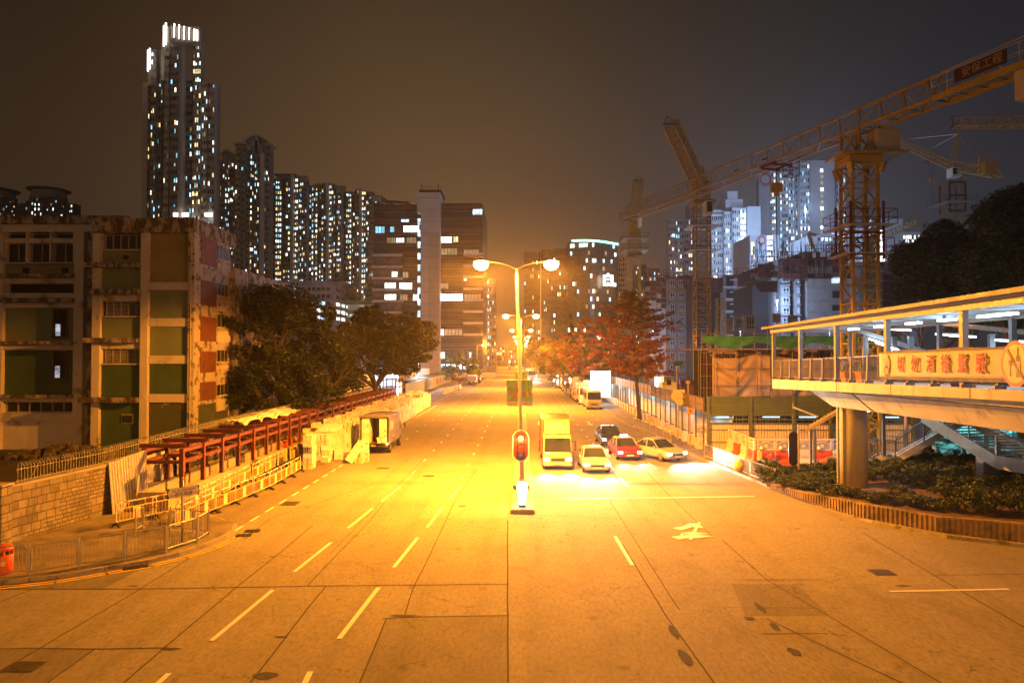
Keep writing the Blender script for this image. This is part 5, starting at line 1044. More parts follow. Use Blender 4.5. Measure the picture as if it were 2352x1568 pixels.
# roof
for a, b in zip([-.12,1.9,3.9,5.9,7.9],[1.896,3.896,5.896,7.896,9.6]):
    m = MB(); m.hexa([bp(b,RT-.16,-.45), bp(a,RT-.16,-.45), bp(a,RT-.16,W_+.4), bp(b,RT-.16,W_+.4), bp(b,RT,-.45), bp(a,RT,-.45), bp(a,RT+.12,W_/2), bp(b,RT+.12,W_/2)]) if False else m.hexa([bp(b,RT-.13,-.45), bp(a,RT-.13,-.45), bp(a,RT-.13,W_+.4), bp(b,RT-.13,W_+.4), bp(b,RT,-.45), bp(a,RT,-.45), bp(a,RT,W_+.4), bp(b,RT,W_+.4)]); m.build('roof_panel', mat('roof sheet', (.13,.125,.13), .6, .15, 1), t)
SOF = mat('white soffit', (.34,.36,.38), .5, .08, .7)
m = MB(); m.hexa([bp(9.5,RT-.17,-.2), bp(0,RT-.17,-.2), bp(0,RT-.17,W_+.2), bp(9.5,RT-.17,W_+.2), bp(9.5,RT-.135,-.2), bp(0,RT-.135,-.2), bp(0,RT-.135,W_+.2), bp(9.5,RT-.135,W_+.2)]); m.build('soffit', SOF, t)
BEAMB = mat('bridge beam bronze', (.22,.18,.15), .5, .1, 2)
for o in (.0, W_-.1):
    m = MB(); m.bar(bp(-.05,RT-.27,o+.05), bp(9.5,RT-.27,o+.05), .16, .19); m.build('eaves_beam', BEAMB, t)
PI_ = [0, 1, 2, 3, 4, 5, 6, 7.0, 8.0]
for k, i in enumerate(PI_):
    for o in (.12, W_-.12):
        c = bp(i,0,o); m = MB(); m.hexa([Vector((c.x+a,c.y+b,dk(i)-.05)) for a, b in ((-.09,-.09),(.09,-.09),(.09,.09),(-.09,.09))]+[Vector((c.x+a,c.y+b,RT-.36)) for a, b in ((-.09,-.09),(.09,-.09),(.09,.09),(-.09,.09))]); m.build('roof_post', GREY, t)
    m = MB(); m.bar(bp(i,RT-.27,.14), bp(i,RT-.27,W_-.14), .12, .14); m.build('cross_beam', SOF, t)
# deck railing
for o in (.12, W_-.12):
    m = MB()
    for i0 in range(8): 
        m.tube(bp(i0+.02,dk(i0)+1.08,o), bp(i0+.98,dk(i0+1)+1.08,o), .03, k=6); m.tube(bp(i0+.02,dk(i0)+.14,o), bp(i0+.98,dk(i0+1)+.14,o), .018, k=5)
    m.build('handrail', GREYD, t)
    m = MB()
    for i0 in range(8):
        for k in range(1, 44):
            i = i0+k/44; m.tube(bp(i,dk(i)+.14,o), bp(i,dk(i)+1.07,o), .009, k=4, cap=False)
    m.build('rail_bars', GREYD, t)
    for i0 in range(7):
        for k in (1, 2, 3):
            i = i0+[0.02,.34,.67][k-1]; m = MB()
            if k > 1: m.bar(bp(i,dk(i)+.101,o-.06), bp(i,dk(i)+1.1,o-.03), .07, .1)
            m.bar(bp(i,dk(i)+.05,o-.16), bp(i,dk(i)+.05,o+.14), .1, .1); m.build('rail_post', GREYD, t)
m = MB()
for k in range(7): m.bar(bp(0.01,dk(0)+.1,.3+k*.62), bp(.01,dk(0)+1.05,.3+k*.62), .03)
m.bar(bp(.01,dk(0)+1.06,.1), bp(.01,dk(0)+1.06,W_-.1), .05); m.build('end_railing', GREYD, t)
# fluorescent lights under the roof
TUBE = glow('fluorescent tube', (.80,.93,1), 9)
def tube_light(c, d, L, label, power, group='fluorescent lights under the footbridge roof', below=.2):
    tt = thing('ceiling_light', label, 'ceiling light', c, group); c = Vector(c); d = Vector(d).normalized()
    m = MB(); m.bar(c-d*L/2+Vector((0,0,.06)), c+d*L/2+Vector((0,0,.06)), .12, .06); m.build('housing', SOF, tt)
    m = MB(); m.bar(c-d*L*.48, c+d*L*.48, .13, .08); m.build('tube', TUBE, tt)
    lamp('POINT', 'tube_glow', c-Vector((0,0,below)), power, COOL, .25, parent=tt, off=c)
bd_ = Vector((DX,DY,0))
for k, (px, i_) in enumerate([(1878,1.35),(1936,1.95),(2005,2.55),(2089,3.05),(2177,3.55),(2207,3.72),(2317,4.18),(0,4.9),(0,5.8),(0,6.8)]):
    tube_light(bp(i_,RT-.40,2.1), bd_, 1.25, (ORD[k]+' fluorescent light along the near footbridge roof from its far end'), 85)
# banner on the railing
t = thing('railing_banner', 'white safety banner with red Chinese characters and a no-drinking sign on the footbridge railing', 'banner', bp(3.0,6.7,0)); i0, i1 = 2.95, 5.35; n_ = 60
zt = lambda i: dk(i)+1.14-.05*(i-3); zb = lambda i: dk(i)+.28
BCL = mat('banner cloth', (.42,.43,.47), .75, .05, 1.2, bump=.25, bscale=3); BDK = mat('banner dark border', (.05,.035,.06), .7, .3, 3); BRD = mat('banner red letter', (.50,.016,.008), .6)
fo = lambda u, v: -.06-.012*math.sin(u*40+v*2)*(.5+math.sin(u*7)*.5)
m = MB(); m.grid(lambda u, v: bp(i0+(i1-i0)*u, zb(i0+(i1-i0)*u)+(zt(i0+(i1-i0)*u)-zb(i0+(i1-i0)*u))*v, fo(u, v)), n_, 8); c_ = m.build('cloth', BCL, t, smooth=True); c_.modifiers.new('thickness','SOLIDIFY').thickness = .005
for za, zb_ in ((-.09,-.001),(1.0,1.0)):
    m = MB()
    if za < 0: m.grid(lambda u, v: bp(i0+(i1-i0)*u, zb(i0+(i1-i0)*u)-.10+.10*v, fo(u, v)-.004), n_, 2)
    else: m.grid(lambda u, v: bp(i0+(i1-i0)*u, zt(i0+(i1-i0)*u)+.10*v*(.6+.4*math.sin(u*11)**2), fo(u, v)-.004), n_, 2)
    b_ = m.build('border', BDK, t); b_.modifiers.new('thickness','SOLIDIFY').thickness = .006
du = bd_.normalized(); nrm_ = Vector((0,0,1)).cross(du); 
def vi(px): v = px-1199.0; return (570.5-v)/(18.8-.1257*v)
sl = (dk(4)-dk(3))/5.3; uu = Vector((du.x,du.y,sl)).normalized()
for s_, (a, b) in zip('切勿酒後駕駛', ((2059,2078),(2090,2112),(2125,2148),(2160,2182),(2196,2223),(2239,2266))):
    i = vi((a+b)/2); c = bp(i, (zt(i)+zb(i))/2, -.105); sz_ = .62
    text_mb(s_, sz_, c+Vector((.0,0,-.025))+uu*.03, uu, (0,0,1), mat('letter shadow maroon', (.10,.012,.01), .6), 'letter_shadow', t, .004, sx=.9); text_mb(s_, sz_, c+nrm_*-.0-Vector((nrm_.x,nrm_.y,0))*0, uu, (0,0,1), BRD, 'red_letter', t, .006, lift=.006, sx=.9)
# police emblem (wreath round a shield, crown above) and the round sign
def disc(name, i, zc, r, off, mt, k=28, sx=1.0, zoff=0, ring=None):
    m = MB(); c = bp(i,zc+zoff,-.10-off); pts = [c+uu*(r*sx*math.cos(a*2*math.pi/k))+Vector((0,0,r*math.sin(a*2*math.pi/k))) for a in range(k)]
    if ring is None: m.prism(pts, -Vector((-du.y,du.x,0))*.003)
    else:
        q = [c+uu*(ring*sx*math.cos(a*2*math.pi/k))+Vector((0,0,ring*math.sin(a*2*math.pi/k))) for a in range(k)]
        for a in range(k): b = (a+1) % k; m.face([pts[a], pts[b], q[b], q[a]])
    m.build(name, mt, t)
EG = mat('emblem grey', (.34,.30,.28), .6, .3, 9); ic = vi(2036); zc = (zt(ic)+zb(ic))/2
disc('emblem_wreath', ic, zc, .31, 0, EG, ring=.20, sx=.8); disc('emblem_disc', ic, zc, .155, 0, mat('emblem brown', (.30,.22,.18), .6), sx=.85); disc('emblem_ribbon', ic, zc-.22, .2, .004, BDK, ring=.14, sx=1.0)
m = MB(); c = bp(ic,zc+.30,-.104)
for dx_ in (-.09,0,.09): m.prism([c+uu*(dx_-.045), c+uu*(dx_+.045), c+uu*dx_+Vector((0,0,.11))], -Vector((-du.y,du.x,0))*.003)
m.build('emblem_crown', EG, t)
ic = vi(2330); zc = (zt(ic)+zb(ic))/2+.0
disc('sign_ring', ic, zc, .60, 0, mat('sign ring red', (.50,.016,.008), .5), sx=1.0); disc('sign_field', ic, zc, .50, .005, mat('sign field yellow', (.50,.30,.02), .5)); S_BR = mat('sign brown print', (.07,.035,.02), .6)
nv = -Vector((-du.y,du.x,0))*.003; c = bp(ic,zc,-.112)
V = lambda a, b: c+uu*a+Vector((0,0,b))
m = MB(); m.prism([V(-.28,.10),V(-.12,.10),V(-.13,-.02),V(-.18,-.07),V(-.18,-.27),V(-.13,-.30),V(-.27,-.30),V(-.22,-.27),V(-.22,-.07),V(-.27,-.02)], nv); m.build('wine_glass', S_BR, t)
m = MB(); m.prism([V(.04,-.34),V(.22,-.34),V(.22,.16),V(.16,.25),V(.16,.42),V(.10,.42),V(.10,.25),V(.04,.16)], nv); bo = m.build('bottle', S_BR, t); m = MB(); m.prism([V(.03,-.18)+nv,V(.225,-.18)+nv,V(.225,.06)+nv,V(.03,.06)+nv], nv); m.build('bottle_label', BCL, bo)
m = MB(); m.prism([V(-.36,.33)+nv*2,V(-.30,.39)+nv*2,V(.36,-.33)+nv*2,V(.30,-.39)+nv*2], nv); m.build('slash', S_BR, t)
# flower pots on the deck
TER = mat('terracotta', (.55,.20,.08), .7, .15, 4)
for k, (px, lab) in enumerate([(1897,'square orange planter with a small plant on the footbridge deck, left one'),(1931,'square orange planter with bushy green plant on the footbridge deck, right one'),(2135,'planter showing under the banner on the footbridge deck')]):
    i = vi(px); c = bp(i,dk(i)-.05,.9); tt = thing('planter_pot', lab, 'plant pot', c, 'planters on the footbridge deck'); m = MB(); s_ = .3; m.hexa([c+Vector((a*.8,b*.8,0)) for a, b in ((-s_,-s_),(s_,-s_),(s_,s_),(-s_,s_))]+[c+Vector((a,b,.5)) for a, b in ((-s_,-s_),(s_,-s_),(s_,s_),(-s_,s_))]); m.build('pot', TER, tt); leaves_mesh('plant', [tuple(c+Vector((R.uniform(-.2,.2),R.uniform(-.2,.2),.7))) for _ in range(4)], [.25]*4, 60, .05, [LGN], [1], tt)
i = vi(1918); c = bp(i,dk(i)+.95,.2); m = MB(); m.grid(lambda u, v: c+Vector((.1*u*(1-.4*v)+.03*math.sin(v*6), .03*math.sin(u*9), -.42*v)), 4, 6); single(m, 'plastic_bag', mat('plastic bag', (.8,.8,.8), .4), 'white plastic bag hanging on the footbridge railing by the planters', 'bag', c, smooth=True)
# ---- second covered arm behind the bridge with its stairs
t = thing('stair_tower', 'concrete stairs with dark railings climbing to the footbridge under a sloping roof', 'stairs', G(1880,1085,.12))
STC = mat('stair concrete', (.42,.38,.32), .8, .12, 1.2, stain=(.25,.22,.18), st_scale=.9, bump=.2)
sA = Vector((PX(1862,44.5), 44.5, .35)); lz = 2.2
def flight(p0, p1, w, nst, name, mt, rail=True, thick=.28):
    p0 = Vector(p0); p1 = Vector(p1); d = p1-p0; h = Vector((d.x,d.y,0)).normalized(); wv = Vector((-h.y,h.x,0))*w; m = MB()
    L = Vector((d.x,d.y,0)).length
    for k in range(nst):
        a = p0+h*(L*k/nst); b = p0+h*(L*(k+1)/nst); z1 = p0.z+d.z*(k+1)/nst; z0 = z1-d.z/nst-.16
        m.hexa([Vector((q.x,q.y,z0)) for q in (a, b, b+wv, a+wv)]+[Vector((q.x,q.y,z1)) for q in (a, b, b+wv, a+wv)])
    st_ = m.build(name, mt, t)
    for o in (-.12, 1.0):
        m = MB(); q = wv*(1.0 if o > 0 else 0)+(-wv.normalized()*.13 if o < 0 else Vector()); e = wv.normalized()*.13; m.hexa([p0+q-Vector((0,0,thick)), p1+q-Vector((0,0,thick)), p1+q+e-Vector((0,0,thick)), p0+q+e-Vector((0,0,thick)), p0+q+Vector((0,0,.14)), p1+q+Vector((0,0,.14)), p1+q+e+Vector((0,0,.14)), p0+q+e+Vector((0,0,.14))]); m.build('stringer', BRC, t)
    if rail:
        for o in (-.06, 1.0):
            q = wv*(1 if o > 0 else 0)+wv.normalized()*(.06 if o > 0 else -.06); m = MB(); m.tube(p0+q+Vector((0,0,1.1)), p1+q+Vector((0,0,1.1)), .035, k=6); m.tube(p0+q+Vector((0,0,.25)), p1+q+Vector((0,0,.25)), .02, k=5); k_ = int(d.length/.13)
            for k in range(1, k_): p_ = p0.lerp(p1, k/k_)+q; m.tube(p_+Vector((0,0,.25)), p_+Vector((0,0,1.08)), .010, k=4, cap=False)
            for k in range(int(d.length/1.8)+1): p_ = p0+d*(k*1.8/d.length)+q; m.bar(p_+Vector((0,0,.0)), p_+Vector((0,0,1.12)), .06)
            m.build('stair_railing', GREYD, t)
    return st_
p0 = P(1880,1094,43.2); p1 = P(1990,1040+16,43.0)
fl = [(1868,1100),(2012,1043),(2052,1043),(2200,968)]
def q_(px, py, Y): return P(px, py, Y)
A0, A1, A2, A3 = q_(1868,1108,43.5), q_(2016,1052,41.5), q_(2056,1052,41.0), q_(2215,965,39.3)
A2.z = A1.z
flight(A0, A1, 2.3, 10, 'lower_flight', STC); flight(A1, A2, 2.3, 1, 'landing', STC); flight(A2, A3, 2.3, 14, 'upper_flight', STC)
B0_, B1_ = q_(2120,948,39.6), q_(2292,1052,34.5); B2_ = q_(2500,1058,30)
flight(B0_, B1_, 2.4, 16, 'descending_flight', STC, thick=.5); B2_.z = B1_.z; flight(B1_, B2_, 2.4, 1, 'lower_landing', STC, thick=.5)
c = P(2268,1075,35.5); m = MB(); m.box(c.x-.32, c.x+.32, 35.3, 35.9, 0, B1_.z-.1); m.build('pier', BRC, t)
m = MB(); c = P(2030,1035,41.2); m.bar((c.x,c.y,1.6),(c.x,c.y,P(2030,935,41.2).z+.4),.16); m.build('roof_post', GREYD, t)
m = MB(); c = P(1862,1010,44.2); m.bar((c.x,c.y,.2),(c.x,c.y,P(1862,985,44.2).z),.14); m.build('roof_post', GREYD, t); m = MB(); c2 = P(1872,1010,46); m.bar((c2.x,c2.y,.2),(c2.x,c2.y,P(1872,985,46).z),.14); m.build('roof_post', GREYD, t)
# corrugated roof over the lower flight
ra, rb_ = q_(1852,988,43.6), q_(2060,868,41.4); dv = (rb_-ra); wv = Vector((-dv.y,dv.x,0)).normalized()*3.1
CRF_ = mat('corrugated roof sheet', (.58,.54,.44), .55, .15, 1.5, stain=(.36,.32,.24), st_scale=1)
m = MB(); m.grid(lambda u, v: ra+dv*u+wv*(v-.12)+Vector((0,0,.035*math.sin(u*150)+.12)), 200, 2); r_ = m.build("corrugated_roof", CRF_, t); r_.modifiers.new('thickness','SOLIDIFY').thickness = .02
m = MB(); m.bar(ra-wv*.14, rb_-wv*.14, .08, .16); m.bar(ra-wv*.14, ra+wv*.88, .08, .22); m.build('roof_edge', BEAMB, t)
# the arm that runs back to the right behind the deck: roof, lights, posts
t = thing('covered_walkway_arm', 'second lit covered arm of the footbridge seen through the roof posts', 'covered walkway', P(2200,850,34)); SF2 = SOF
a, b = q_(2070,738,38), q_(2480,782,27); wv = Vector((2.6,2.2,0)); m = MB(); m.hexa([a,b,b+wv,a+wv]+[p_+Vector((0,0,.2)) for p_ in (a,b,b+wv,a+wv)]); m.build('roof', BRC, t)
a2, b2 = q_(1950,752,39.5), q_(2205,835,37.0); wv2 = Vector((1.5,2.6,0)); m = MB(); m.hexa([a2,b2,b2+wv2,a2+wv2]+[p_+Vector((0,0,.14)) for p_ in (a2,b2,b2+wv2,a2+wv2)]); m.build('stair_roof', SOF, t); m = MB(); m.bar(a2, b2, .12, .24); m.bar(a2+wv2, b2+wv2, .12, .24); m.build('stair_roof_beams', SOF, t)
for px, Y in ((1987,38.6),(2053,38.2),(2092,37.8),(2212,36),(2277,33.5),(2330,32)):
    z1 = min(8.3, PZ(px,[760,775,770,745,762,765][[1987,2053,2092,2212,2277,2330].index(px)],Y)); m = MB(); c = PX(px,Y); m.box(c-.13,c+.13,Y-.1,Y+.1,5.6,z1+.2); m.build('post', GREY, t)
for k, (px, py, Y) in enumerate([(2064,757,38.4),(2012,783,38.4),(2038,795,38.2),(2179,769,37),(2210,772,36.3),(2322,783,32.5)]):
    c = P(px, py, Y); tube_light(c, (.6,-.75,-.08 if k not in (1,2) else -.35), 1.3, (ORD[k]+' fluorescent light under the second covered arm behind the deck'), 70, 'fluorescent lights of the second covered arm')
m = MB(); a, b = q_(2130,846,37.5), q_(2480,905,25.5); a.z = b.z = 5.95; wv = Vector((2.6,2.2,0)); m.hexa([p_-Vector((0,0,.35)) for p_ in (a,b,b+wv,a+wv)]+[a,b,b+wv,a+wv]); m.build('deck', BRC, t)
for k, (px, py, Y) in enumerate([(1990,945,43.4),(2110,905,41.6)]): tube_light(P(px, py, Y), (.6,-.75,.35), 1.2, ['fluorescent light over the lower stairs behind the round column','fluorescent light over the upper stairs behind the girder'][k], 170, 'fluorescent lights over the stairs')  # hidden tubes, added only to brighten the stairs
# turquoise lit wall behind the palms
t = thing('lit_site_wall', 'wall glowing turquoise under the stairs behind the palms', 'wall', (30,53,0)); m = MB(); m.box(31.0,44,53,53.3,0,3.3); m.build('panel', mat('pale turquoise wall', (.35,.75,.75), .6, .1, 2), t)
for x in (33,37):
    m = MB(); m.box(x-.6,x+.6,51.9,52.02,3.1,3.2); m.build('strip_light', glow('turquoise strip', (.35,1,.95), 5), t); lamp('POINT','strip_glow',(x,51.9,2.9),260,(.22,.95,1),.3,parent=t,off=OFF[t.name])
# ================================================================ hoardings along the right pavement
BRN = mat('hoarding brown panel', (.17,.12,.065), .6, .15, 1.5, metal=.1); BRNF = mat('hoarding brown steel', (.11,.085,.05), .6, .15, 3); WHT = mat('hoarding white wall', (.62,.66,.64), .6, .08, 2); BLKC = mat('concrete ballast block', (.60,.56,.47), .8, .12, 2, stain=(.4,.35,.27), st_scale=1.5)
COOLW = glow('cool strip light', (.55,.85,1), 4)
def covered(xf, y0, y1, sp_, n0, label, pm, fm, tz=4.15, bz=3.2):
    k_ = int((y1-y0)/sp_); tt = thing('covered_hoarding', label, 'hoarding', (xf, y0, .12)); OFF_ = OFF[tt.name]
    for k in range(k_):
        y = y0+sp_*k; m = MB(); m.box(xf-.02, xf+.03, y+.06, y+sp_-.06, bz, tz); m.build('fascia_panel', pm, tt)
        m = MB(); m.box(xf-.07, xf+.05, y-.05, y+.05, .12, tz+.08); m.build('post', fm, tt)
    m = MB()
    for z in (bz-.05, tz+.02, (bz+tz)/2): m.box(xf-.10, xf-.03, y0, y0+sp_*k_, z-.04, z+.04)
    m.build('rails', fm, tt)
    m = MB(); m.box(xf+.06, xf+2.25, y0, y1, bz-.12, bz-.04); m.build('walkway_roof', fm, tt)
    m = MB(); m.box(xf+2.15, xf+2.25, y0, y1, .12, bz-.14); m.build('rear_wall', WHT, tt)
    for k in range(0, k_, 1):
        y = y0+sp_*(k+.5)
        if k % 2 == 0: m = MB(); m.box(xf+1.0, xf+1.06, y-.6, y+.6, bz-.22, bz-.16); m.build('strip_light', COOLW, tt)
        if k % 4 == 0: lamp('POINT', 'strip_glow', (xf+1.0,y+sp_,bz-.35), 120 if y < 110 else 260, (.55,.92,1), .3, parent=tt, off=OFF_)
        m = MB(); m.box(xf-.3, xf+.25, y-.48, y+.48, .12, .95+R.uniform(-.03,.03)); m.build('ballast_block', BLKC, tt, bevel=.03)
    return tt
covered(14.05, 54.2, 150, 2.4, 40, 'long covered hoarding with brown panels over a lit white wall, right pavement', BRN, BRNF)
# green section across the corner
GRS = mat('hoarding green steel', (.10,.13,.035), .55, .15, 2, metal=.1); GRD = mat('hoarding green panel', (.075,.10,.03), .55, .2, .8); CRP = mat('hoarding cream sheet', (.58,.50,.38), .6, .12, 1.5)
t = thing('green_hoarding', 'dark green steel hoarding with cream corrugated sheets below, behind the water-filled barriers', 'hoarding', (14.3,54,.12))
xs_ = [14.35, 17.6, 20.9, 23.7, 26.8, 30]; zt_ = [4.25,4.2,4.32,4.45,4.5,4.5]; Yg = 54.0
for k, (a, b) in enumerate(zip(xs_, xs_[1:])):
    Y = Yg-.25*k*0; m = MB(); m.hexa([(a+.12,Y,2.95),(b-.12,Y,2.95),(b-.12,Y+.06,2.95),(a+.12,Y+.06,2.95),(a+.12,Y-.02,zt_[k]),(b-.12,Y-.02,zt_[k+1]),(b-.12,Y+.04,zt_[k+1]),(a+.12,Y+.04,zt_[k])]); m.build('upper_panel', GRD, t)
    m = MB(); n2 = int((b-a-.3)/.2)
    m.grid(lambda u, v: (a+.15+(b-a-.3)*u, Y+.05+.02*(1 if int(u*n2*2) % 2 else -1), .12+2.1*v), n2*2, 1); sh = m.build('lower_sheet', CRP, t); sh.modifiers.new('thickness','SOLIDIFY').thickness = .004
    m = MB()
    for z in (2.9, 3.6, 2.55, 2.25): m.box(a+.12, b-.12, Y-.06, Y-.01, z-.05, z+.05)
    for z in (.8, 1.75): m.box(a+.15, b-.15, Y-.03, Y-.005, z-.03, z+.03)
    m.box(a+.12, b-.12, Y-.08, Y+.02, zt_[k]-.02, zt_[k]+.06) if k == 0 else None
    m.build('rails', GRS, t)
    m = MB(); x_ = a+(b-a)*R.uniform(.3,.7); m.box(x_-.65, x_+.65, Y+.9, Y+.98, 2.62, 2.68); m.build('strip_light', COOLW, t)
    m = MB(); m.box(a+.2, b-.2, Y+.5, Y+1.4, 2.72, 2.78); m.build('inner_beam', GRS, t)
for x, z in zip(xs_, zt_): m = MB(); m.box(x-.1, x+.1, Yg-.12, Yg+.1, .12, z+.06); m.build('post', GRS, t)
lamp('POINT','strip_glow',(19,55.5,2.3),80,(.5,.9,1),.2,parent=t,off=OFF[t.name]); lamp('POINT','strip_glow',(25,55.5,2.3),80,(.5,.9,1),.2,parent=t,off=OFF[t.name])
# tan tarpaulin on scaffold poles
TARP = mat('tan tarpaulin', (.30,.225,.15), .4, .18, .6, stain=(.21,.155,.10), st_scale=.8, st=(.52,.66), bump=.35, bscale=2)
def hang(x0, x1, Y, za, zb, zt0, zt1, label):
    m = MB()
    def f(u, v):
        s_ = (u*(x1-x0)/3.6) % 1; sag = math.sin(s_*math.pi); w_ = 1-v+.9*abs(s_-.5); y = Y-.25*sag*math.sin(v*3)-.10*math.sin(w_*9+s_*1.5)*sag-.06*math.sin(w_*19+u*6)*sag-.03*math.sin(u*15+v*21)
        return (x0+(x1-x0)*u, y, za+(zb-za)*u+((zt0+(zt1-zt0)*u-.18*sag)-(za+(zb-za)*u))*v)
    m.grid(f, 110, 26); o = single(m, 'tarpaulin_screen', TARP, label, 'tarpaulin', (x0,Y,za), 'tan tarpaulin screens on the scaffold', smooth=True); o.modifiers.new('thickness','SOLIDIFY').thickness = .01
hang(PX(1636,58), PX(1768,58), 58, 4.0, 4.05, PZ(1636,820,58), PZ(1768,812,58), 'tan wrinkled tarpaulin screen left of the footbridge end'); hang(PX(1769,58), PX(1905,58), 58, 4.0, 4.2, PZ(1769,815,58), PZ(1905,822,58), 'tan tarpaulin screen seen through the footbridge railing')
hang(PX(1906,58), PX(2030,58), 58, 4.6, 4.6, PZ(1906,820,58), PZ(2030,812,58), 'tan tarpaulin screen behind the planters on the footbridge')
t = thing('pole_scaffold', 'thin scaffold poles holding the tan tarpaulin screens', 'scaffold', (PX(1636,58),57.6,0)); m = MB()
for px in (1636,1687,1735,1769,1815,1860,1905,1960,2030): m.tube((PX(px,58),57.55,3.4),(PX(px,58),57.55,PZ(px,812,58)+.2),.04,k=6)
m.build('poles', mat('scaffold pole', (.12,.10,.08), .5, .2, 3, metal=.4), t); m = MB()
for z in (5.0, 6.4): m.tube((PX(1636,58),57.5,z),(PX(2030,58),57.5,z-.1),.03,k=5)
m.build('ledgers', mat('scaffold pole', (.1,.1,.1)), t)
# ================================================================ water-filled barriers
WPL = mat('white plastic', (.78,.74,.70), .45, .08, 3); OPL = mat('orange plastic', (.80,.12,.03), .45, .08, 3); MESHG = mat('grey infill', (.40,.40,.42), .6)
def wbar(kind):
    tt = thing('water_barrier', 'x', 'road barrier', (0,0,0)); L, H = 1.22, .92; lo = OPL if kind else WPL
    m = MB(); pf = [(-.28,0),(.28,0),(.24,.22),(.13,.34),(.11,H),(-.11,H),(-.13,.34),(-.24,.22)]; m.prism([(-L/2,y,z) for y, z in pf], (L,0,0)); b_ = m.build('base_block', lo, tt, bevel=.03)
    m = MB(); m.box(-.42,.42,-.16,-.125,.55,.72); m.box(-.3,.3,-.27,-.235,.1,.2); m.build('moulded_panel', lo, b_)
    m = MB()
    for x in (-L/2,L/2-.0):
        for z in (.2,.42,.66): m.box(x-.05,x+.05,-.09,.09,z,z+.12)
    m.build('hinge_lugs', lo, tt)
    # topping frame
    m = MB(); z0, z1 = H+.02, 1.72; m.box(-L/2,-L/2+.1,-.06,.06,z0,z1); m.box(L/2-.1,L/2,-.06,.06,z0,z1); m.box(-L/2+.101,L/2-.101,-.06,.06,z1-.09,z1); m.box(-L/2+.101,L/2-.101,-.06,.06,z0,z0+.08)
    k = 10
    for i in range(k): a = -L/2+.1+(L-.2)*i/k; b = -L/2+.1+(L-.2)*(i+1)/k; f = lambda x: z0+.42+.14*math.cos(x/(L/2-.1)*math.pi/2); m.bar((a,0,f(a)),(b,0,f(b)),.09,.06)
    for x in (-L/2,L/2):
        for z in (z0+.1,z0+.3,z0+.5): m.box(x-.05,x+.05,-.07,.07,z,z+.09)
    m.build('top_frame', WPL, tt); m = MB(); m.box(-L/2+.1,L/2-.1,-.015,.015,z0+.08,z0+.52); m.build('infill', MESHG, tt); m = MB(); m.box(-.1,.1,-.03,-.0151,z0+.2,z0+.42); m.build('notice', WPL, tt)
    return tt
wb0, wb1 = wbar(0), wbar(1); fl_ = {0: [False], 1: [False]}
def put_w(kind, px, py, rz, label):
    c = G(px, py, .125); pr = (wb0, wb1)[kind]
    if not fl_[kind][0]: fl_[kind][0] = True; pr.location = c; pr.rotation_euler = (0,0,rz); o = pr; o['label'] = label; o['group'] = 'water-filled barriers before the green hoarding'
    else: o = copy_tree(pr, c, rz, label, group='water-filled barriers before the green hoarding')
    return o
wbf = []
for k, (px, kd) in enumerate([(1760,0),(1803,1),(1846,0),(1889,1),(1932,0)]): wbf.append(put_w(kd, px, 1066, 0, ORD[k]+' water-filled barrier of the front row from the left, '+('orange' if kd else 'white')+' base and white top'))
for k, (px, py, kd) in enumerate([(1728,1063,1),(1710,1054,0),(1694,1046,1),(1679,1038,0),(1665,1031,1)]):
    o = put_w(kd, px, py, 0, ORD[k]+' water-filled barrier of the slanting row, counted from the front row, '+('orange' if kd else 'white')+' base'); a = G(1740,1069); b = G(1640,1020); o.rotation_euler = (0,0,math.atan2(b.y-a.y,b.x-a.x))
for k, (px, kd) in enumerate([(1648,1),(1612,0)]): put_w(kd, px, 1022, 0, ['water-filled barrier with orange base at the far left corner of the group','pale water-filled barrier at the left end before the brown hoarding'][k])
# pedestrian sign on the first one
f0 = wbf[0].location; t = thing('pedestrian_sign', 'red PEDESTRIANS sign with an arrow on the white barrier', 'sign', Vector(f0)+Vector((0,-.3,.45))); m = MB(); c = Vector(f0)+Vector((.05,-.32,0)); m.box(c.x-.42,c.x+.42,c.y,c.y+.02,c.z+.42,c.z+.98); m.build('plate', mat('sign red', (.55,.05,.02), .5), t)
text_mb('PEDESTRIANS', .115, c+Vector((0,-.001,.88)), (1,0,0), (0,0,1), WPL, 'lettering', t, .004); text_mb('行人', .17, c+Vector((0,-.001,.53)), (1,0,0), (0,0,1), WPL, 'lettering', t, .004)
m = MB(); m.prism([c+Vector((a,-.004,b)) for a, b in ((-.1,.68),(.12,.68),(.12,.63),(.22,.70),(.12,.77),(.12,.72),(-.1,.72))], (0,.003,0)); m.build('arrow', WPL, t)
for k, (o, dx) in enumerate([(wbf[0],-.38),(wbf[1],-.35),(wbf[3],-.3)]):
    c = Vector(o.location)+Vector((dx,-.05,.94)); t = thing('warning_lamp', ['amber','second amber','third amber'][k]+' warning lamp on the front row of water-filled barriers', 'warning lamp', c, 'amber warning lamps on the barriers'); m = MB(); m.box(c.x-.09,c.x+.09,c.y-.14,c.y-.03,c.z+.0,c.z+.1); m.build('battery_box', mat('lamp box', (.3,.2,.05), .5), t); m = MB(); m.lathe([(.09,.1),(.10,.2),(.06,.28),(.01,.30)], (c.x,c.y-.085,c.z), 12); m.build('lens', glow('amber lens', (1,.45,.04), 1.6), t)
# rubbish sack by the railing
c = G(1697,1085,.125); m = MB(); m.grid(lambda u, v: Vector((c.x+(.32+.05*math.sin(u*40))*math.sin(v*math.pi*.95+.08)*math.cos(u*2*math.pi), c.y+.3*math.sin(v*math.pi*.95+.08)*math.sin(u*2*math.pi), c.z+.8*(1-v)+.05*math.sin(u*31))), 16, 10); single(m, 'sack', mat('yellow sack', (.75,.55,.12), .6), 'yellow sack standing on the pavement beside the railing', 'sack', c, smooth=True)
m = MB(); m.tube((c.x,c.y,.125),(c.x,c.y,.2),.1)
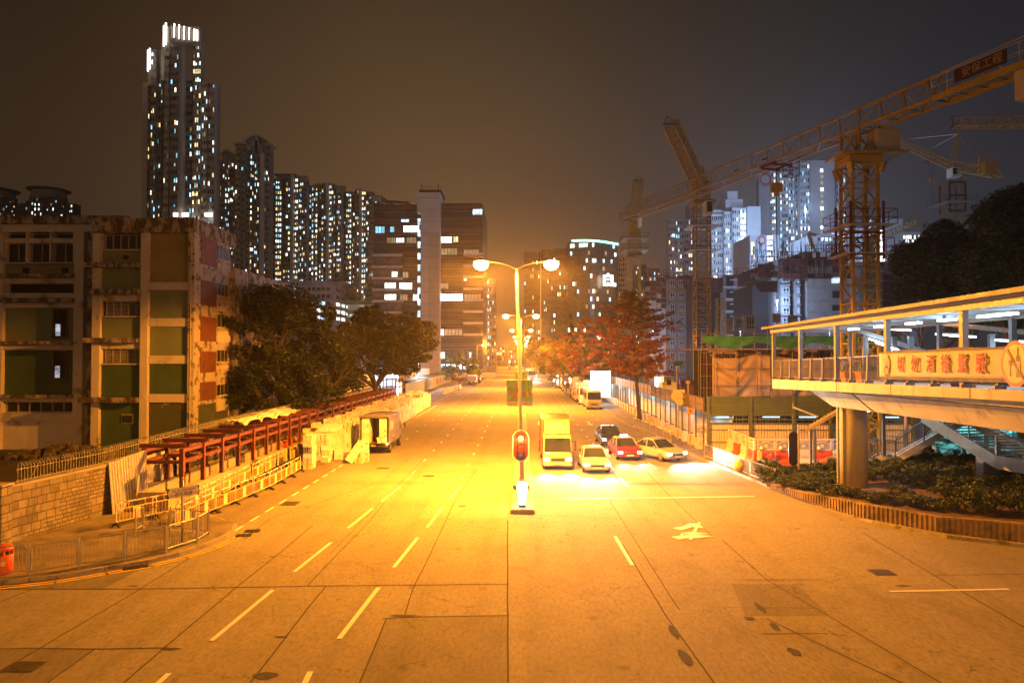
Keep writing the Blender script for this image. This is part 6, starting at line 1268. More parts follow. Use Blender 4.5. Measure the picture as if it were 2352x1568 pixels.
# direction sign and orange box on posts
c = (PX(1556,61), 61, .125); t = thing('direction_sign', 'back of an arrow-shaped road direction sign on a post before the brown hoarding', 'road sign', c); m = MB(); m.tube(c, (c[0],c[1],PZ(1556,925,61)), .06, k=8); m.build('post', STEEL, t); m = MB(); m.prism([P(*a) for a in ((1541,911,61),(1548,895,61),(1573,894,61),(1574,930,61),(1556,930,61))], (0,.05,0)); m.build('plate', mat('sign back', (.52,.42,.30), .5), t)
m = MB(); m.box(PX(1556,61)-.02,PX(1574,61),60.93,60.98,PZ(1556,915,61),PZ(1556,913,61)); m.build('bracket', STEEL, t)
c = (PX(1584,56), 56, .125); t = thing('orange_box_post', 'small orange sign box on an orange post by the right pavement', 'sign', c); m = MB(); m.tube(c, (c[0],c[1],PZ(1584,945,56)), .06, k=8); m.build('post', mat('orange post', (.62,.22,.05), .5), t); m = MB(); m.box(PX(1578,56),PX(1591,56),55.85,56.1,PZ(1584,951,56),PZ(1584,936,56)); m.build('box', mat('orange sign', (.75,.22,.03), .4), t); m = MB(); m.tube((c[0],55.84,PZ(1584,943,56)),(c[0],55.85,PZ(1584,943,56)),.08,k=10); m.build('symbol', BLK, t)
# bright lightbox sign beyond the minibus
t = thing('light_panel', 'large bright white illuminated sign panel over the hoarding behind the parked minibus', 'sign', (PX(1375,105),105,4)); m = MB(); m.box(PX(1357,105),PX(1399,105)+.2,105,105.4,PZ(1370,912,105),PZ(1370,852,105)); m.build('panel', glow('white sign panel', (.80,.98,1), 7), t); lamp('POINT','panel_glow',(PX(1375,105)-1,102.5,4.5),500,(.7,.95,1),1.2,parent=t,off=OFF[t.name])
t = thing('small_sign_board', 'small pale sign board left of the bright white panel', 'sign', (PX(1346,108),108,0)); m = MB(); m.box(PX(1340,108),PX(1354,108),108,108.1,PZ(1346,895,108),PZ(1346,873,108)); m.build('plate', mat('pale plate', (.6,.62,.6), .5), t); m = MB(); m.tube((PX(1347,108),108.05,.1),(PX(1347,108),108.05,PZ(1346,890,108)),.06); m.build('post', STEEL, t)
# ================================================================ vehicles (front faces -Y, the camera)
PT = {}
def paint(name, col): return mat('paint '+name, col, .32, .06, 2, coat=.6)
HL = glow('headlamp lit', (1,.95,.86), 14); HLO = mat('headlamp off', (.6,.6,.58), .15); CHR = mat('chrome', (.5,.5,.5), .2, metal=.9)
def loft(secs, m, mi=0):
    """secs: list of (y, [(x,z)...]) right half outlines, mirrored"""
    rings = [[(x, y, z) for x, z in pr]+[(-x, y, z) for x, z in pr[::-1]] for y, pr in secs]; i0 = len(m.v); k = len(rings[0])
    for r in rings: m.v += r
    for a in range(len(rings)-1):
        for j in range(k): q = (j+1) % k; m.f.append((i0+a*k+j, i0+a*k+q, i0+(a+1)*k+q, i0+(a+1)*k+j)); m.m.append(mi)
    m.f.append(tuple(i0+j for j in range(k))[::-1]); m.f.append(tuple(i0+(len(rings)-1)*k+j for j in range(k))); m.m += [mi, mi]
def headbeam(t, x, y, z, power, loc):
    wide = power > 4000 and loc[1] < 60
    lamp('SPOT', 'headlight_beam', (x,y-.12,z), power, HEAD, .07, parent=t, to=(x*.9+loc[0]*.1,y-(16 if wide else 10),-.2), angle=rad(100 if wide else 58), blend=1, off=Vector(loc))
def car(loc, label, pt, W=1.7, L=4.6, H=1.45, lit=True, power=900, rz=0, taxi=False, roofc=None, group=None, name='car'):
    X, Y, Z = loc; t = thing(name, label, 'car', loc, group); w = W/2; f = Y
    m = MB(); g = lambda hw, z0, z1, c=.12: [(0,z0),(hw*.88,z0),(hw,z0+c),(hw,z0+(z1-z0)*.6),(hw*.9,z1),(0,z1+.02)]
    secs = [(f,g(w*.84,.30,.62)),(f+.12,g(w*.95,.24,.70)),(f+.6,g(w,.22,.82)),(f+1.3,g(w,.22,.92)),(f+L*.5,g(w,.22,.93)),(f+L-.9,g(w,.22,.95)),(f+L-.15,g(w*.95,.26,.90)),(f+L,g(w*.85,.34,.78))]
    loft([(y, [(X+0+x if 0 else x, z) for x, z in pr]) for y, pr in secs], m); m.v = [(X+x, y, Z+z) for x, y, z in m.v]; b_ = m.build('body', pt, t, smooth=False, bevel=.03)
    m = MB(); c_ = lambda hw, z1: [(0,.9),(w*.93,.9),(hw,z1-.08),(hw*.85,z1),(0,z1+.015)]
    loft([(f+1.15,[(0,.88),(w*.9,.88),(w*.9,.9),(w*.88,.92),(0,.92)]),(f+1.95,c_(w*.74,H-.03)),(f+2.4,c_(w*.76,H)),(f+L-1.7,c_(w*.75,H-.02)),(f+L-.75,[(0,.9),(w*.88,.9),(w*.86,.94),(w*.8,.97),(0,.97)])], m); m.v = [(X+x, y, Z+z) for x, y, z in m.v]; m.build('windows', GLS, t)
    m = MB(); loft([(f+1.92,[(0,H-.05),(w*.72,H-.09),(w*.64,H+.0),(0,H+.02)]),(f+2.4,[(0,H-.03),(w*.77,H-.10),(w*.66,H+.02),(0,H+.04)]),(f+L-1.65,[(0,H-.05),(w*.76,H-.11),(w*.65,H+.0),(0,H+.02)])], m); m.v = [(X+x, y, Z+z) for x, y, z in m.v]; m.build('roof', roofc or pt, t)
    m = MB()
    for s_ in (-1,1):
        for a, b in (((w*.90,f+1.2,.9),(w*.73,f+1.93,H-.05)),((w*.93,f+2.45,.9),(w*.76,f+2.5,H-.06)),((w*.88,f+L-.8,.93),(w*.74,f+L-1.6,H-.06))): m.bar((X+s_*a[0],a[1],Z+a[2]),(X+s_*b[0],b[1],Z+b[2]),.05)
    m.build('pillars', roofc or pt, t)
    for s_ in (-1,1):
        for y in (f+.85, f+L-.95):
            m = MB(); xo = X+s_*(w-.1); m.tube((xo-.1,y,Z+.31),(xo+.1,y,Z+.31),.31,k=16); wh = m.build('wheel', TY, t); m = MB(); m.tube((xo+s_*.1,y,Z+.31),(xo+s_*.115,y,Z+.31),.19,k=10); m.build('rim', RIM, wh)
        m = MB(); m.box(X+s_*w*.80-.15, X+s_*w*.80+.13, f-.03, f+.14, Z+.54, Z+.68); m.build('headlight', HL if lit else HLO, t)
        m = MB(); m.box(X+s_*(w+.02), X+s_*(w+.16), f+1.35, f+1.45, Z+.92, Z+1.04); m.build('mirror', pt, t)
        if lit: headbeam(t, X+s_*w*.78, f, Z+.6, power, loc)
    m = MB(); m.box(X-w*.5, X+w*.5, f-.01, f+.05, Z+.46, Z+.6); m.build('grille', LD, t); m = MB(); m.box(X-.26, X+.26, f-.045, f-.03, Z+.36, Z+.46); m.build('number_plate', WB, t)
    if taxi:
        m = MB(); m.box(X-.25, X+.25, f+2.2, f+2.36, Z+H+.05, Z+H+.2); m.build('taxi_sign', glow('taxi roof sign', (1,.95,.8), 5), t); text_mb('TAXI', .12, (X, f+2.195, Z+H+.12), (1,0,0), (0,0,1), OB, 'lettering', t, .004)
    t.rotation_euler = (0,0,rz); return t
def van(loc, label, pc, kind='van', W=1.95, L=5.2, H=2.3, box=None, lit=False, power=900, cab_h=None, group=None, name=None, cat=None, stripe=None, rz=0):
    """minibus / van / small lorry; kind lorry has a cargo box behind the cab"""
    X, Y, Z = loc; nm = name or {'van':'van','bus':'minibus','lorry':'lorry'}[kind]; t = thing(nm, label, cat or nm.replace('_',' '), loc, group); w = W/2; f = Y; ch = cab_h or H; cl = L if kind != 'lorry' else 1.9
    sec = lambda hw, z0, z1: [(0,z0),(hw*.92,z0),(hw,z0+.12),(hw,z0+(z1-z0)*.55),(hw*.95,z1-.12),(hw*.85,z1-.02),(0,z1)]
    m = MB(); loft([(f,sec(w*.9,.35,ch*.42)),(f+.08,sec(w*.97,.3,ch*.48)),(f+.3,sec(w,.28,ch*.60)),(f+(.62 if kind == 'bus' else .75),sec(w*.99,.28,ch*.96)),(f+(.9 if kind != 'lorry' else 1.0),sec(w,.28,ch)),(f+cl-.1,sec(w,.28,ch)),(f+cl,sec(w*.96,.32,ch*.97))], m); m.v = [(X+x, y, Z+z) for x, y, z in m.v]; m.build('body' if kind != 'lorry' else 'cab', pc, t, bevel=.03)
    zl, zh = ch*.53, ch*.88
    fy = lambda z: f+.08+(z/ch-.48)/.48*.5 if kind == 'bus' else f+.08+(z/ch-.48)/.48*.62
    m = MB(); m.hexa([(X-w*.9,fy(zl)-.05,Z+zl),(X+w*.9,fy(zl)-.05,Z+zl),(X+w*.9,fy(zl)+.1,Z+zl),(X-w*.9,fy(zl)+.1,Z+zl),(X-w*.85,fy(zh)-.05,Z+zh),(X+w*.85,fy(zh)-.05,Z+zh),(X+w*.85,fy(zh)+.1,Z+zh),(X-w*.85,fy(zh)+.1,Z+zh)]); m.build('windscreen', GLS, t)
    for s_ in (-1,1):
        m = MB(); a = X+s_*w; k_ = 4 if kind == 'bus' else 1; y0 = f+.8; y1 = f+(L-.4 if kind == 'bus' else min(cl,2.1)-.15)
        for k in range(k_): p = y0+(y1-y0)*k/k_; q = y0+(y1-y0)*(k+1)/k_-.1; m.box(a-.012, a+.012, p, q, Z+zl+.05, Z+zh-.08)
        m.build('side_windows', GLS, t)
    if stripe:
        for s_ in (-1,1): m = MB(); m.box(X+s_*w-.014, X+s_*w+.014, f+.9, f+L-.2, Z+ch-.42, Z+ch-.12); m.build('stripe', stripe, t)
    if kind == 'lorry':
        bh = H; m = MB(); bw = w*1.06; y0 = f+cl+.12; m.box(X-bw, X+bw, y0, f+L, Z+.75, Z+bh); m.build('cargo_box', box or pc, t, bevel=.03)
        m = MB(); m.box(X-w*.8, X+w*.8, f+cl-.2, f+L-.1, Z+.45, Z+.74); m.build('chassis', LD, t)
        if bh > ch+.3: m = MB(); m.prism([(X-w*.85,f+.75,Z+ch),(X-w*.85,f+cl,Z+ch),(X-w*.85,f+cl,Z+bh-.05),(X-w*.85,f+1.4,Z+bh-.15)], (W*.85,0,0)); m.build('wind_deflector', pc, t)
    r = .33 if kind != 'lorry' else .4
    for s_ in (-1,1):
        for y in (f+.85, f+L-1.1):
            m = MB(); xo = X+s_*(w-.12); m.tube((xo-.12,y,Z+r),(xo+.13,y,Z+r),r,k=14); wh = m.build('wheel', TY, t); m = MB(); m.tube((xo+s_*.13,y,Z+r),(xo+s_*.145,y,Z+r),r*.55,k=10); m.build('rim', RIM, wh)
        m = MB(); m.box(X+s_*w*.76-.16, X+s_*w*.76+.14, f-.03, f+.12, Z+.62, Z+.80); m.build('headlight', HL if lit else HLO, t)
        m = MB(); m.bar((X+s_*w,f+.5,Z+zh-.2),(X+s_*(w+.2),f+.4,Z+zh-.15),.03); m.box(X+s_*(w+.14), X+s_*(w+.26), f+.36, f+.42, Z+zl, Z+zh-.15); m.build('mirror', LD, t)
        if lit: headbeam(t, X+s_*w*.76, f, Z+.7, power, loc)
    m = MB(); m.box(X-w*.45, X+w*.45, f-.02, f+.05, Z+.62, Z+.78); m.build('grille', LD, t); m = MB(); m.box(X-.27, X+.27, f-.04, f-.02, Z+.38, Z+.5); m.build('number_plate', WB, t); m = MB(); m.box(X-w*.95, X+w*.95, f-.015, f+.1, Z+.3, Z+.42); m.build('bumper', pc, t)
    t.rotation_euler = (0,0,rz); return t
PW = paint('cream white', (.62,.60,.55)); PS = paint('silver', (.42,.42,.42)); PRED = paint('taxi red', (.30,.02,.012)); PDK = paint('dark grey', (.035,.03,.03)); PYL = paint('yellow', (.70,.42,.05)); PPK = paint('dusty pink', (.50,.24,.25)); PBG = paint('beige', (.50,.44,.34)); PORG = paint('orange', (.62,.15,.03)); PGR = paint('green', (.08,.16,.09))
GV = 'vehicles parked along the right kerb'
xk = 9.95
van((xk,96,0), 'cream and silver minibus parked at the near end of the row by the right kerb', paint('pale silver', (.55,.52,.46)), 'bus', 2.05, 6.8, 2.65, stripe=OB, group=GV)
van((9.6,104.5,0), 'beige box lorry with a wide dark windscreen parked right behind the minibus', PBG, 'lorry', 2.1, 6.5, 3.35, cab_h=2.9, group=GV)
van((9.5,118,0), 'lorry with a tall dusty pink box and white cab in the parked row', PW, 'lorry', 2.05, 6.6, 3.9, box=PPK, cab_h=2.2, group=GV)
van((9.3,112.6,0), 'small yellow van between the beige lorry and the pink box lorry', PYL, 'van', 1.7, 4.2, 1.9, group=GV)
van((9.2,131,0), 'white van with dark side windows behind the pink box lorry', PW, 'van', 1.95, 5.2, 2.5, group=GV)
van((9.3,143,0), 'white box lorry with a rounded roof, fifth of the parked row', PW, 'lorry', 2.0, 6, 3.5, cab_h=2.4, group=GV)
van((9.3,157,0), 'yellow coach parked in the far part of the row at the right kerb', PYL, 'bus', 2.2, 8, 3.2, group=GV, name='coach')
van((9.2,171,0), 'tall cream lorry at the far end of the parked row', PW, 'lorry', 2.1, 7, 3.9, cab_h=2.4, group=GV); van((9.1,186,0), 'last pale van of the parked row, farthest from the camera', PW, 'van', 1.9, 5, 2.3, group=GV); van((9.1,198,0), 'far small lorry behind the end of the parked row', PBG, 'lorry', 2, 6, 3, cab_h=2.2, group=GV)
HP = 1300
car((PX(1447,49.5),49.5,0), 'dark red taxi with a lit white roof sign driving towards the camera', PRED, taxi=True, roofc=PS, power=HP, rz=.06)
car((PX(1408,57),57,0), 'dark grey car driving behind the red taxi', PDK, W=1.78, H=1.5, power=HP*.8, rz=.05)
van((PX(1281,45.5),45.5,0), 'orange and cream lorry with glaring headlights next to the median', paint('lorry cream', (.62,.50,.30)), 'lorry', 1.95, 6.6, 3.15, box=PORG, cab_h=2.3, lit=True, power=HP*1.6)
text_mb('HARVEST', .2, (PX(1281,45.5), 45.95, 2.06), (1,0,0), (0,.25,1), BR, 'lettering', bpy.data.objects['lorry.004'] if 'lorry.004' in bpy.data.objects else None, .004) if False else None
car((PX(1372,44),44,0), 'white car with bright headlights left of the red taxi', PW, W=1.7, power=HP*1.3, rz=.03)
car((PX(1556,49),49,0), 'silver car in the outer lane turning past the water-filled barriers', PS, W=1.72, power=HP*3.2, rz=.5)
van((PX(1222,200),200,0), 'far bus with dazzling headlights coming up beside the median', PW, 'bus', 2.4, 10, 3.2, lit=True, power=9000, name='bus')
van((PX(1222,232)+.3,226,0), 'second far lorry with headlights on behind the dazzling bus', PW, 'lorry', 2.4, 8, 3.4, cab_h=2.6, lit=True, power=6000)
# glare boxes: larger lamps of the far bus
# ---- left side: parked tipper lorries with an amber beacon
t = thing('tipper_lorry', 'grey tipper lorry seen from behind, parked at the far left kerb under the small tree', 'lorry', (-12.4,172,0)); m = MB(); m.box(-13.5,-11.3,172,177,1.0,2.5); m.build('tipper_body', paint('tipper grey', (.16,.15,.16)), t); m = MB(); m.box(-13.3,-11.5,177.2,179,.6,2.7); m.build('cab', PRED, t); m = MB(); m.box(-13.5,-11.3,171.9,171.98,2.3,2.52); m.build('top_rail', WB, t); m = MB(); m.box(-13.2,-11.6,172.2,178.8,.55,.98); m.build('chassis', LD, t)
for x, s_ in ((-13.2,-1),(-11.6,1)):
    for y in (173.4,178): wheel(t, x, y, .48, .3, s_)
m = MB(); m.box(-11.5,-11.35,171.85,171.9,.9,1.1); m.build('tail_light', glow('amber marker', (1,.5,.1), 8), t); m = MB(); m.box(-12.6,-12.2,171.85,171.9,.72,.86); m.build('number_plate', mat('number plate yellow', (.8,.55,.05)), t)
t = thing('recovery_lorry', 'dark red lorry with an amber beacon parked in front of the grey tipper', 'lorry', (-12.2,182,0)); m = MB(); m.box(-13.4,-11.0,182,188,.9,3.1); m.build('body', paint('dark red', (.16,.02,.015)), t); m = MB(); m.box(-13.3,-11.1,188.2,190,.6,2.9); m.build('cab', PRED, t)
for x, s_ in ((-13.1,-1),(-11.3,1)):
    for y in (183.4,189): wheel(t, x, y, .48, .3, s_)
m = MB(); m.lathe([(.25,3.1),(.25,3.5),(.1,3.6)], (-12.3,183,0), 10); m.build('beacon', glow('beacon orange', (1,.28,.04), 12), t); lamp('POINT','beacon_light',(-12.3,182.5,4.0),900,(1,.25,.03),.2,parent=t,off=OFF[t.name])
for i in range(10): 
    m = MB(); y = 133+i*2.6; m.prism([(-15.4+i*.12,y,0),(-14.8+i*.12,y,0),(-14.95+i*.12,y,.9),(-15.25+i*.12,y,.9)], (0,1.9,0)); single(m, 'concrete_barrier', BLKC, ORD[i]+' pale concrete barrier block in the short line before the parked tipper lorry', 'road barrier', (-15.1+i*.12,y,0), 'concrete blocks at the far left kerb')
# far traffic at the end of the road
for i in range(14):
    x = R.choice([-9,-6,-3,3,6]); y = 300+i*17
    m = MB(); loft([(y,[(0,.4),(.8,.4),(.85,.8),(0,.8)]),(y+1.2,[(0,.3),(.85,.3),(.85,.95),(0,.95)]),(y+1.9,[(0,.3),(.85,.3),(.75,1.45),(0,1.45)]),(y+3.4,[(0,.3),(.85,.3),(.75,1.45),(0,1.45)]),(y+4.4,[(0,.35),(.85,.35),(.85,.9),(0,.9)])], m); m.v = [(x+a,b,c) for a,b,c in m.v]
    t = thing('far_car', 'tiny far car at the glowing end of the road', 'car', (x,y,0), 'far cars at the end of the road'); m.build('body', R.choice([PDK,PW,PRED,PS]), t)
    m = MB()
    for s_ in (-.65,.65): m.box(x+s_-.16,x+s_+.16,y-.05,y-.02,.55,.8)
    m.build('lights', glow('far headlight', (1,.9,.7), 12) if x > 0 else glow('far tail light', (1,.12,.03), 12), t)
# ---- left far: pale hoarding with posters, site yard, white lorries
t = thing('poster_hoarding', 'pale green hoarding with faded posters along the left kerb', 'hoarding', (-20.4,122,0)); PGN = mat('pale green hoarding', (.34,.40,.28), .7, .12, 1)
for k in range(22): y = 121.5+k*4.2; m = MB(); m.box(-20.4,-20.3,y+.03,y+4.17,0,2.35); m.build('panel', PGN, t)
m = MB(); m.box(-20.5,-20.25,121.5,214,2.36,2.5); m.build('top_rail', mat('hoarding cap', (.2,.2,.15), .6), t)
for k in range(9):
    y = 146+k*6.4; m = MB(); m.box(-20.295,-20.28,y,y+3.4,.5,1.9); m.build('poster', mat(f'poster {k%4}', [(.30,.16,.08),(.16,.22,.20),(.38,.30,.18),(.26,.08,.05)][k % 4], .6, .5, 1.5), t)
m = MB(); m.box(-23.5,-20.9,130,214,2.5,2.7); m.build('rear_shed_roof', mat('shed roof', (.12,.10,.08), .8), t)
m = MB(); m.lathe([(.16,0),(.16,.5),(.2,.55),(.1,.75)], (-18.9,124.5,.02), 10); single(m, 'hydrant', paint('hydrant red', (.35,.03,.02)), 'small dark red hydrant at the foot of the pale hoarding', 'hydrant', (-18.9,124.5,.02))
LWt = paint('lorry white', (.72,.75,.78))
van((PX(925,138),138,0), 'white lorry facing the road in the lit yard behind the pale hoarding', LWt, 'lorry', 2.3, 8, 4.4, cab_h=2.9); van((-33,150,0), 'second white lorry standing in the lit yard behind the first', LWt, 'lorry', 2.3, 8, 3.6, cab_h=2.7)
t = thing('white_cabins', 'row of white site cabins in the floodlit yard at the left', 'cabins', (-30,160,0)); SITEW = mat('site cabin white', (.72,.78,.82), .5, .1, 1)
for k, (x0, x1, y, h) in enumerate([(-34,-28,158,4.6),(-27.6,-23,170,4.2),(-22.5,-17,216,5.2),(-40,-35,162,5.6)]):
    m = MB(); m.box(x0,x1,y,y+3,0,h); m.build('cabin', SITEW, t, bevel=.05)
for k, (px, py, Y) in enumerate([(962,833,152),(915,862,150),(1100-25,842,300)]):
    c = P(px, py, Y); t = thing('flood_light', ['white flood light hanging over the yard under the right edge of the second banyan','low white flood light in the yard behind the white lorry','small far white flood light by the office block'][k], 'flood light', (c.x,Y,0)); m = MB(); m.tube((c.x,Y,0),(c.x,Y,c.z),.08,k=6); m.build('pole', STEEL, t); m = MB(); m.lathe([(.05,-.2),(.35,-.1),(.35,.1),(.1,.25)], c, 10); m.build('lamp', glow('white flood', (.85,.95,1), 12), t); lamp('POINT','flood_glow',(c.x,Y-1,c.z-.2),[9000,5200,500][k],(.55,.83,1),.4,parent=t,off=OFF[t.name])
t = thing('white_post_box', 'bright white booth at the near corner of the pale hoarding', 'booth', (-20.6,119,0)); m = MB(); m.box(-21.6,-20.5,118.6,120,0,2.9); m.build('body', SITEW, t); m = MB(); m.tube((-21.05,118.45,.4),(-21.05,118.45,2.7),.25,k=10); m.build('lamp', glow('booth lamp', (1,.9,.75), 6, sample=True), t)
# ================================================================ CITY BACKGROUND
WC = {'warm': glow('window warm', (1,.72,.30), 1.9, var=.7, scale=.5), 'white': glow('window white', (.95,.93,.80), 2.6, var=.7, scale=.5), 'cool': glow('window cool', (.55,.85,1), 1.9, var=.7, scale=.5), 'cyan': glow('window cyan', (.25,.75,1), 1.3, var=.6, scale=.5), 'dim': glow('window dim', (.6,.5,.28), .42, var=.8, scale=.5), 'hot': glow('window bright', (1,.97,.9), 7, var=.3, scale=.5)}
def curtain_glow(k): return WC[k]
PAL_R = ['warm']*4+['white']*5+['cool']*4+['cyan']*2+['dim']*3
PAL_C = ['cool']*6+['white']*5+['warm']*2+['cyan']*2+['dim']*3
DG = glass('tower dark glass', (.018,.024,.026), .25, .5)
def windows(t, quads, name='window', maxn=100):
    """quads: (x0,x1,y,z0,z1,key) or with axis: ('x',x,y0,y1,z0,z1,key); lit ones come first as parts of their own"""
    lit = [q for q in quads if q[-1]]; drk = [q for q in quads if not q[-1]]; R.shuffle(lit); area = lambda q: abs((q[1]-q[0])*(q[4]-q[3])) if q[0] != 'x' else abs((q[3]-q[2])*(q[5]-q[4]))
    lit.sort(key=area, reverse=True)
    def add(m, q):
        if q[0] == 'x': _, x, y0, y1, z0, z1, k_ = q; m.box(x-.05, x+.02, y0, y1, z0, z1)
        else: x0, x1, y, z0, z1, k_ = q; m.box(x0, x1, y-.02, y+.05, z0, z1)
    for q in lit[:maxn]: m = MB(); add(m, q); m.build('lit_'+name, WC[q[-1]], t)
    ks = sorted(set(q[-1] for q in lit[maxn:]))
    if ks:
        m = MB()
        for q in lit[maxn:]: m.mi(ks.index(q[-1])); add(m, q)
        tag(m.build('far_lit_windows', [WC[k] for k in ks], t), kind='stuff')
    if drk:
        m = MB()
        for q in drk: add(m, q)
        tag(m.build('dark_windows', DG, t), kind='stuff')
def facade(m, wq, px0, px1, Y, ztop, zbot, cols, fh=2.95, pr=.12, pal=PAL_R, ww=.62, wh=.5, colp=None):
    """window grid on a wall facing the camera; cols = list of relative centres"""
    x0, x1 = PX(px0, Y), PX(px1, Y); n = int((ztop-zbot)/fh)
    cw = (x1-x0)/len(cols); CP = [R.choice([.2,.5,1,1.3,2.2]) for _ in cols]
    for j in range(n):
        z = ztop-(j+.82)*fh
        for i, c in enumerate(cols):
            xc = x0+(x1-x0)*c; p_ = pr*CP[i]; ww, wh = R.choice([(.35,.3),(.6,.45),(.75,.5),(.5,.55),(.3,.5)])
            wq.append((xc-cw*ww/2, xc+cw*ww/2, Y, z, z+fh*wh, R.choice(pal) if R.random() < p_ else None))
def tower(name, label, px0, px1, ptop, Y, wall, bays, fh=2.95, pr=.14, pal=PAL_R, depth=5, zb=0, roof=None, group=None, cat='tower block', slabs=None):
    """bays: list of (px0, px1, extra top px, forward m, ncols, lit factor, wall material or None)"""
    zt = PZ((px0+px1)/2, ptop, Y); t = thing(name, label, cat, (PX((px0+px1)/2, Y), Y, 0), group)
    m = MB(); m.box(PX(px0,Y), PX(px1,Y), Y+.1, Y+depth, zb, zt); m.build('wall', wall, t); wq = []
    for k, b in enumerate(bays):
        a, c, dt_, fw, nc, lf = b[:6]; mt = b[6] if len(b) > 6 and b[6] else wall; ztb = PZ((a+c)/2, ptop+dt_, Y); m = MB(); m.box(PX(a,Y-fw), PX(c,Y-fw), Y-fw, Y+.08, zb, ztb)
        n = int((ztb-zb)/fh)
        if nc:
            for j in range(n): z = ztb-(j+1)*fh; m.box(PX(a,Y-fw)-.05, PX(c,Y-fw)+.05, Y-fw-.12, Y-fw-.001, z, z+.18)
        m.build('bay', mt, t)
        if nc: nc = nc if c-a < 5*nc else int((c-a)/5)+1; facade(m, wq, a, c, Y-fw-.03, ztb, zb+1, [(i+.5)/nc for i in range(nc)], fh, pr*lf, pal)
    windows(t, wq); return t
TW1 = mat('tower cladding brown', (.30,.25,.20), .8, .2, .12); TW2 = mat('tower cladding grey', (.42,.37,.30), .8, .15, .12); TW3 = mat('tower cladding pale', (.60,.52,.42), .8, .12, .12); TWG = mat('tower cladding green grey', (.23,.225,.19), .8, .2, .1); TWD = mat('tower far dark', (.05,.047,.045), .9, .2, .1)
# ---- tall slim tower, stepped, with light fins on the crown
Y = 250
t = tower('residential_tower', 'tallest slim residential tower with glowing white vertical fins on its crown', 340, 488, 190, Y, TW1, [(324,338,12,0,1,1.4,TW2),(341,352,-68,3,1,1.6,TW1),(355,368,-40,1.2,2,2.2,TWG),(371,383,-75,4,1,.9,TW2),(386,404,-75,4.5,2,.9,TW1),(407,416,-88,3,0,0,TW3),(418,436,-85,1.0,2,1.8,TWG),(438,456,-85,2.5,1,2.4,TW2),(459,472,0,1.5,2,1.6,TW3),(474,488,2,2.5,1,1.2,TW2)], pr=.10)
m = MB(); m.box(PX(370,Y), PX(454,Y), Y-2, Y+2.5, PZ(400,190,Y), PZ(400,98,Y)); m.box(PX(336,Y), PX(369,Y), Y-1, Y+3, PZ(350,200,Y), PZ(350,118,Y)); m.box(PX(323,Y), PX(335.8,Y), Y-.5, Y+3, 0, PZ(330,190,Y)); m.build('upper_block', TW2, t)
for px0, px1, p0, p1 in ((368,372,108,60),(372.2,377,104,54),(392.5,396,87,55.5),(403.5,407,90,58),(415,418.5,92,61.5),(427,430.5,92,65),(438.5,442,94,68),(443.5,449,94,70),(332,335.5,165,116),(336,340,160,112)):
    m = MB(); pc = (px0+px1)/2; hw = (px1-px0)*.32; m.box(PX(pc-hw,Y-6), PX(pc+hw,Y-6), Y-6.4, Y-6, PZ(px0,p0,Y-6), PZ(px0,p1,Y-6)); m.build('light_fin', glow('crown fin white', (1,.93,.85), 4), t)
m = MB(); m.box(PX(372,Y-5), PX(455,Y-5), Y-5.9, Y-2.2, PZ(400,100,Y-5), PZ(400,64,Y-5)); m.build('crown_screen', TW2, t)
m = MB()
for k in range(7): x = PX(385+k*11.5,Y-6); m.box(x-.3,x+.3,Y-6.3,Y-5.95,PZ(400,98,Y-6),PZ(400,60+k*2,Y-6))
m.build('crown_ribs', TW3, t)
for px0, px1 in ((398,407),(418,432),(470,486)):
    m = MB(); m.box(PX(px0,Y-4), PX(px1,Y-4), Y-4.8, Y-4.4, PZ(px0,498,Y-4), PZ(px0,490,Y-4)); m.build('podium_light', WC['hot'], t)
# ---- stepped group behind with arched roofs
def crown_arch(t, pxa, pxb, py, Y, mt, rise=9):
    m = MB(); x0, x1 = PX(pxa,Y), PX(pxb,Y); z = PZ(pxa,py,Y); r_ = rise*Y/F; k = 12; pts = [(x0+(x1-x0)*i/k, z+r_*math.sin(math.pi*i/k)) for i in range(k+1)]
    for (a, za), (b, zb_) in zip(pts, pts[1:]): m.hexa([(a,Y-2,za),(b,Y-2,zb_),(b,Y+6,zb_),(a,Y+6,za),(a,Y-2,za+1.2),(b,Y-2,zb_+1.2),(b,Y+6,zb_+1.2),(a,Y+6,za+1.2)])
    m.box(x0+1, x0+2, Y, Y+5, z-6, z); m.box(x1-2, x1-1, Y, Y+5, z-6, z); m.build('roof_arch', mt, t)
Y = 330
t = tower('residential_tower', 'residential tower with arched roof frames just right of the slim tower', 537, 617, 334, Y, TWG, [(537,549,0,0,1,.8,TW2),(551,560,6,2,1,.9,TWG),(562,570,12,1,1,.5),(572,580,20,1,2,2.2),(582,592,28,2,2,2.2),(594,602,22,3,0,0,TW3),(604,616,0,1,1,.6)], pr=.16); crown_arch(t, 560, 592, 327, Y, TW3, 9); crown_arch(t, 578, 603, 324, Y, TW2, 7); m = MB(); m.box(PX(566,Y),PX(600,Y),Y,Y+10,PZ(580,334,Y),PZ(580,318,Y)); m.box(PX(537,Y)-.5,PX(556,Y),Y-1,Y+8,PZ(540,333,Y),PZ(540,328,Y)); m.box(PX(604,Y),PX(619,Y),Y-1,Y+8,PZ(610,334,Y),PZ(610,329,Y)); m.build('roof_block', TW2, t)
t = tower('residential_tower', 'shorter residential tower between the slim tower and the arched roof one', 491, 537, 368, 345, TWG, [(491,500,0,1,1,.8),(502,512,2,0,2,1.5),(514,524,8,2,2,2.2),(526,536,4,1,1,1.2)], pr=.17); crown_arch(t, 507, 530, 358, 345, TW2, 8); m = MB(); m.box(PX(505,345),PX(532,345),345,355,PZ(510,368,345),PZ(510,354,345)); m.build('roof_block', TW2, t)
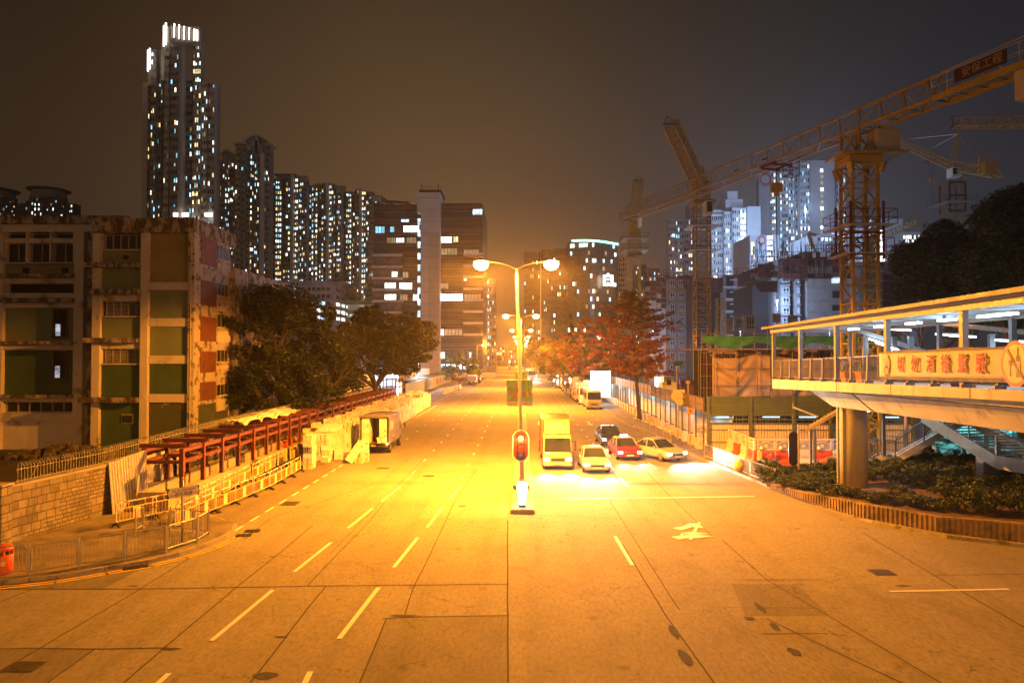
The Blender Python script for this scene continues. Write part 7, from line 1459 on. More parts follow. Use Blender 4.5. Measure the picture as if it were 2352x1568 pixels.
# ---- curved wall of blocks stepping down to the right
Y = 380
bl = [(620,702,402,1.0),(704,782,418,1.0),(784,856,432,.9),(856,884,446,.8)]
lab = ['brightly lit residential block, leftmost of the long stepped wall of flats','second residential block of the stepped wall of flats, middle height','third residential block of the stepped wall of flats, beside the office building','last low residential block of the stepped wall of flats, half hidden by the office roof']
for k, (a, b, top, lf) in enumerate(bl):
    w = b-a; f = lambda q: a+w*q
    t = tower('residential_block', lab[k], a, b, top+8, Y+k*8, TWG, [(f(0),f(.12),6,1,1,.6),(f(.13),f(.30),4,3,2,2.6,TWG),(f(.32),f(.40),10,0,1,1.4),(f(.42),f(.54),-2,4,2,2.4,TWG),(f(.55),f(.62),-4,5,0,0,TW3),(f(.63),f(.76),0,3,2,2.2,TWG),(f(.78),f(.86),8,1,1,1.4),(f(.87),f(1),8,2,2,1.6)], pr=.23*lf)
    m = MB(); m.box(PX(f(.18),Y),PX(f(.66),Y),Y+k*8,Y+k*8+10,PZ(700,top+8,Y),PZ(700,top,Y)); m.box(PX(f(.12),Y),PX(f(.72),Y),Y+k*8-3,Y+k*8+11,PZ(700,top+1.5,Y),PZ(700,top-1,Y)); m.build('roof_block', TW2, t)
    if k < 3:
        m = MB(); z1, z0 = PZ(700,top+12,Y), PZ(700,top+22,Y)
        for q in range(8): x = PX(f(.76+q*.035),Y-6); m.box(x-.25,x+.25,Y-6+k*8,Y-5.5+k*8,z0,z1)
        m.box(PX(f(.70),Y-6),PX(f(1.03),Y-6),Y-6.5+k*8,Y-5+k*8,z1,z1+1); m.build('roof_pergola', TW2, t)
# ---- far left towers over the school roof
for k, (a, b, top) in enumerate([(54,170,432),(-60,45,432)]):
    Yt = 420; t = tower('far_tower', ['distant dark tower with a round louvred crown over the school roof','distant tower with louvred crown cut by the left edge'][k], a, b, top+36, Yt, TWD, [(a,a+18,-6,1,2,1.2),(a+20,a+42,-14,2,2,1.6),(a+44,a+66,-14,2,2,1.6),(a+68,a+90,-10,2,2,1.4),(a+92,a+112,0,1,2,1)], pr=.13, zb=40)
    m = MB(); cx_ = PX((a+b)/2-4,Yt+8); 
    for q in range(6): z0 = PZ(100,top+24-q*4,Yt); m.lathe([(10.5-q*.25,z0),(10.5-q*.25,z0+.55)], (cx_,Yt+8,0), 24)
    m.lathe([(9.3,PZ(100,top+40,Yt)),(9.3,PZ(100,top+2,Yt))], (cx_,Yt+8,0), 20); m.lathe([(11.8,PZ(100,top,Yt)),(12.4,PZ(100,top-2,Yt))], (cx_,Yt+8,0), 24); m.build('louvred_crown', TW1, t)
# ---- pale factory block below the flats
Y = 200
t = thing('factory_building', 'pale industrial building with rows of white lit windows above the dark trees', 'factory', (PX(690,Y),Y,0)); FW = mat('factory render', (.32,.30,.30), .8, .12, .2, stain=(.2,.18,.18), st_scale=.3)
m = MB(); xr = PX(763,Y); m.hexa([(PX(600,Y),Y,0),(xr,Y,0),(xr,Y+40,0),(PX(600,Y),Y+40,0),(PX(600,Y),Y,PZ(600,650,Y)),(xr,Y,PZ(763,648,Y)),(xr,Y+40,PZ(763,648,Y)),(PX(600,Y),Y+40,PZ(600,650,Y))]); m.build('wall', FW, t)
m = MB(); m.box(PX(600,Y)-.2, xr+.2, Y-.25, Y+.0-.002, PZ(700,655,Y), PZ(700,645,Y)); m.box(PX(725,Y),PX(795,Y+10),Y+8,Y+20,PZ(740,649,Y),PZ(740,640,Y)); m.build('parapet', FW, t)
m = MB(); ye_ = Y*(PX(763,Y)/PX(763,Y)); m.box(xr+.002, xr+.3, Y, Y+34, 0, PZ(763,650,Y)); m.build('side_wall', FW, t)
wq = []
for r_, (py0, py1) in enumerate([(660,667),(676,684),(693,700),(709,717),(726,733)]):
    for k in range(14):
        a = 606+k*11; on = {0:(4,5,6),1:(0,3,4,5,6),2:(10,11,12),3:(7,8,9,11,12,13),4:(10,11,12,13)}[r_]; wq.append((PX(a,Y),PX(a+8,Y),Y-.03,PZ(a,py1,Y),PZ(a,py0,Y),('cool' if r_ != 3 else 'white') if k in on else None))
    for k in range(5): y_ = Y+3+k*6; wq.append(('x',xr+.32,y_,y_+4,PZ(763,py1,Y),PZ(763,py0,Y),R.choice(['cool','cool','white',None]) if r_ in (2,3,4) else None))
windows(t, [tuple(q) for q in wq]); 
for q in range(5): m = MB(); m.box(PX(600,Y), xr, Y-.35, Y-.05, PZ(700,[672,689,705,722,738][q],Y), PZ(700,[670,687,703,720,736][q],Y)); m.build('ledge', FW, t)
# green banded podium
Y = 215; t = thing('green_podium', 'low car park block with green bands and a white lamp beside the office building', 'car park', (PX(825,Y),Y,0)); GB_ = mat('podium green', (.16,.24,.09), .7, .1, .3)
m = MB(); m.box(PX(793,Y),PX(857,Y),Y+.6,Y+20,0,PZ(820,692,Y)); m.build('wall', TW3, t)
for a, b in ((690,699),(712,719),(729,736),(748,754)): m = MB(); m.box(PX(792,Y),PX(857,Y),Y,Y+.59,PZ(820,b,Y),PZ(820,a,Y)); m.build('green_band', GB_, t)
windows(t, [(PX(803+k*6,Y),PX(807+k*6,Y),Y+.5,PZ(820,727,Y),PZ(820,722,Y),'cool') for k in range(6)]+[(PX(829,Y),PX(832,Y),Y+.3,PZ(820,709,Y),PZ(820,704,Y),'hot')])
# ---- dark glass office block with white service tower
Y = 205; OG = glass('office dark glass', (.022,.023,.036), .25, .3); OGL_ = glass('office pale glass', (.11,.105,.11), .25, .6); OWH = mat('office white cladding', (.50,.46,.43), .6, .08, .2, stain=(.38,.34,.30), st_scale=.25, st=(.52,.7)); OLN = mat('office bronze line', (.22,.15,.09), .5)
t = thing('office_block', 'dark glass office block with a tall white service tower in its middle', 'office building', (PX(985,Y),Y,0)); xa, xb = PX(857,Y), PX(1107,Y); zt = PZ(980,467,Y); 
zL = PZ(900,470,Y)
m = MB(); m.box(xa, PX(966,Y), Y, Y+30, 0, zL); m.box(PX(1010,Y), xb, Y, Y+30, 0, zt); m.box(PX(966,Y),PX(1010,Y),Y+2,Y+30,0,zt); m.build('glass_body', OG, t)
m = MB(); m.box(PX(966,Y-3),PX(1010,Y-3),Y-3,Y-.002,0,PZ(988,489,Y)); m.box(PX(957,Y-3),PX(1010,Y-3),Y-3.05,Y+6,PZ(988,488.5,Y-3),PZ(988,442,Y-3)); m.build('service_tower', OWH, t)
m = MB(); m.box(PX(984,Y-3.05),PX(1009,Y-3.05),Y-3.10,Y-3.052,0,PZ(988,536,Y-3)); m.build('tower_tinted_panel', mat('office tan panel', (.40,.33,.26), .6), t)
for k in range(14): m = MB(); z = PZ(988,455+k*27,Y-3); m.box(PX(957 if k < 2 else 966,Y-3)-.05,PX(1010,Y-3)+.05,Y-3.13,Y-3.101,z,z+.12); m.build('joint_line', mat('office joint', (.22,.2,.18), .7), t)
m = MB(); m.box(PX(961,Y-3),PX(1012,Y-3),Y-2,Y+8,PZ(988,441.8,Y-3),PZ(988,434,Y-3)); m.build('roof_plant', TWD, t); m = MB(); zz = PZ(988,434,Y-3)
for px in (968,1006): m.tube((PX(px,Y),Y,zz),(PX(px,Y),Y,zz+2.5),.12)
for k in range(9): x = PX(962+k*6,Y-3); m.tube((x,Y-1.9,zz),(x,Y-1.9,zz+1),.04,k=4)
m.tube((PX(962,Y-3),Y-1.9,zz+1),(PX(1010,Y-3),Y-1.9,zz+1),.05,k=4); m.build('roof_railing', TWD, t)
fl = [467+i*26.35 for i in range(13)]
mL = MB(); mW = MB()
for i, py in enumerate(fl):
    for dz_ in (9, 13, 20): 
        z = PZ(900,py+dz_,Y); mL.box(xa,PX(966,Y),Y-.10,Y-.002,z,z+.10); z = PZ(1050,py-1.5+dz_,Y); mL.box(PX(1010,Y),xb+.1,Y-.10,Y-.002,z,z+.10)
    if i >= 5:
        z = PZ(900,py+6.5-21,Y-1); m = MB(); m.box(PX(854,Y-1),PX(924,Y-1),Y-1.2,Y-.102,z-.55,z+.15); m.build('sunshade', OWH, t); m = MB(); m.box(PX(857,Y),PX(921,Y),Y-.12,Y-.102,z-2.6,z-.75); m.build('pale_glass', OGL_, t)
        z = PZ(1080,py+4.5-21,Y-1); m = MB(); m.box(PX(1064,Y-1),PX(1109,Y-1),Y-1.2,Y-.102,z-.55,z+.15); m.build('sunshade', OWH, t)
mL.build('facade_lines', OLN, t)
wq = []
def offrow(a, b, py, k, n=1, h=7.5):
    for i in range(n): wq.append((PX(a+(b-a)*i/n+.7,Y),PX(a+(b-a)*(i+1)/n-.7,Y),Y-.13,PZ(a,py+h,Y),PZ(a,py-h,Y),k))
for a, b, py, k, n, h in [(861,883,528,'cyan',3,7),(895,905,527,'cyan',1,6),(926,962,526,'hot',5,7),(920,939,507,'cool',2,3),(1085,1108,487,'cool',3,6),(888,908,552,'dim',4,6),(909,928,552,'white',3,5),(933,956,552,'dim',3,6),(1012,1038,551,'white',3,7),(1041,1052,550,'warm',2,6),(1013,1050,578,'dim',5,7),(1065,1100,580,'dim',5,6),
    (899,913,631,'white',1,7),(924,938,631,'dim',2,6),(883,909,657,'white',3,7),(917,946,657,'hot',3,7),(882,910,683,'white',3,7),(918,936,683,'dim',3,7),(948,962,683,'white',2,7),(1012,1063,683,'hot',7,7),(1066,1105,683,'dim',5,7),(1012,1020,763,'white',1,7),(1021,1062,763,'dim',5,7),(1012,1022,816,'white',1,7),(1065,1072,640,'white',1,5),(1078,1083,815,'cool',1,6),(1012,1030,657,'dim',1,6)]: offrow(a, b, py, k, n, h)
for i in range(13): wq.append((PX(959,Y),PX(965,Y),Y-.13,PZ(962,fl[i]+23.5,Y),PZ(962,fl[i]+9,Y),'cool' if i else None))
for i in range(7): offrow(1011+i*13, 1022+i*13, 842, 'cool', 1, 6)
windows(t, wq)
m = MB(); m.box(xb+.002,xb+.25,Y,Y+22,0,PZ(1107,520,Y)); m.build('side_fin', OG, t)
m = MB(); m.box(PX(985,Y),xb+4,Y-6,Y-3.2,PZ(1000,866,Y),PZ(1000,860,Y)+.6); m.build('entrance_canopy', OWH, t); m = MB(); m.box(PX(957,Y),xb-.2,Y-2.9,Y-.2,0,PZ(1000,868,Y)); m.build('base_storey', mat('office base tan', (.40,.27,.17), .7), t)
m = MB(); m.bar((PX(887,Y),Y+8,zL),(PX(887,Y),Y+8,PZ(887,449,Y)),1.2); m.bar((PX(870,Y),Y+8,PZ(880,449,Y)),(PX(928,Y),Y+8,PZ(925,452,Y)),.7); m.bar((PX(922,Y),Y+8,PZ(925,455,Y)),(PX(932,Y),Y+8,PZ(925,455,Y)),.5); single(m, 'roof_crane', mat('roof crane grey', (.18,.17,.19), .6), 'small grey window-cleaning crane on the roof of the glass office block', 'roof crane', (PX(887,Y),Y+8,zL))
# ---- middle distance by the road end
FAR = mat('far building beige', (.26,.22,.17), .8, .1, .2)
t = tower('far_building', 'narrow far building with stacked balcony lights right of the office block', 1112, 1140, 640, 300, FAR, [(1112,1128,0,1,3,3.0),(1130,1139,30,0,2,2.0)], pr=.25, pal=PAL_C)
t = tower('far_building', 'low beige building with white floor bands at the road end, left one', 1112, 1133, 800-0, 420, FAR, [(1112,1133,0,1,4,1.5)], pr=.2, pal=PAL_C, fh=3.5)
t = tower('far_building', 'low beige block across the road end behind the lamp posts', 1134, 1185, 793, 500, FAR, [(1134,1158,0,1,5,1.2),(1160,1185,6,1,5,1.2)], pr=.2, pal=PAL_C, fh=3.8)
t = tower('far_building', 'wide low beige building right of the lamp posts at the road end', 1204, 1290, 768, 420, FAR, [(1204,1246,0,1,8,1.0),(1248,1290,12,1,6,.8)], pr=.15, pal=PAL_C, fh=3.8)
GTW = glass('curtain wall glass', (.05,.055,.06), .2, .6)
t = tower('glass_tower', 'dark glass office tower with curved front behind the right lamp head', 1204, 1303, 578, 400, GTW, [(1204,1240,0,0,5,1.0,GTW),(1241,1243,0,2,0,0,TW3),(1244,1270,-4,1,4,1.0,GTW),(1271,1303,-6,2,5,1.3,GTW)], pr=.13, pal=PAL_C, fh=4.0, cat='office tower')
# teal crowned tower
Y = 380; t = thing('glass_tower', 'glass office tower with a glowing teal roof line and a lit square emblem', 'office tower', (PX(1360,Y),Y,0)); k = 12
arc_ = [(PX(1303+(1420-1303)*i/k,Y), Y-9*math.sin(math.pi*(.15+.85*i/k))) for i in range(k+1)]; zt = PZ(1360,560,Y)
m = MB(); m.prism([(x,y,0) for x, y in arc_]+[(arc_[-1][0],Y+30,0),(arc_[0][0],Y+30,0)], (0,0,zt)); m.build('curtain_wall', GTW, t)
m = MB()
for (a, ya), (b, yb) in zip(arc_[1:], arc_[2:]): m.bar((a,ya-.5,zt+.6-(a-arc_[1][0])*.04),(b,yb-.5,zt+.6-(b-arc_[1][0])*.04),.9)
m.build('roof_light_line', glow('teal line', (.25,1,.75), 4), t)
wq = []
for j in range(46):
    z = zt-4.1*(j+1)
    if z < 3: break
    for i in range(k):
        (a, ya), (b, yb) = arc_[i], arc_[i+1]
        for h in (0, 1):
            if R.random() < (.16 if j < 18 else .34): xa_ = a+(b-a)*(h*.5+.04); xb_ = a+(b-a)*(h*.5+.46); wq.append((xa_,xb_,min(ya,yb)-.35,z+.9,z+3.0,R.choice(['white','cool','dim','dim','white','cool'])))
for j in range(24): wq.append((PX(1314,Y),PX(1317,Y),Y-5,zt-30-j*7,zt-27-j*7,'hot' if j % 2 else 'cool'))
windows(t, wq)
m = MB(); xs0, xs1, zs0, zs1 = PX(1386,Y-11), PX(1408,Y-11), PZ(1390,656,Y-11), PZ(1390,632,Y-11); th_ = .9
m.box(xs0,xs1,Y-11.5,Y-11,zs1-th_,zs1); m.box(xs0,xs1,Y-11.5,Y-11,zs0,zs0+th_); m.box(xs0,xs0+th_,Y-11.5,Y-11,zs0+th_,zs1-th_); m.box(xs1-th_,xs1,Y-11.5,Y-11,zs0+th_,zs1-th_); m.box(xs0+2,xs0+2.7,Y-11.5,Y-11,zs1,zs1+.8); m.box(xs1-2.7,xs1-2,Y-11.5,Y-11,zs1,zs1+.8); m.box(xs0+th_+.2,xs1-th_-.2,Y-11.45,Y-11,zs1-2.6,zs1-1.9); m.build('square_emblem', glow('emblem white', (1,.95,.75), 9), t)
t = tower('far_tower', 'far pale tower with banded balconies behind the teal-lined tower', 1421, 1440, 590, 460, TW2, [(1421,1440,0,1,4,1.0,TW2)], pr=.1, pal=PAL_C, fh=3.4)
t = tower('far_tower', 'hazy far tower with a few cool lights behind the leftmost crane', 1456, 1516, 616, 520, TWD, [(1456,1486,-8,1,4,.8),(1488,1516,6,2,4,1.0)], pr=.1, pal=PAL_C, fh=4); 
# ---- white housing estate on the right
EW1 = mat('estate beige', (.30,.25,.21), .8, .08, .12); EW2 = mat('estate white blue', (.40,.42,.46), .8, .08, .12); EW3 = mat('estate lilac white', (.36,.34,.37), .8, .08, .12)
t = tower('estate_tower', 'beige estate tower behind the middle crane mast', 1537, 1598, 503, 300, EW1, [(1537,1552,0,1,2,.7,EW1),(1553,1572,3,2,3,1.7,EW1),(1573,1597,0,1,3,1.3,EW1)], pr=.2, pal=PAL_C, fh=2.85)
m = MB(); m.box(PX(1590,300),PX(1602,300),302,312,0,PZ(1595,462,300)); m.build('lift_tower', EW1, t)
t = tower('estate_tower', 'stepped white estate block with one bright column of stair windows', 1636, 1749, 482, 270, EW2, [(1636,1662,12,2,3,1.0,EW2),(1664,1682,8,3,2,1.5,EW2),(1684,1716,-0,4,2,1.0,EW2),(1718,1749,-4,3,0,0,EW2)], pr=.2, pal=PAL_C, fh=2.85)
m = MB(); m.box(PX(1672,270),PX(1712,270),272,284,PZ(1690,482,270),PZ(1690,455,270)); m.box(PX(1678,270),PX(1702,270),273,282,PZ(1690,455,270),PZ(1690,435,270)); m.build('roof_block', EW3, t)
for j in range(17):
    m = MB(); z = PZ(1712,492+j*14.2,266); z2 = PZ(1712,500+j*14.2,266); m.box(PX(1703,265),PX(1714,265),264.6,264.8,z2,z); m.build('stair_window', WC['hot'] if j > 5 else WC['white'], t)
t = tower('estate_tower', 'tall white estate tower right of the stepped block with its red sun-shaped emblem', 1750, 1855, 400, 300, EW3, [(1746,1770,6,4,0,0,EW3),(1771,1784,-4,2,2,1.6,EW2),(1786,1792,0,0,0,0,EW2),(1794,1812,-2,2,2,2.2,EW2),(1814,1828,2,0,3,2.4,EW2),(1830,1855,-8,2,2,1.6,EW2)], pr=.25, pal=PAL_C, fh=2.85)
t2_ = tower('estate_tower', 'widest white estate tower with a blank lilac flank and small stair windows', 1856, 1945, 372, 290, EW3, [(1841,1862,6,3,2,1.5,EW2),(1866,1920,4,5,0,0,EW3),(1925,1945,34,1,2,1.8,EW2)], pr=.22, pal=PAL_C, fh=2.85)
for j in range(18): m = MB(); z = PZ(1892,388+j*14.6,284); m.box(PX(1888,284.8),PX(1894,284.8),284.7,284.9,z-1.1,z+.3); m.build('stair_window', WC['dim'] if j % 3 else WC['white'], t2_)
m = MB(); m.box(PX(1815,290),PX(1880,290),293,305,PZ(1850,376,290),PZ(1850,364,290)); m.build('roof_block', EW3, t2_)
RSUN = mat('emblem red', (.42,.03,.04), .6)
def sun(t, px, py, Y, r):
    c = P(px, py, Y); m = MB(); pts = 8
    for k in range(pts):
        a = k*math.pi/4; ca, sa = math.cos(a), math.sin(a); m.bar((c.x+ca*r*.62-sa*r*.28,Y,c.z+sa*r*.62+ca*r*.28),(c.x+ca*r*.62+sa*r*.28,Y,c.z+sa*r*.62-ca*r*.28),.06,r*.20,up=(ca,0,sa))
        for s_ in (-1,1): m.bar((c.x+ca*r*.72-s_*sa*r*.16,Y,c.z+sa*r*.72+s_*ca*r*.16),(c.x+ca*r-s_*sa*r*.16,Y,c.z+sa*r+s_*ca*r*.16),r*.1,.06,up=(0,1,0))
    m.build('sun_emblem', RSUN, t)
t3 = thing('estate_block', 'white estate block lettered FORTUNE ESTATE with a red sun-shaped emblem', 'estate block', (PX(1757,200),200,0)); Y = 200
m = MB(); m.box(PX(1724,Y),PX(1792,Y),Y,Y+16,0,PZ(1760,540,Y)); m.build('wall', EW2, t3); sun(t3, 1749, 552, Y-.1, 1.55)
text_mb('FORTUNE', 1.35, P(1746,577,Y-.02), (1,0,0), (0,0,1), mat('estate lettering', (.12,.12,.13), .6), 'lettering', t3, .06); text_mb('ESTATE', 1.35, P(1746,588,Y-.02), (1,0,0), (0,0,1), mat('estate lettering', (.1,.1,.1)), 'lettering', t3, .06)
for j in range(6): m = MB(); z = PZ(1760,545+j*12.5,Y); m.box(PX(1765,Y),PX(1775,Y),Y-.1,Y-.001,z-.5,z+.35); m.build('stair_window', WC['hot'], t3)
windows(t3, [(PX(1727+4*k,Y),PX(1730+4*k,Y),Y-.03,PZ(1730,560+j*10,Y)-.6,PZ(1730,560+j*10,Y)+.5,R.choice(['dim','warm',None])) for j in range(7) for k in range(2)])
sun(t, 1758, 412, 295.8, 3.4)
t = thing('estate_annex', 'low white annex with bright windows behind the big crane mast', 'building', (PX(1990,230),230,0)); Y = 230; m = MB(); m.box(PX(1866,Y),PX(1945,Y),Y,Y+20,0,PZ(1900,538,Y)); m.box(PX(1925,Y),PX(1945,Y),Y-1,Y+4,0,PZ(1930,530,Y)); m.build('wall', EW2, t)
windows(t, [(PX(1871+k*9,Y),PX(1876+k*9,Y),Y-.03,PZ(1900,553,Y),PZ(1900,546,Y),['dim',None,'cool','white','cool',None,'hot',None][k]) for k in range(7)]+[(PX(1931,Y),PX(1937,Y),Y-1.1,PZ(1930,546,Y),PZ(1930,538,Y),'hot'),(PX(1931,Y),PX(1937,Y),Y-1.1,PZ(1930,562,Y),PZ(1930,552,Y),'hot')])
t = thing('estate_block', 'plain white estate block with bright stair windows right of the big crane mast', 'estate block', (PX(2040,240),240,0)); Y = 240; m = MB(); m.box(PX(2004,Y),PX(2077,Y),Y,Y+20,0,PZ(2040,503,Y)); m.box(PX(2077,Y),PX(2125,Y),Y+2,Y+20,0,PZ(2100,530,Y)); m.build('wall', EW2, t)
for j in range(8): m = MB(); z = PZ(2020,520+j*13,Y); m.box(PX(2014,Y),PX(2034,Y),Y-.1,Y-.001,z-.9,z+.5); m.build('stair_window', WC['hot'], t)
windows(t, [(PX(2085+5*k,Y),PX(2088+5*k,Y),Y+1.95,PZ(2100,542+j*11,Y)-.6,PZ(2100,542+j*11,Y)+.6,R.choice(['white','cool',None,None])) for j in range(6) for k in range(8)])
# ================================================================ CONSTRUCTION SITE
SC1 = mat('site concrete', (.26,.26,.27), .85, .2, .5, stain=(.15,.15,.16), st_scale=.5, st=(.5,.68), bump=.2, bscale=8); SC2 = mat('site concrete brown', (.22,.19,.15), .85, .2, .5, stain=(.13,.11,.09), st_scale=.6); SWH = mat('site white wall', (.52,.54,.58), .7, .1, .5); SRD = mat('site red screen', (.075,.022,.018), .7, .25, .6); SRF = mat('site red frame', (.12,.03,.022), .6, .2, 2); SDK = mat('site dark interior', (.018,.018,.02), .95); WFR = mat('new window frame', (.52,.56,.62), .5)
def redscreen(t, px0, px1, pt, pb, Y, h2=None):
    """perforated working platform screens round the top storeys"""
    x0, x1, z1, z0 = PX(px0,Y), PX(px1,Y), PZ(px0,pt,Y), PZ(px0,pb,Y); n_ = max(2, int((x1-x0)/1.3)); m = MB()
    for k in range(n_+1): x = x0+(x1-x0)*k/n_; m.box(x-.05,x+.05,Y-.1,Y,z0,z1)
    zz = z1
    while zz > z0: m.box(x0,x1,Y-.08,Y-.02,zz-.05,zz+.03); zz -= .62
    m.build('screen_frame', SRF, t)
    m = MB(); R2 = random.Random(int(px0*7+pt))
    for k in range(n_):
        for q in range(int((z1-z0)/1.2)+1):
            if R2.random() < .72 and q > 0: xa = x0+(x1-x0)*k/n_+.08; xb = x0+(x1-x0)*(k+1)/n_-.08; za = z1-q*1.2; zb_ = max(z0, za-1.1); 
            else: continue
            if za-zb_ > .2: m.box(xa,xb,Y-.015,Y+.02,zb_,za)
    if m.f: m.build('screen_panels', SRD, t)
def wframe(t, x0, x1, z0, z1, Y, nv=3, nh=2):
    m = MB(); m.box(x0,x1,Y+.02,Y+.06,z0,z1); o = m.build('window', SDK, t); m = MB(); e = .09
    for k in range(nv+1): x = x0+(x1-x0)*k/nv; m.box(x-e/2,x+e/2,Y-.08,Y-.0,z0,z1)
    for k in range(nh+1): z = z0+(z1-z0)*k/nh if k != 1 else z0+(z1-z0)*.3; m.box(x0,x1,Y-.075,Y-.005,z-e/2,z+e/2)
    m.build('window_frame', WFR, o)
def block(t, px0, px1, pt, pb, Y, pitch, first, wins, wall, depth=12):
    """storeys with cast window units; wins = px ranges"""
    x0, x1 = PX(px0,Y), PX(px1,Y); m = MB(); m.box(x0,x1,Y+.1,Y+depth,PZ(px0,pb,Y),PZ(px0,pt,Y)); m.build('wall', wall, t); py = first; m2 = MB()
    while py < pb-8:
        for (a, b, nv) in wins: wframe(t, PX(a,Y), PX(b,Y), PZ(a,py+15,Y), PZ(a,py,Y), Y+.02, nv)
        z = PZ(px0,py-6,Y); m2.box(x0-.1,x1+.1,Y-.25,Y+.09,z,z+.28); py += pitch
    m2.build('floor_edges', wall, t)
Y = 160
t = thing('unfinished_block', 'unfinished concrete block with white window frames and lit stair openings left of the yellow mast', 'unfinished building', (PX(1560,Y),Y,0))
block(t, 1531, 1578, 641, 880, Y, 27.7, 644, [(1540,1550,2),(1560,1573,3)], SC2)
m = MB(); m.box(PX(1578,Y),PX(1602,Y),Y+.4,Y+12,0,PZ(1590,641,Y)); m.build('stair_wall', SC1, t)
for k, (a, b) in enumerate([(684,693),(711,723),(738,751),(765,778),(793,805)]):
    m = MB(); m.box(PX(1583,Y),PX(1597,Y),Y+.28,Y+.38,PZ(1590,b,Y),PZ(1590,a,Y)); m.build('stair_window', glow('stair light', (.62,.80,1), 3.4, var=.6, scale=.7), t)
for a, b, Yo in ((1494,1503,6),(1505,1511,4),(1512,1530,1)):
    m = MB(); m.box(PX(a,Y+Yo),PX(b,Y+Yo),Y+Yo,Y+14,0,PZ(a,680-(a-1494)*.3,Y)); m.build('white_wall', SWH, t)
m = MB(); m.box(PX(1490,Y+8),PX(1531,Y+8),Y+8,Y+16,0,PZ(1500,650,Y)); m.build('rear_wall', SC1, t)
redscreen(t, 1482, 1508, 634, 690, Y+3); redscreen(t, 1508, 1531, 625, 715, Y+.5); redscreen(t, 1525, 1602, 620, 642, Y-.6); redscreen(t, 1573, 1600, 640, 672, Y-.2)
m = MB(); m.box(PX(1525,Y),PX(1602,Y),Y-1.0,Y-.1,PZ(1560,641,Y),PZ(1560,637,Y)); m.build('platform', SRF, t)
Y = 150
t = thing('unfinished_block', 'unfinished concrete block with open storeys right of the yellow mast', 'unfinished building', (PX(1690,Y),Y,0))
block(t, 1664, 1720, 637, 860, Y, 27.7, 640, [(1701,1713,3)], SC1)
m = MB(); m.box(PX(1602,Y),PX(1664,Y),Y+3,Y+12,0,PZ(1630,636,Y)); m.build('recessed_wall', SDK, t)
for j in range(5):
    z = PZ(1670,657+j*27.7,Y); m = MB(); m.box(PX(1669,Y),PX(1686,Y),Y-.0,Y+.09,z,z+1.9); m.build('opening', SDK, t); m = MB(); m.box(PX(1660,Y),PX(1690,Y),Y-.9,Y-.26,z-.35,z-.1); m.box(PX(1677,Y),PX(1699,Y),Y-.7,Y-.1,z+1.2,z+1.4); m.build('canopy_slab', SWH, t)
redscreen(t, 1602, 1664, 625, 672, Y+1); redscreen(t, 1664, 1722, 618, 637, Y-.6); redscreen(t, 1720, 1745, 612, 650, Y+1)
Y = 120
t = thing('unfinished_block', 'largest unfinished block with bare concrete wall and red screens behind the big crane mast', 'unfinished building', (PX(1880,Y),Y,0))
m = MB(); m.box(PX(1854,Y),PX(1952,Y),Y,Y+14,0,PZ(1900,640,Y)); m.build('bare_wall', mat('bare cast wall', (.30,.28,.27), .85, .15, .5, stain=(.22,.20,.19), st_scale=.7, st=(.45,.65), stretch=(3,1,.3), bump=.2), t)
m = MB()
for py in (665,694,720): z = PZ(1900,py,Y); m.box(PX(1854,Y),PX(1952,Y),Y-.12,Y-.002,z,z+.5)
m.build('floor_bands', SC1, t); m = MB()
for a, b, c, d in ((1913,1932,668,684),(1912,1930,700,716)): m.box(PX(a,Y),PX(b,Y),Y-.10,Y-.003,PZ(a,d,Y),PZ(a,c,Y))
m.build('openings', SDK, t); m = MB(); m.box(PX(1911,Y),PX(1931,Y),Y-.10,Y-.003,PZ(1911,650,Y),PZ(1911,637,Y)); m.build('lit_opening', glow('site opening light', (.45,.65,1), 1.6, var=.8, scale=1.5), t)
for k, (a, b) in enumerate([(1780,1792),(1794,1814),(1816,1826),(1828,1838),(1841,1852)]):
    m = MB(); yy = Y+(0 if k % 2 else 2.5); m.box(PX(a,yy),PX(b,yy),yy,yy+12,0,PZ(a,640 if k else 660,Y)); m.build('column_wall', SWH if k in (0,2) else SC1, t)
    if 1:
        for j in range(6): wframe(t, PX(a+2+(k%2)*3,yy), PX(b-1,yy), PZ(a,651+j*23,yy), PZ(a,638+j*23,yy), yy-.05, 2); m = MB(); z = PZ(a,656+j*23,yy); m.box(PX(a,yy)-.1,PX(b,yy)+.1,yy-.35,yy-.002,z,z+.22); m.build('floor_edge', SC1, t)
m = MB(); m.box(PX(1742,Y),PX(1780,Y),Y+3,Y+14,0,PZ(1760,650,Y)); m.build('dark_recess', SDK, t)
redscreen(t, 1742, 1800, 590, 640, Y-1); redscreen(t, 1800, 1856, 578, 645, Y-1.4); redscreen(t, 1852, 1955, 563, 640, Y-1); redscreen(t, 1726, 1746, 602, 640, Y)
for a, b, pt in ((1745,1778,612),(1780,1806,598),(1808,1852,590),(1854,1900,576),(1902,1955,583)):
    m = MB(); m.box(PX(a,Y),PX(b,Y),Y+1+(a%3)*.6,Y+12,PZ(1850,641,Y),PZ(1850,pt,Y)); m.build('upper_storey', SDK if a % 4 == 1 else SC2, t)
m = MB()
for k in range(260): x = PX(R.uniform(1745,1955),Y); yy = Y+R.uniform(1,6); z = PZ(1850,R.uniform(575,640),Y); m.bar((x,yy-2,z),(x+R.uniform(-.1,.1),yy-2,z+R.uniform(1.5,3.2)),.06)
tag(m.build('starter_bars', SDK, t), kind='stuff')
for a, b, py in ((1773,1781,600),(1862,1869,583),(1879,1891,581),(1893,1901,581)): m = MB(); m.box(PX(a,Y),PX(b,Y),Y-1.2,Y-1.12,PZ(a,py+11,Y),PZ(a,py,Y)); m.build('site_notice', SWH, t)
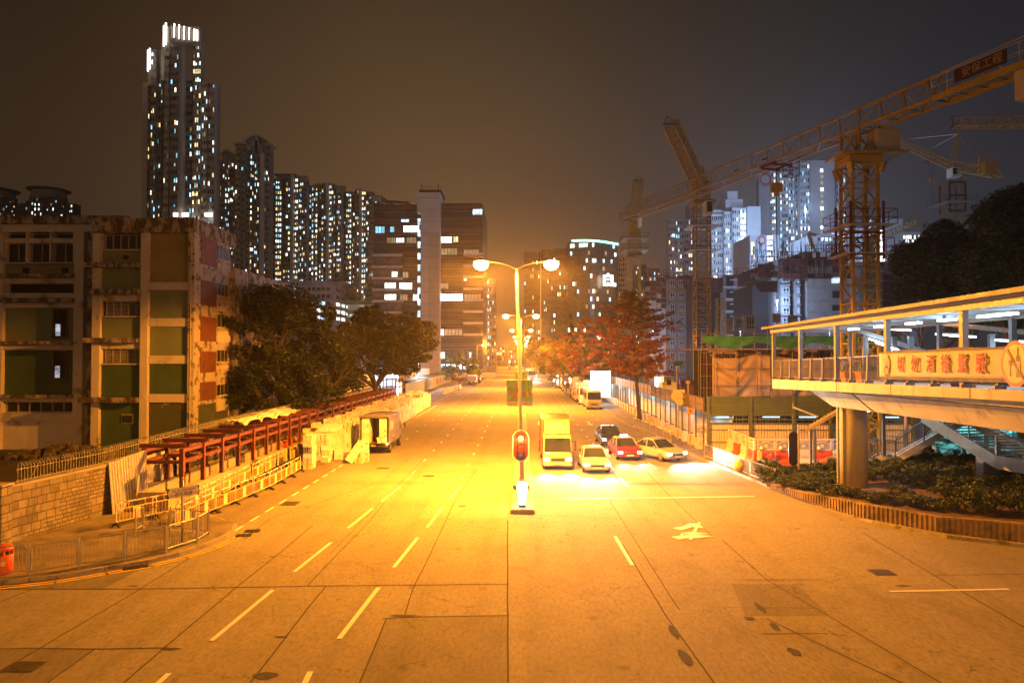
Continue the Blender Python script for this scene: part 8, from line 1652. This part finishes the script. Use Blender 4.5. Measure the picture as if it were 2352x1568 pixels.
m = MB(); m.hexa([P(1727,646,Y-2),P(1786,646,Y-2),P(1786,671,Y-4),P(1747,671,Y-4),P(1727,645,Y-1),P(1786,645,Y-1),P(1786,670,Y-3),P(1747,670,Y-3)]); m.build('sloping_screen', SRD, t)
Y = 128; t = thing('unfinished_block', 'dark unfinished wing right of the big crane mast behind the trees', 'unfinished building', (PX(2020,Y),Y,0)); m = MB(); m.box(PX(1990,Y),PX(2070,Y),Y,Y+12,0,PZ(2030,600,Y)); m.build('wall', SC1, t)
for j in range(6): m = MB(); z = PZ(2010,625+j*22,Y); m.box(PX(1992,Y),PX(2030,Y),Y-.6,Y-.002,z,z+.3); m.build('floor_edge', SWH, t)
redscreen(t, 2030, 2075, 585, 720, Y-.7); redscreen(t, 1985, 2030, 585, 612, Y-.7)
# lights of the site, seen as lit windows, spots and glow on the walls; the last lamp is added to light the lettered block
for k, (px, py, Y, pw, r) in enumerate([(1590,700,157,1500,.3),(1785,690,117,2600,.3),(1700,745,100,1500,.3),(1600,835,105,2400,.3),(1905,745,95,1800,.3),(1500,760,150,2600,.3),(1745,705,140,2200,.4),(1850,480,240,15000,1),(1700,560,235,15000,1),(1990,600,200,8000,1),(1800,610,176,5000,.6)]):
    c = P(px, py, Y); nm_ = 'wall_lamp' if k < 7 else 'estate_flood_light'
    t = thing('site_lamp', ['site flood lamp at the foot of the stair windows','blue-white site lamp in the recess of the largest unfinished block','site lamp above the precast panels','site flood lamp behind the brown hoarding','site lamp behind the scaffold deck near the big crane','site lamp low behind the tall kapok tree','site lamp between the two unfinished blocks','estate flood lamp between the white towers','estate flood lamp below the stepped block','estate flood lamp by the right hand block','estate flood lamp in front of the lettered block'][k], 'site lamp', c); m = MB(); m.lathe([(.02,-.1),(.16,-.05),(.16,.06),(.04,.12)], c, 10); m.build('lamp', glow('site lamp white', (.7,.86,1), 9), t); m = MB(); m.tube(c, (c.x,c.y,0), .05, k=5); m.build('pole', STEEL, t)
    lamp('POINT','site_glow',c+Vector((0,-.5,-.25)),pw*((10 if k == 10 else 2.2) if k > 6 else 1.4),(.42,.62,1),r,parent=t,off=c)
# precast window panels standing on the deck
for k, (a, b, pt, pb, Y) in enumerate([(1668,1684,729,762,92),(1686,1706,728,760,92.4),(1709,1735,723,763,92),(1774,1794,720,741,90),(1810,1833,724,742,90),(1722,1740,1,1,0)][:5]):
    t = thing('precast_panel', ORD[k]+' white precast facade panel with window openings standing on the site deck from the left', 'precast panel', (PX((a+b)/2,Y),Y,PZ(a,pb,Y)), 'precast facade panels on the site deck'); m = MB(); m.box(PX(a,Y),PX(b,Y),Y,Y+.2,PZ(a,pb,Y),PZ(a,pt,Y)); m.build('slab', SWH, t); wframe(t, PX(a+5,Y), PX(b-3,Y), PZ(a,pb-8,Y), PZ(a,pt+4,Y), Y-.1, 3)
# scaffolded deck with green net
t = thing('scaffold_deck', 'scaffolded formwork deck with a green net along its edge behind the tan tarpaulins', 'scaffold', (PX(1760,66),66,0)); Y = 66; SCP = mat('scaffold pole grey', (.33,.34,.36), .4, .2, 3, metal=.5); TIM = mat('timber beam', (.30,.22,.14), .8, .3, 2); m = MB()
x0, x1 = PX(1609,Y), PX(2060,Y); zd = PZ(1700,800,Y)
for k in range(34): x = x0+(x1-x0)*k/33; m.tube((x,Y,0),(x,Y,zd),.035,k=5); m.tube((x+.3,Y+2,0),(x+.3,Y+2,zd),.035,k=5)
for z in (zd-.4,zd-1.5,zd-2.6,zd-3.7): m.tube((x0,Y-.05,z),(x1,Y-.05,z),.03,k=5)
m.build('scaffold_poles', SCP, t); m = MB()
for k in range(70): x = x0+(x1-x0)*R.random(); z = zd-R.choice([.25,.45,.65]); m.bar((x,Y-.4,z),(x+R.uniform(.6,3),Y-.4,z+R.uniform(-.03,.03)),.1,.12)
m.box(x0,x1,Y-.3,Y+8,zd-.12,zd); m.build('timber_beams', TIM, t); m = MB()
for k in range(60): x = x0+(x1-x0)*(k+.5)/60; m.box(x-.05,x+.05,Y+.6,Y+.7,.2,zd-.7)
m.build('red_props', mat('red prop', (.16,.06,.045), .7), t); m = MB(); m.box(x0,x1,Y+2.5,Y+2.6,0,zd-.2); m.build('dark_back', SDK, t)
m = MB(); gx0 = x0+.1; m.grid(lambda u, v: (gx0+(x1-gx0)*u, Y-.55+.06*math.sin(u*60+v*4), PZ(1700,772,Y)-(.55+.45*abs(math.sin(u*11))**2)*v*1.15), 120, 4); g_ = m.build('green_net', mat('green netting', (.03,.22,.11), .8, .25, 1), t); g_.modifiers.new('thickness','SOLIDIFY').thickness = .01
m = MB(); zt_ = PZ(1700,768,Y)
for k in range(16): x = x0+(x1-x0)*k/15; m.tube((x,Y-.5,zd-.3),(x,Y-.5,zt_+.4),.03,k=5)
for z in (zt_+.05, zt_-.6): m.tube((x0,Y-.62,z),(x1,Y-.62,z),.025,k=5)
m.build('guard_rail', SCP, t)
# clutter behind the hoarding
t = thing('site_cabin', 'white tilted site machine cabin behind the brown hoarding', 'site cabin', (PX(1530,80),80,0)); m = MB(); m.box(PX(1521,80),PX(1553,80),80,82.5,0,PZ(1535,878,80)); m.box(PX(1526,80),PX(1549,80),80.3,82.2,PZ(1535,877.9,80),PZ(1535,865,80)); m.build('cabin', SITEW, t); m = MB(); m.box(PX(1531,80),PX(1541,80),79.95,79.99,PZ(1535,884,80),PZ(1535,872,80)); m.build('window', SDK, t)
t = thing('bright_notice', 'glowing white lamp panel behind the hoarding beside the site cabin', 'lamp panel', (PX(1510,84),84,0)); m = MB(); m.box(PX(1505,84),PX(1518,84),84,84.2,PZ(1510,893,84),PZ(1510,866,84)); m.build('panel', glow('site panel white', (.8,.92,1), 9), t); m = MB(); m.tube((PX(1511,84),84.1,0),(PX(1511,84),84.1,PZ(1510,893,84)),.06); m.build('post', SCP, t)
t = thing('material_stack', 'reddish stacked formwork panels behind the hoarding', 'formwork', (PX(1585,84),84,0)); m = MB()
for k in range(4): m.box(PX(1562,84)+k*.2,PX(1608,84),84+k*.3,84.25+k*.3,0,PZ(1585,872+k*3,84))
m.build('panels', mat('formwork red', (.20,.10,.09), .8, .3, 1), t)
for k, (px, pt) in enumerate([(1523,838),(1555,836)]): m = MB(); m.tube((PX(px,90),90,0),(PX(px,90),90,PZ(px,pt,90)),.09); single(m, 'yellow_post', mat('yellow post', (.45,.36,.08), .6), ['short yellow post left of the green site sign','tall yellow post under the green site sign'][k], 'post', (PX(px,90),90,0))
m = MB(); m.box(PX(1546,90),PX(1568,90),89.8,89.85,PZ(1550,840,90),PZ(1550,829,90)); single(m, 'green_site_sign', mat('site sign green', (.05,.22,.12), .6), 'small green sign board over the site behind the tall kapok tree', 'sign', (PX(1557,90),89.8,PZ(1550,840,90)))
c = (PX(1580,70),70,0); t = thing('cctv_post', 'lamp post with a round head behind the hoarding near the tan tarpaulin', 'site lamp', c); m = MB(); m.tube(c,(c[0],70,PZ(1580,880,70)),.07); m.build('post', STEEL, t); m = MB(); m.lathe([(.05,-.2),(.22,-.1),(.25,.1),(.1,.2)], (c[0],70,PZ(1580,878,70)), 12); m.build('head', mat('lamp head pale', (.6,.5,.35), .4), t)
m = MB(); m.box(14.4+2.4, 60, 56, 400, -.1, .05); struct(m, 'site_ground', mat('site mud', (.10,.09,.08), .95, .3, .3))
# ================================================================ TOWER CRANES
CY = mat('crane yellow', (.27,.205,.012), .5, .18, 1.5, stain=(.30,.13,.02), st_scale=1.2, st=(.55,.7)); CYD = mat('crane yellow shade', (.44,.28,.04), .55, .15, 1); CRD = mat('crane red', (.10,.02,.015), .6, .2, 2); CGR = mat('crane cab grey', (.36,.34,.32), .6, .1, 2)
def lattice(m, p, q, w, h, n, r=.06, tri=False, side=None, rd=None):
    """truss between p and q: four chords or, with tri, two bottom chords and one top chord"""
    p = Vector(p); q = Vector(q); d = (q-p).normalized(); up = Vector((0,0,1)) if abs(d.z) < .9 else Vector((0,1,0)); s_ = side or d.cross(up).normalized(); u = s_.cross(d).normalized(); rd = rd or r*.6
    c = [s_*w/2-u*h*.0, -s_*w/2-u*h*.0, u*h] if tri else [s_*w/2+u*h/2, -s_*w/2+u*h/2, -s_*w/2-u*h/2, s_*w/2-u*h/2]
    for o in c: m.bar(p+o, q+o, r*2)
    prs = [(0,2),(1,2),(0,1)] if tri else [(0,1),(1,2),(2,3),(3,0)]
    for k in range(n):
        a = p.lerp(q, k/n); b = p.lerp(q, (k+1)/n); mid = p.lerp(q, (k+.5)/n)
        for i, j in prs:
            if tri and (i, j) != (0,1): m.bar(a+c[i], mid+c[j], rd*1.6); m.bar(mid+c[j], b+c[i], rd*1.6)
            else:
                if k % 2: i, j = j, i
                m.bar(a+c[i], b+c[j], rd*1.6); m.bar(a+c[i], a+c[j], rd*1.6)
    for i, j in prs: m.bar(q+c[i], q+c[j], rd*1.6)
def mast(t, x, y, z0, z1, w, n, mt=CY, r=.09):
    m = MB(); lattice(m, (x,y,z0), (x,y,z1), w, w, n, r, rd=r*.6); o = m.build('mast', mt, t); return o
def ladder(t, x, y, z0, z1):
    m = MB(); m.bar((x-.18,y,z0),(x-.18,y,z1),.03); m.bar((x+.18,y,z0),(x+.18,y,z1),.03)
    for k in range(int((z1-z0)/.4)): m.bar((x-.18,y,z0+k*.4),(x+.18,y,z0+k*.4),.025)
    m.build('ladder', CGR, t)
def platform(t, x, y, z, w, mt=CRD):
    m = MB(); m.box(x-w,x+w,y-w,y-w*.55,z,z+.06); m.box(x-w,x+w,y+w*.55,y+w,z,z+.06); m.box(x-w,x-w*.55,y-w*.54,y+w*.54,z,z+.06); m.box(x+w*.55,x+w,y-w*.54,y+w*.54,z,z+.06); m.build('platform', CGR, t)
    m = MB()
    for zz in (.5,1.05):
        for a, b in (((x-w,y-w),(x+w,y-w)),((x+w,y-w),(x+w,y+w)),((x+w,y+w),(x-w,y+w)),((x-w,y+w),(x-w,y-w))): m.bar((*a,z+zz),(*b,z+zz),.04)
    for a in (-1,-.33,.33,1):
        for b in (-1,1): m.bar((x+a*w,y+b*w,z),(x+a*w,y+b*w,z+1.05),.035); m.bar((x+b*w,y+a*w,z),(x+b*w,y+a*w,z+1.05),.035)
    m.build('platform_rail', mt, t)
# big near crane
X0, Y0 = PX(1976,49), 49.0; t = thing('tower_crane', 'largest yellow tower crane, its long jib crossing the whole right half of the sky', 'tower crane', (X0,Y0,0)); zt = PZ(1976,382,Y0)
mast(t, X0, Y0, 0, zt, 1.72, 15, r=.10); ladder(t, X0+.2, Y0+.3, 2, zt)
m = MB(); m.box(X0-1.15,X0+1.15,Y0-1.15,Y0+1.15,zt+.0,zt+.55); m.build('slewing_ring', CY, t, bevel=.05); m = MB()
for sx in (-1,1):
    for sy in (-1,1): m.bar((X0+sx*1.0,Y0+sy*1.0,zt-.7),(X0+sx*1.15,Y0+sy*1.15,zt+.02),.3)
m.build('collar_brackets', CY, t)
J = Vector((12.4-23.8, 80.5-49, 0)).normalized(); zj = 23.15; sd = Vector((J.y,-J.x,0))
m = MB(); c0 = Vector((X0,Y0,zt+.55)); m.box(X0-1.8,X0+2.6,Y0-1.5,Y0+1.2,zt+.56,zt+.72); m.build('slewing_platform', CY, t)
m = MB()
for a in (-.8,.8):
    for b in (-.8,.8): m.bar(c0+sd*a+J*b+Vector((0,0,.1)), Vector((X0,Y0,zj+.1))+sd*a*.9+J*b, .2)
    m.bar(c0+sd*a-J*.8+Vector((0,0,.2)), Vector((X0,Y0,zj))+sd*a*.9+J*.8, .12); m.bar(c0+sd*a+J*.8+Vector((0,0,.2)), Vector((X0,Y0,zj))+sd*a*.9-J*.8, .12)
m.build('tower_head', CY, t)
jt = Vector((X0,Y0,zj))+J*33.8; m = MB(); lattice(m, Vector((X0,Y0,zj))+J*.8, jt, 1.45, 1.55, 17, .066, tri=True, rd=.04); m.build('jib', CY, t)
m = MB(); e = jt; m.bar(e+sd*.8, e-sd*.8, .14); m.bar(e+sd*.6+J*.4, e-sd*.6+J*.4, .1); m.bar(e-sd*.6+J*.4, e-sd*.6+J*.4+Vector((0,0,.9)), .06); m.bar(e+sd*.6+J*.4, e+sd*.6+J*.4+Vector((0,0,.9)), .06); m.bar(e+sd*.6+J*.4+Vector((0,0,.9)), e-sd*.6+J*.4+Vector((0,0,.9)), .06); m.build('jib_end_frame', CRD, t)
m = MB(); cj = Vector((X0,Y0,zj))-J*.8; ce = Vector((X0,Y0,zj))-J*6.4; lattice(m, Vector((X0,Y0,zj))+J*.85, ce, 1.45, 1.6, 4, .085, tri=True, rd=.05); m.build('counter_jib_truss', CY, t)
m = MB(); cend = Vector((X0,Y0,zj))-J*16
for a in (-.75,.75): m.bar(ce+sd*a, cend+sd*a, .22, .34)
for k in range(9): q = ce.lerp(cend, k/8); q2 = ce.lerp(cend, min(1,(k+1)/8)); m.bar(q-sd*.75, q+sd*.75, .08); m.bar(q-sd*.75, q2+sd*.75, .07)
m.build('counter_jib', CY, t)
m = MB()
for a in (-.8,.8):
    for k in range(10): q = ce.lerp(cend, k/9)+sd*a; m.bar(q+Vector((0,0,.2)), q+Vector((0,0,1.25)), .035)
    for zz in (.7,1.25): m.bar(ce+sd*a+Vector((0,0,zz)), cend+sd*a+Vector((0,0,zz)), .035)
m.bar(ce+Vector((0,0,1.7)), cend+Vector((0,0,1.9)), .06); m.build('walkway_rail', CGR, t)
m = MB(); q = Vector((X0,Y0,zj))-J*11.8; m.hexa([q+sd*a+J*b+Vector((0,0,c)) for c in (-1.8,-.2) for a, b in ((-.6,-.5),(.6,-.5),(.6,.5),(-.6,.5))]); m.build('counterweight', CGR, t)
a, b = Vector((X0,Y0,zj))-J*8.0, Vector((X0,Y0,zj))-J*11.1; side_ = -sd*.86 if (-sd).y < 0 else sd*.86
side_ = sd*.86*(1 if (sd.x*-X0+sd.y*-Y0) > 0 else -1); m = MB(); m.hexa([a+side_+Vector((0,0,.35)), b+side_+Vector((0,0,.35)), b+side_*1.04+Vector((0,0,.35)), a+side_*1.04+Vector((0,0,.35)), a+side_+Vector((0,0,1.15)), b+side_+Vector((0,0,1.15)), b+side_*1.04+Vector((0,0,1.15)), a+side_*1.04+Vector((0,0,1.15))]); sb = m.build('name_board', mat('board maroon', (.03,.008,.012), .6), t)
rd_ = (b-a).normalized(); no = rd_.cross(Vector((0,0,1))); rd2 = rd_ if no.dot(side_) > 0 else -rd_
for k, s_ in enumerate('安保工程'): text_mb(s_, .6, a+(b-a)*((k+1.2)/5)+side_*1.06+Vector((0,0,.75)), rd2, (0,0,1), mat('board lettering', (.24,.23,.23), .6), 'lettering', sb, .01)
m = MB(); c = Vector((PX(2035,48.5),48.3,0)); m.box(c.x-.85,c.x+.8,47.8,49.2,PZ(2035,352,48.5),PZ(2035,300,48.5)); m.build('machine_cabin', CGR, t, bevel=.08)
m = MB(); m.box(c.x-1.0,c.x+1.3,47.6,49.4,PZ(2035,356,48.5),PZ(2035,352.4,48.5)); m.build('cabin_floor', CY, t)
m = MB(); q = Vector((X0,Y0,zj))+J*8.4; m.bar(q-J*.9-sd*.8-Vector((0,0,.2)), q+J*.9-sd*.8-Vector((0,0,.2)), .16); m.bar(q-J*.9+sd*.8-Vector((0,0,.2)), q+J*.9+sd*.8-Vector((0,0,.2)), .16); m.bar(q-J*.7-sd*.9-Vector((0,0,.35)), q-J*.7+sd*.9-Vector((0,0,.35)), .16); m.bar(q+J*.7-sd*.9-Vector((0,0,.35)), q+J*.7+sd*.9-Vector((0,0,.35)), .16); m.build('trolley', CRD, t)
m = MB()
for a in (-.45,.45):
    for b in (-1.3,-2.1): m.bar(q+sd*a+J*b-Vector((0,0,.3)), q+sd*a+J*b-Vector((0,0,1.5)), .05)
for zz in (.4,.9,1.5):
    for a in (-.45,.45): m.bar(q+sd*a-J*1.3-Vector((0,0,zz)), q+sd*a-J*2.1-Vector((0,0,zz)), .05)
    for b in (-1.3,-2.1): m.bar(q-sd*.45+J*b-Vector((0,0,zz)), q+sd*.45+J*b-Vector((0,0,zz)), .05)
m.build('maintenance_basket', CRD, t)
hz = PZ(1807,425,57); m = MB(); m.tube(q-Vector((0,0,.4)), (q.x,q.y,hz), .035, k=5); m.build('hoist_rope', SDK, t); m = MB(); m.box(q.x-.45,q.x+.45,q.y-.15,q.y+.15,hz-.6,hz+.15); m.box(q.x-.15,q.x+.15,q.y-.1,q.y+.1,hz-.95,hz-.6); m.build('hook_block', CY, t); m = MB(); m.tube((q.x,q.y,hz-.9),(q.x,q.y,PZ(1807,600,57)),.04,k=5); m.build('lifting_chain', SDK, t)
m = MB(); m.tube(jt+Vector((0,0,-.1)), Vector((X0,Y0,zj-.9))+J*2, .015, k=4); m.build('jib_cable', CGR, t)
for k, (px, py) in enumerate([(1672,375+43),(1745,330),(1583,425)]):
    s_ = [13.5,9.8,18][k]; q2 = Vector((X0,Y0,zj+.7))+J*s_; m = MB(); m.bar(q2-J*.3, q2+J*.3, .12, .08); m.build('jib_lamp', SDK, t)
platform(t, X0, Y0, PZ(1976,525,Y0), 1.75); platform(t, X0, Y0, PZ(1976,588,Y0), 1.6)
m = MB()
for sx in (-1,1):
    for sy in (-1,1): m.bar((X0+sx*1.12,Y0+sy*1.12,PZ(1976,600,Y0)),(X0+sx*1.12,Y0+sy*1.12,PZ(1976,470,Y0)),.14)
for z in (PZ(1976,588,Y0),PZ(1976,540,Y0)):
    for s_ in (-1,1): m.bar((X0-1.15,Y0+s_*1.12,z),(X0+1.15,Y0+s_*1.12,z),.14); m.bar((X0+s_*1.12,Y0-1.15,z),(X0+s_*1.12,Y0+1.15,z),.14)
m.build('climbing_frame', CRD, t)
# middle crane with raised jib
Yc = 92; xm = PX(1613,Yc); t = thing('tower_crane', 'yellow luffing crane with its jib raised steeply, in the middle of the site', 'tower crane', (xm,Yc,0)); zt = PZ(1613,470,Yc)
mast(t, xm, Yc, 0, zt, 1.8, 30, r=.08); m = MB(); m.box(xm-1.3,xm+1.5,Yc-1.2,Yc+1.6,zt,zt+.5); m.build('slewing_ring', CY, t); platform(t, xm, Yc, PZ(1613,523,Yc), 2.0); platform(t, xm, Yc, PZ(1613,578,Yc), 1.9)
m = MB(); p0 = Vector((xm,Yc,PZ(1613,435,Yc))); lattice(m, (xm,Yc,zt+.5), p0+Vector((0,0,.6)), 1.7, 1.7, 3, .09); m.build('tower_head', CY, t)
tip = P(1541,285,86); m = MB(); lattice(m, p0, tip, 1.5, 1.3, 18, .07, rd=.045); m.build('jib', CY, t); m = MB(); u_ = (tip-p0).normalized(); e = tip+u_*1.2; m.bar(tip-Vector((1.0,0,0)), tip+Vector((1.0,0,0)), .14); m.bar(tip-Vector((.9,0,0)), e, .08); m.bar(tip+Vector((.9,0,0)), e, .08); m.build('jib_tip', CRD, t)
ap = P(1612,380,93); m = MB(); m.bar(p0+Vector((.6,0,0)), ap, .16); m.bar(p0+Vector((1.6,1,0)), ap, .12); m.bar(p0+Vector((.2,1.2,0)), ap, .1); m.build('a_frame', CY, t); m = MB(); mid = p0.lerp(tip, .62); pts = [mid.lerp(ap, k/8)-Vector((0,0,1.2*math.sin(math.pi*k/8))) for k in range(9)]; m.path(pts, .04, 5); m.build('luffing_ropes', CGR, t)
m = MB(); m.box(PX(1621,90),PX(1638,90),89.5,91.5,PZ(1630,492,90),PZ(1630,462,90)); cb_ = m.build('cab', SITEW, t, bevel=.06); m = MB(); m.box(PX(1623,90),PX(1635,90),89.4,89.49,PZ(1630,488,90),PZ(1630,465,90)); m.build('cab_window', SDK, cb_)
# left crane, jib seen end on
Yc = 135; xm = PX(1458,Yc); t = thing('tower_crane', 'leftmost yellow tower crane with orange lattice mast and upright jib', 'tower crane', (xm,Yc,0)); zt = PZ(1458,540,Yc)
mast(t, xm, Yc, 0, zt, 2.0, 26, CY, .09); m = MB(); m.box(xm-1.1,xm+1.1,Yc-1.1,Yc+1.1,zt,PZ(1458,510,Yc)); m.build('slewing_ring', CY, t); platform(t, xm, Yc, PZ(1458,552,Yc), 2.4); platform(t, xm, Yc, PZ(1458,578,Yc), 2.4)
m = MB(); lattice(m, (xm,Yc,PZ(1458,510,Yc)), P(1467,416,Yc-4), 1.7, 1.7, 14, .08, rd=.06); m.build('jib', CY, t); m = MB(); q = P(1467,415,Yc-4); m.bar(q-Vector((1,0,0)), q+Vector((1,0,0)), .12); m.bar(q-Vector((.9,0,0)), q+Vector((0,0,.9)), .08); m.bar(q+Vector((.9,0,0)), q+Vector((0,0,.9)), .08); m.build('jib_tip', CRD, t)
m = MB(); m.box(PX(1463,Yc),PX(1471,Yc),Yc-2,Yc-.5,PZ(1466,525,Yc),PZ(1466,504,Yc)); m.build('cab', SITEW, t); m = MB(); m.box(xm-1.25,xm+1.25,Yc-1.25,Yc+1.25,PZ(1458,590,Yc),PZ(1458,582,Yc)); m.build('climbing_frame', CRD, t)
# right background crane
Yc = 115; xm = PX(2192,Yc); t = thing('tower_crane', 'smaller yellow tower crane with white lit cab and hanging hook at the right', 'tower crane', (xm,Yc,0)); zt = PZ(2192,412,Yc)
mast(t, xm, Yc, 0, zt, 2.0, 26, CY, .08); m = MB()
for s_ in (-1,1):
    for q in (-1,1): m.bar((xm+s_*1.3,Yc+q*1.3,PZ(2192,490,Yc)),(xm+s_*1.3,Yc+q*1.3,PZ(2192,422,Yc)),.22)
for z in (PZ(2192,490,Yc),PZ(2192,455,Yc),PZ(2192,425,Yc)): m.box(xm-1.4,xm+1.4,Yc-1.45,Yc-1.25,z,z+.3)
m.build('climbing_frame', CRD, t); platform(t, xm, Yc, PZ(2192,470,Yc), 2.6); zj2 = PZ(2192,388,Yc)
m = MB(); j1 = P(2052,325,Yc+28); lattice(m, (xm,Yc,zj2), j1, 1.3, 1.1, 16, .07, tri=True, rd=.045); j2 = P(2290,408,Yc-14); lattice(m, (xm,Yc,zj2), j2, 1.4, 1.2, 8, .08, tri=True, rd=.05); m.build('jib', CYD, t)
ap = P(2201,308,Yc); m = MB(); m.bar((xm-.6,Yc,zj2),ap,.2); m.bar((xm+.7,Yc,zj2),ap,.2); m.build('tower_head', CYD, t); m = MB()
for q in (j1.lerp(Vector((xm,Yc,zj2)),.15), j1.lerp(Vector((xm,Yc,zj2)),.62), j2.lerp(Vector((xm,Yc,zj2)),.15), j2.lerp(Vector((xm,Yc,zj2)),.4)): m.tube(ap, q+Vector((0,0,1)), .04, k=4)
m.build('tie_bars', CYD, t); m = MB(); m.box(PX(2184,Yc-2),PX(2204,Yc-2),Yc-3,Yc-1.4,PZ(2194,409,Yc-2),PZ(2194,388,Yc-2)); cb_ = m.build('cab', SITEW, t); m = MB(); m.box(PX(2185,Yc-2),PX(2194,Yc-2),Yc-3.1,Yc-3.01,PZ(2190,404,Yc-2),PZ(2190,390,Yc-2)); m.build('cab_window', DG, cb_)
m = MB(); q = P(2288,398,Yc-13); m.box(q.x-2,q.x,q.y-.6,q.y+.6,q.z-.3,q.z+1.6); m.bar((q.x-2.4,q.y,q.z),(q.x-2.4,q.y,q.z+2.6),.25); m.bar((q.x-2.4,q.y,q.z+2.6),(q.x-.8,q.y,q.z+2.6),.25); m.build('counterweight_gear', CYD, t)
q = P(2140,366,Yc+9); m = MB(); m.box(q.x-.9,q.x+.9,q.y-.8,q.y+.8,q.z-.6,q.z-.2); m.build('trolley', CRD, t); m = MB()
for s_ in (-.5,.5): m.tube((q.x+s_,q.y,q.z-.6),(q.x,q.y,PZ(2140,412,q.y)),.025,k=4)
m.tube((q.x,q.y,PZ(2140,412,q.y)),(q.x,q.y,PZ(2140,480,q.y)),.03,k=4); m.build('hoist_rope', SDK, t); m = MB(); m.box(q.x-.4,q.x+.4,q.y-.2,q.y+.2,PZ(2140,420,q.y),PZ(2140,410,q.y)); m.build('hook_block', CYD, t)
# jib entering from the right edge, and a small one behind the mast
Yc = 92; t = thing('crane_jib', 'level yellow crane jib reaching in from the right edge', 'tower crane', (PX(2700,Yc),Yc,0)); m = MB(); lattice(m, P(2192,292,Yc), P(2700,285,Yc-6), 1.4, 1.25, 18, .08, tri=True, rd=.05); m.build('jib', CYD, t); m = MB(); q = P(2191,290,Yc); m.bar(q-Vector((0,.7,0)), q+Vector((0,.7,0)), .2); m.bar(q, q+Vector((-.3,0,1.3)), .1); m.bar(q+Vector((-.3,0,1.3)), q+Vector((1,0,1.3)), .08); m.build('jib_end_frame', CRD, t); m = MB(); lattice(m, (PX(2700,Yc-6),Yc-6,0), (PX(2700,Yc-6),Yc-6,PZ(2700,285,Yc-6)), 1.8, 1.8, 20, .09); m.build('mast', CYD, t)
Yc = 150; t = thing('small_crane', 'small low yellow crane jib pointing right behind the big mast', 'crane', (PX(2010,Yc),Yc,0)); m = MB(); lattice(m, P(2000,560,Yc), P(2112,515,Yc), 1.2, 1.3, 12, .09, tri=True, rd=.06); m.build('jib', CYD, t); m = MB(); m.bar((PX(1998,Yc),Yc,0), P(1998,545,Yc), 1.2); m.build('mast', CYD, t); m = MB(); m.tube(P(1998,545,Yc), P(2100,512,Yc), .05, k=4); m.build('rope', CYD, t)
Yc = 140; t = thing('small_crane', 'small folded yellow derrick on the roof of the largest unfinished block', 'crane', (PX(1860,Yc),Yc,20)); m = MB(); m.bar(P(1868,572,Yc),P(1856,535,Yc),.6); m.bar(P(1856,535,Yc),P(1874,540,Yc),.5); m.build('derrick_arm', CYD, t); m = MB(); m.tube(P(1874,538,Yc),P(1985,526,Yc),.05,k=4); m.tube(P(1874,538,Yc),P(1960,557,Yc),.05,k=4); m.build('rope', CYD, t)
Yc = 97; xm = PX(1655,Yc); t = thing('hoist_tower', 'short yellow lattice hoist tower between the middle crane and the open block', 'hoist tower', (xm,Yc,0)); mast(t, xm, Yc, 0, PZ(1655,686,Yc), 1.0, 12, CY, .06)
# ================================================================ haze
m = MB(); m.box(-1200, 1200, -60, 1400, -1.2, 160)
hz = tag(m.build('haze', base_mat('haze air')[0]), kind='stuff'); hm = MT['haze air']; nn = hm.node_tree.nodes; nn.remove(nn['Principled BSDF']); pv = nn.new('ShaderNodeVolumePrincipled'); pv.inputs['Color'].default_value = (.93,.92,.90,1); pv.inputs['Density'].default_value = HAZE = .00030; pv.inputs['Anisotropy'].default_value = .78; hm.node_tree.links.new(pv.outputs[0], nn['Material Output'].inputs['Volume'])
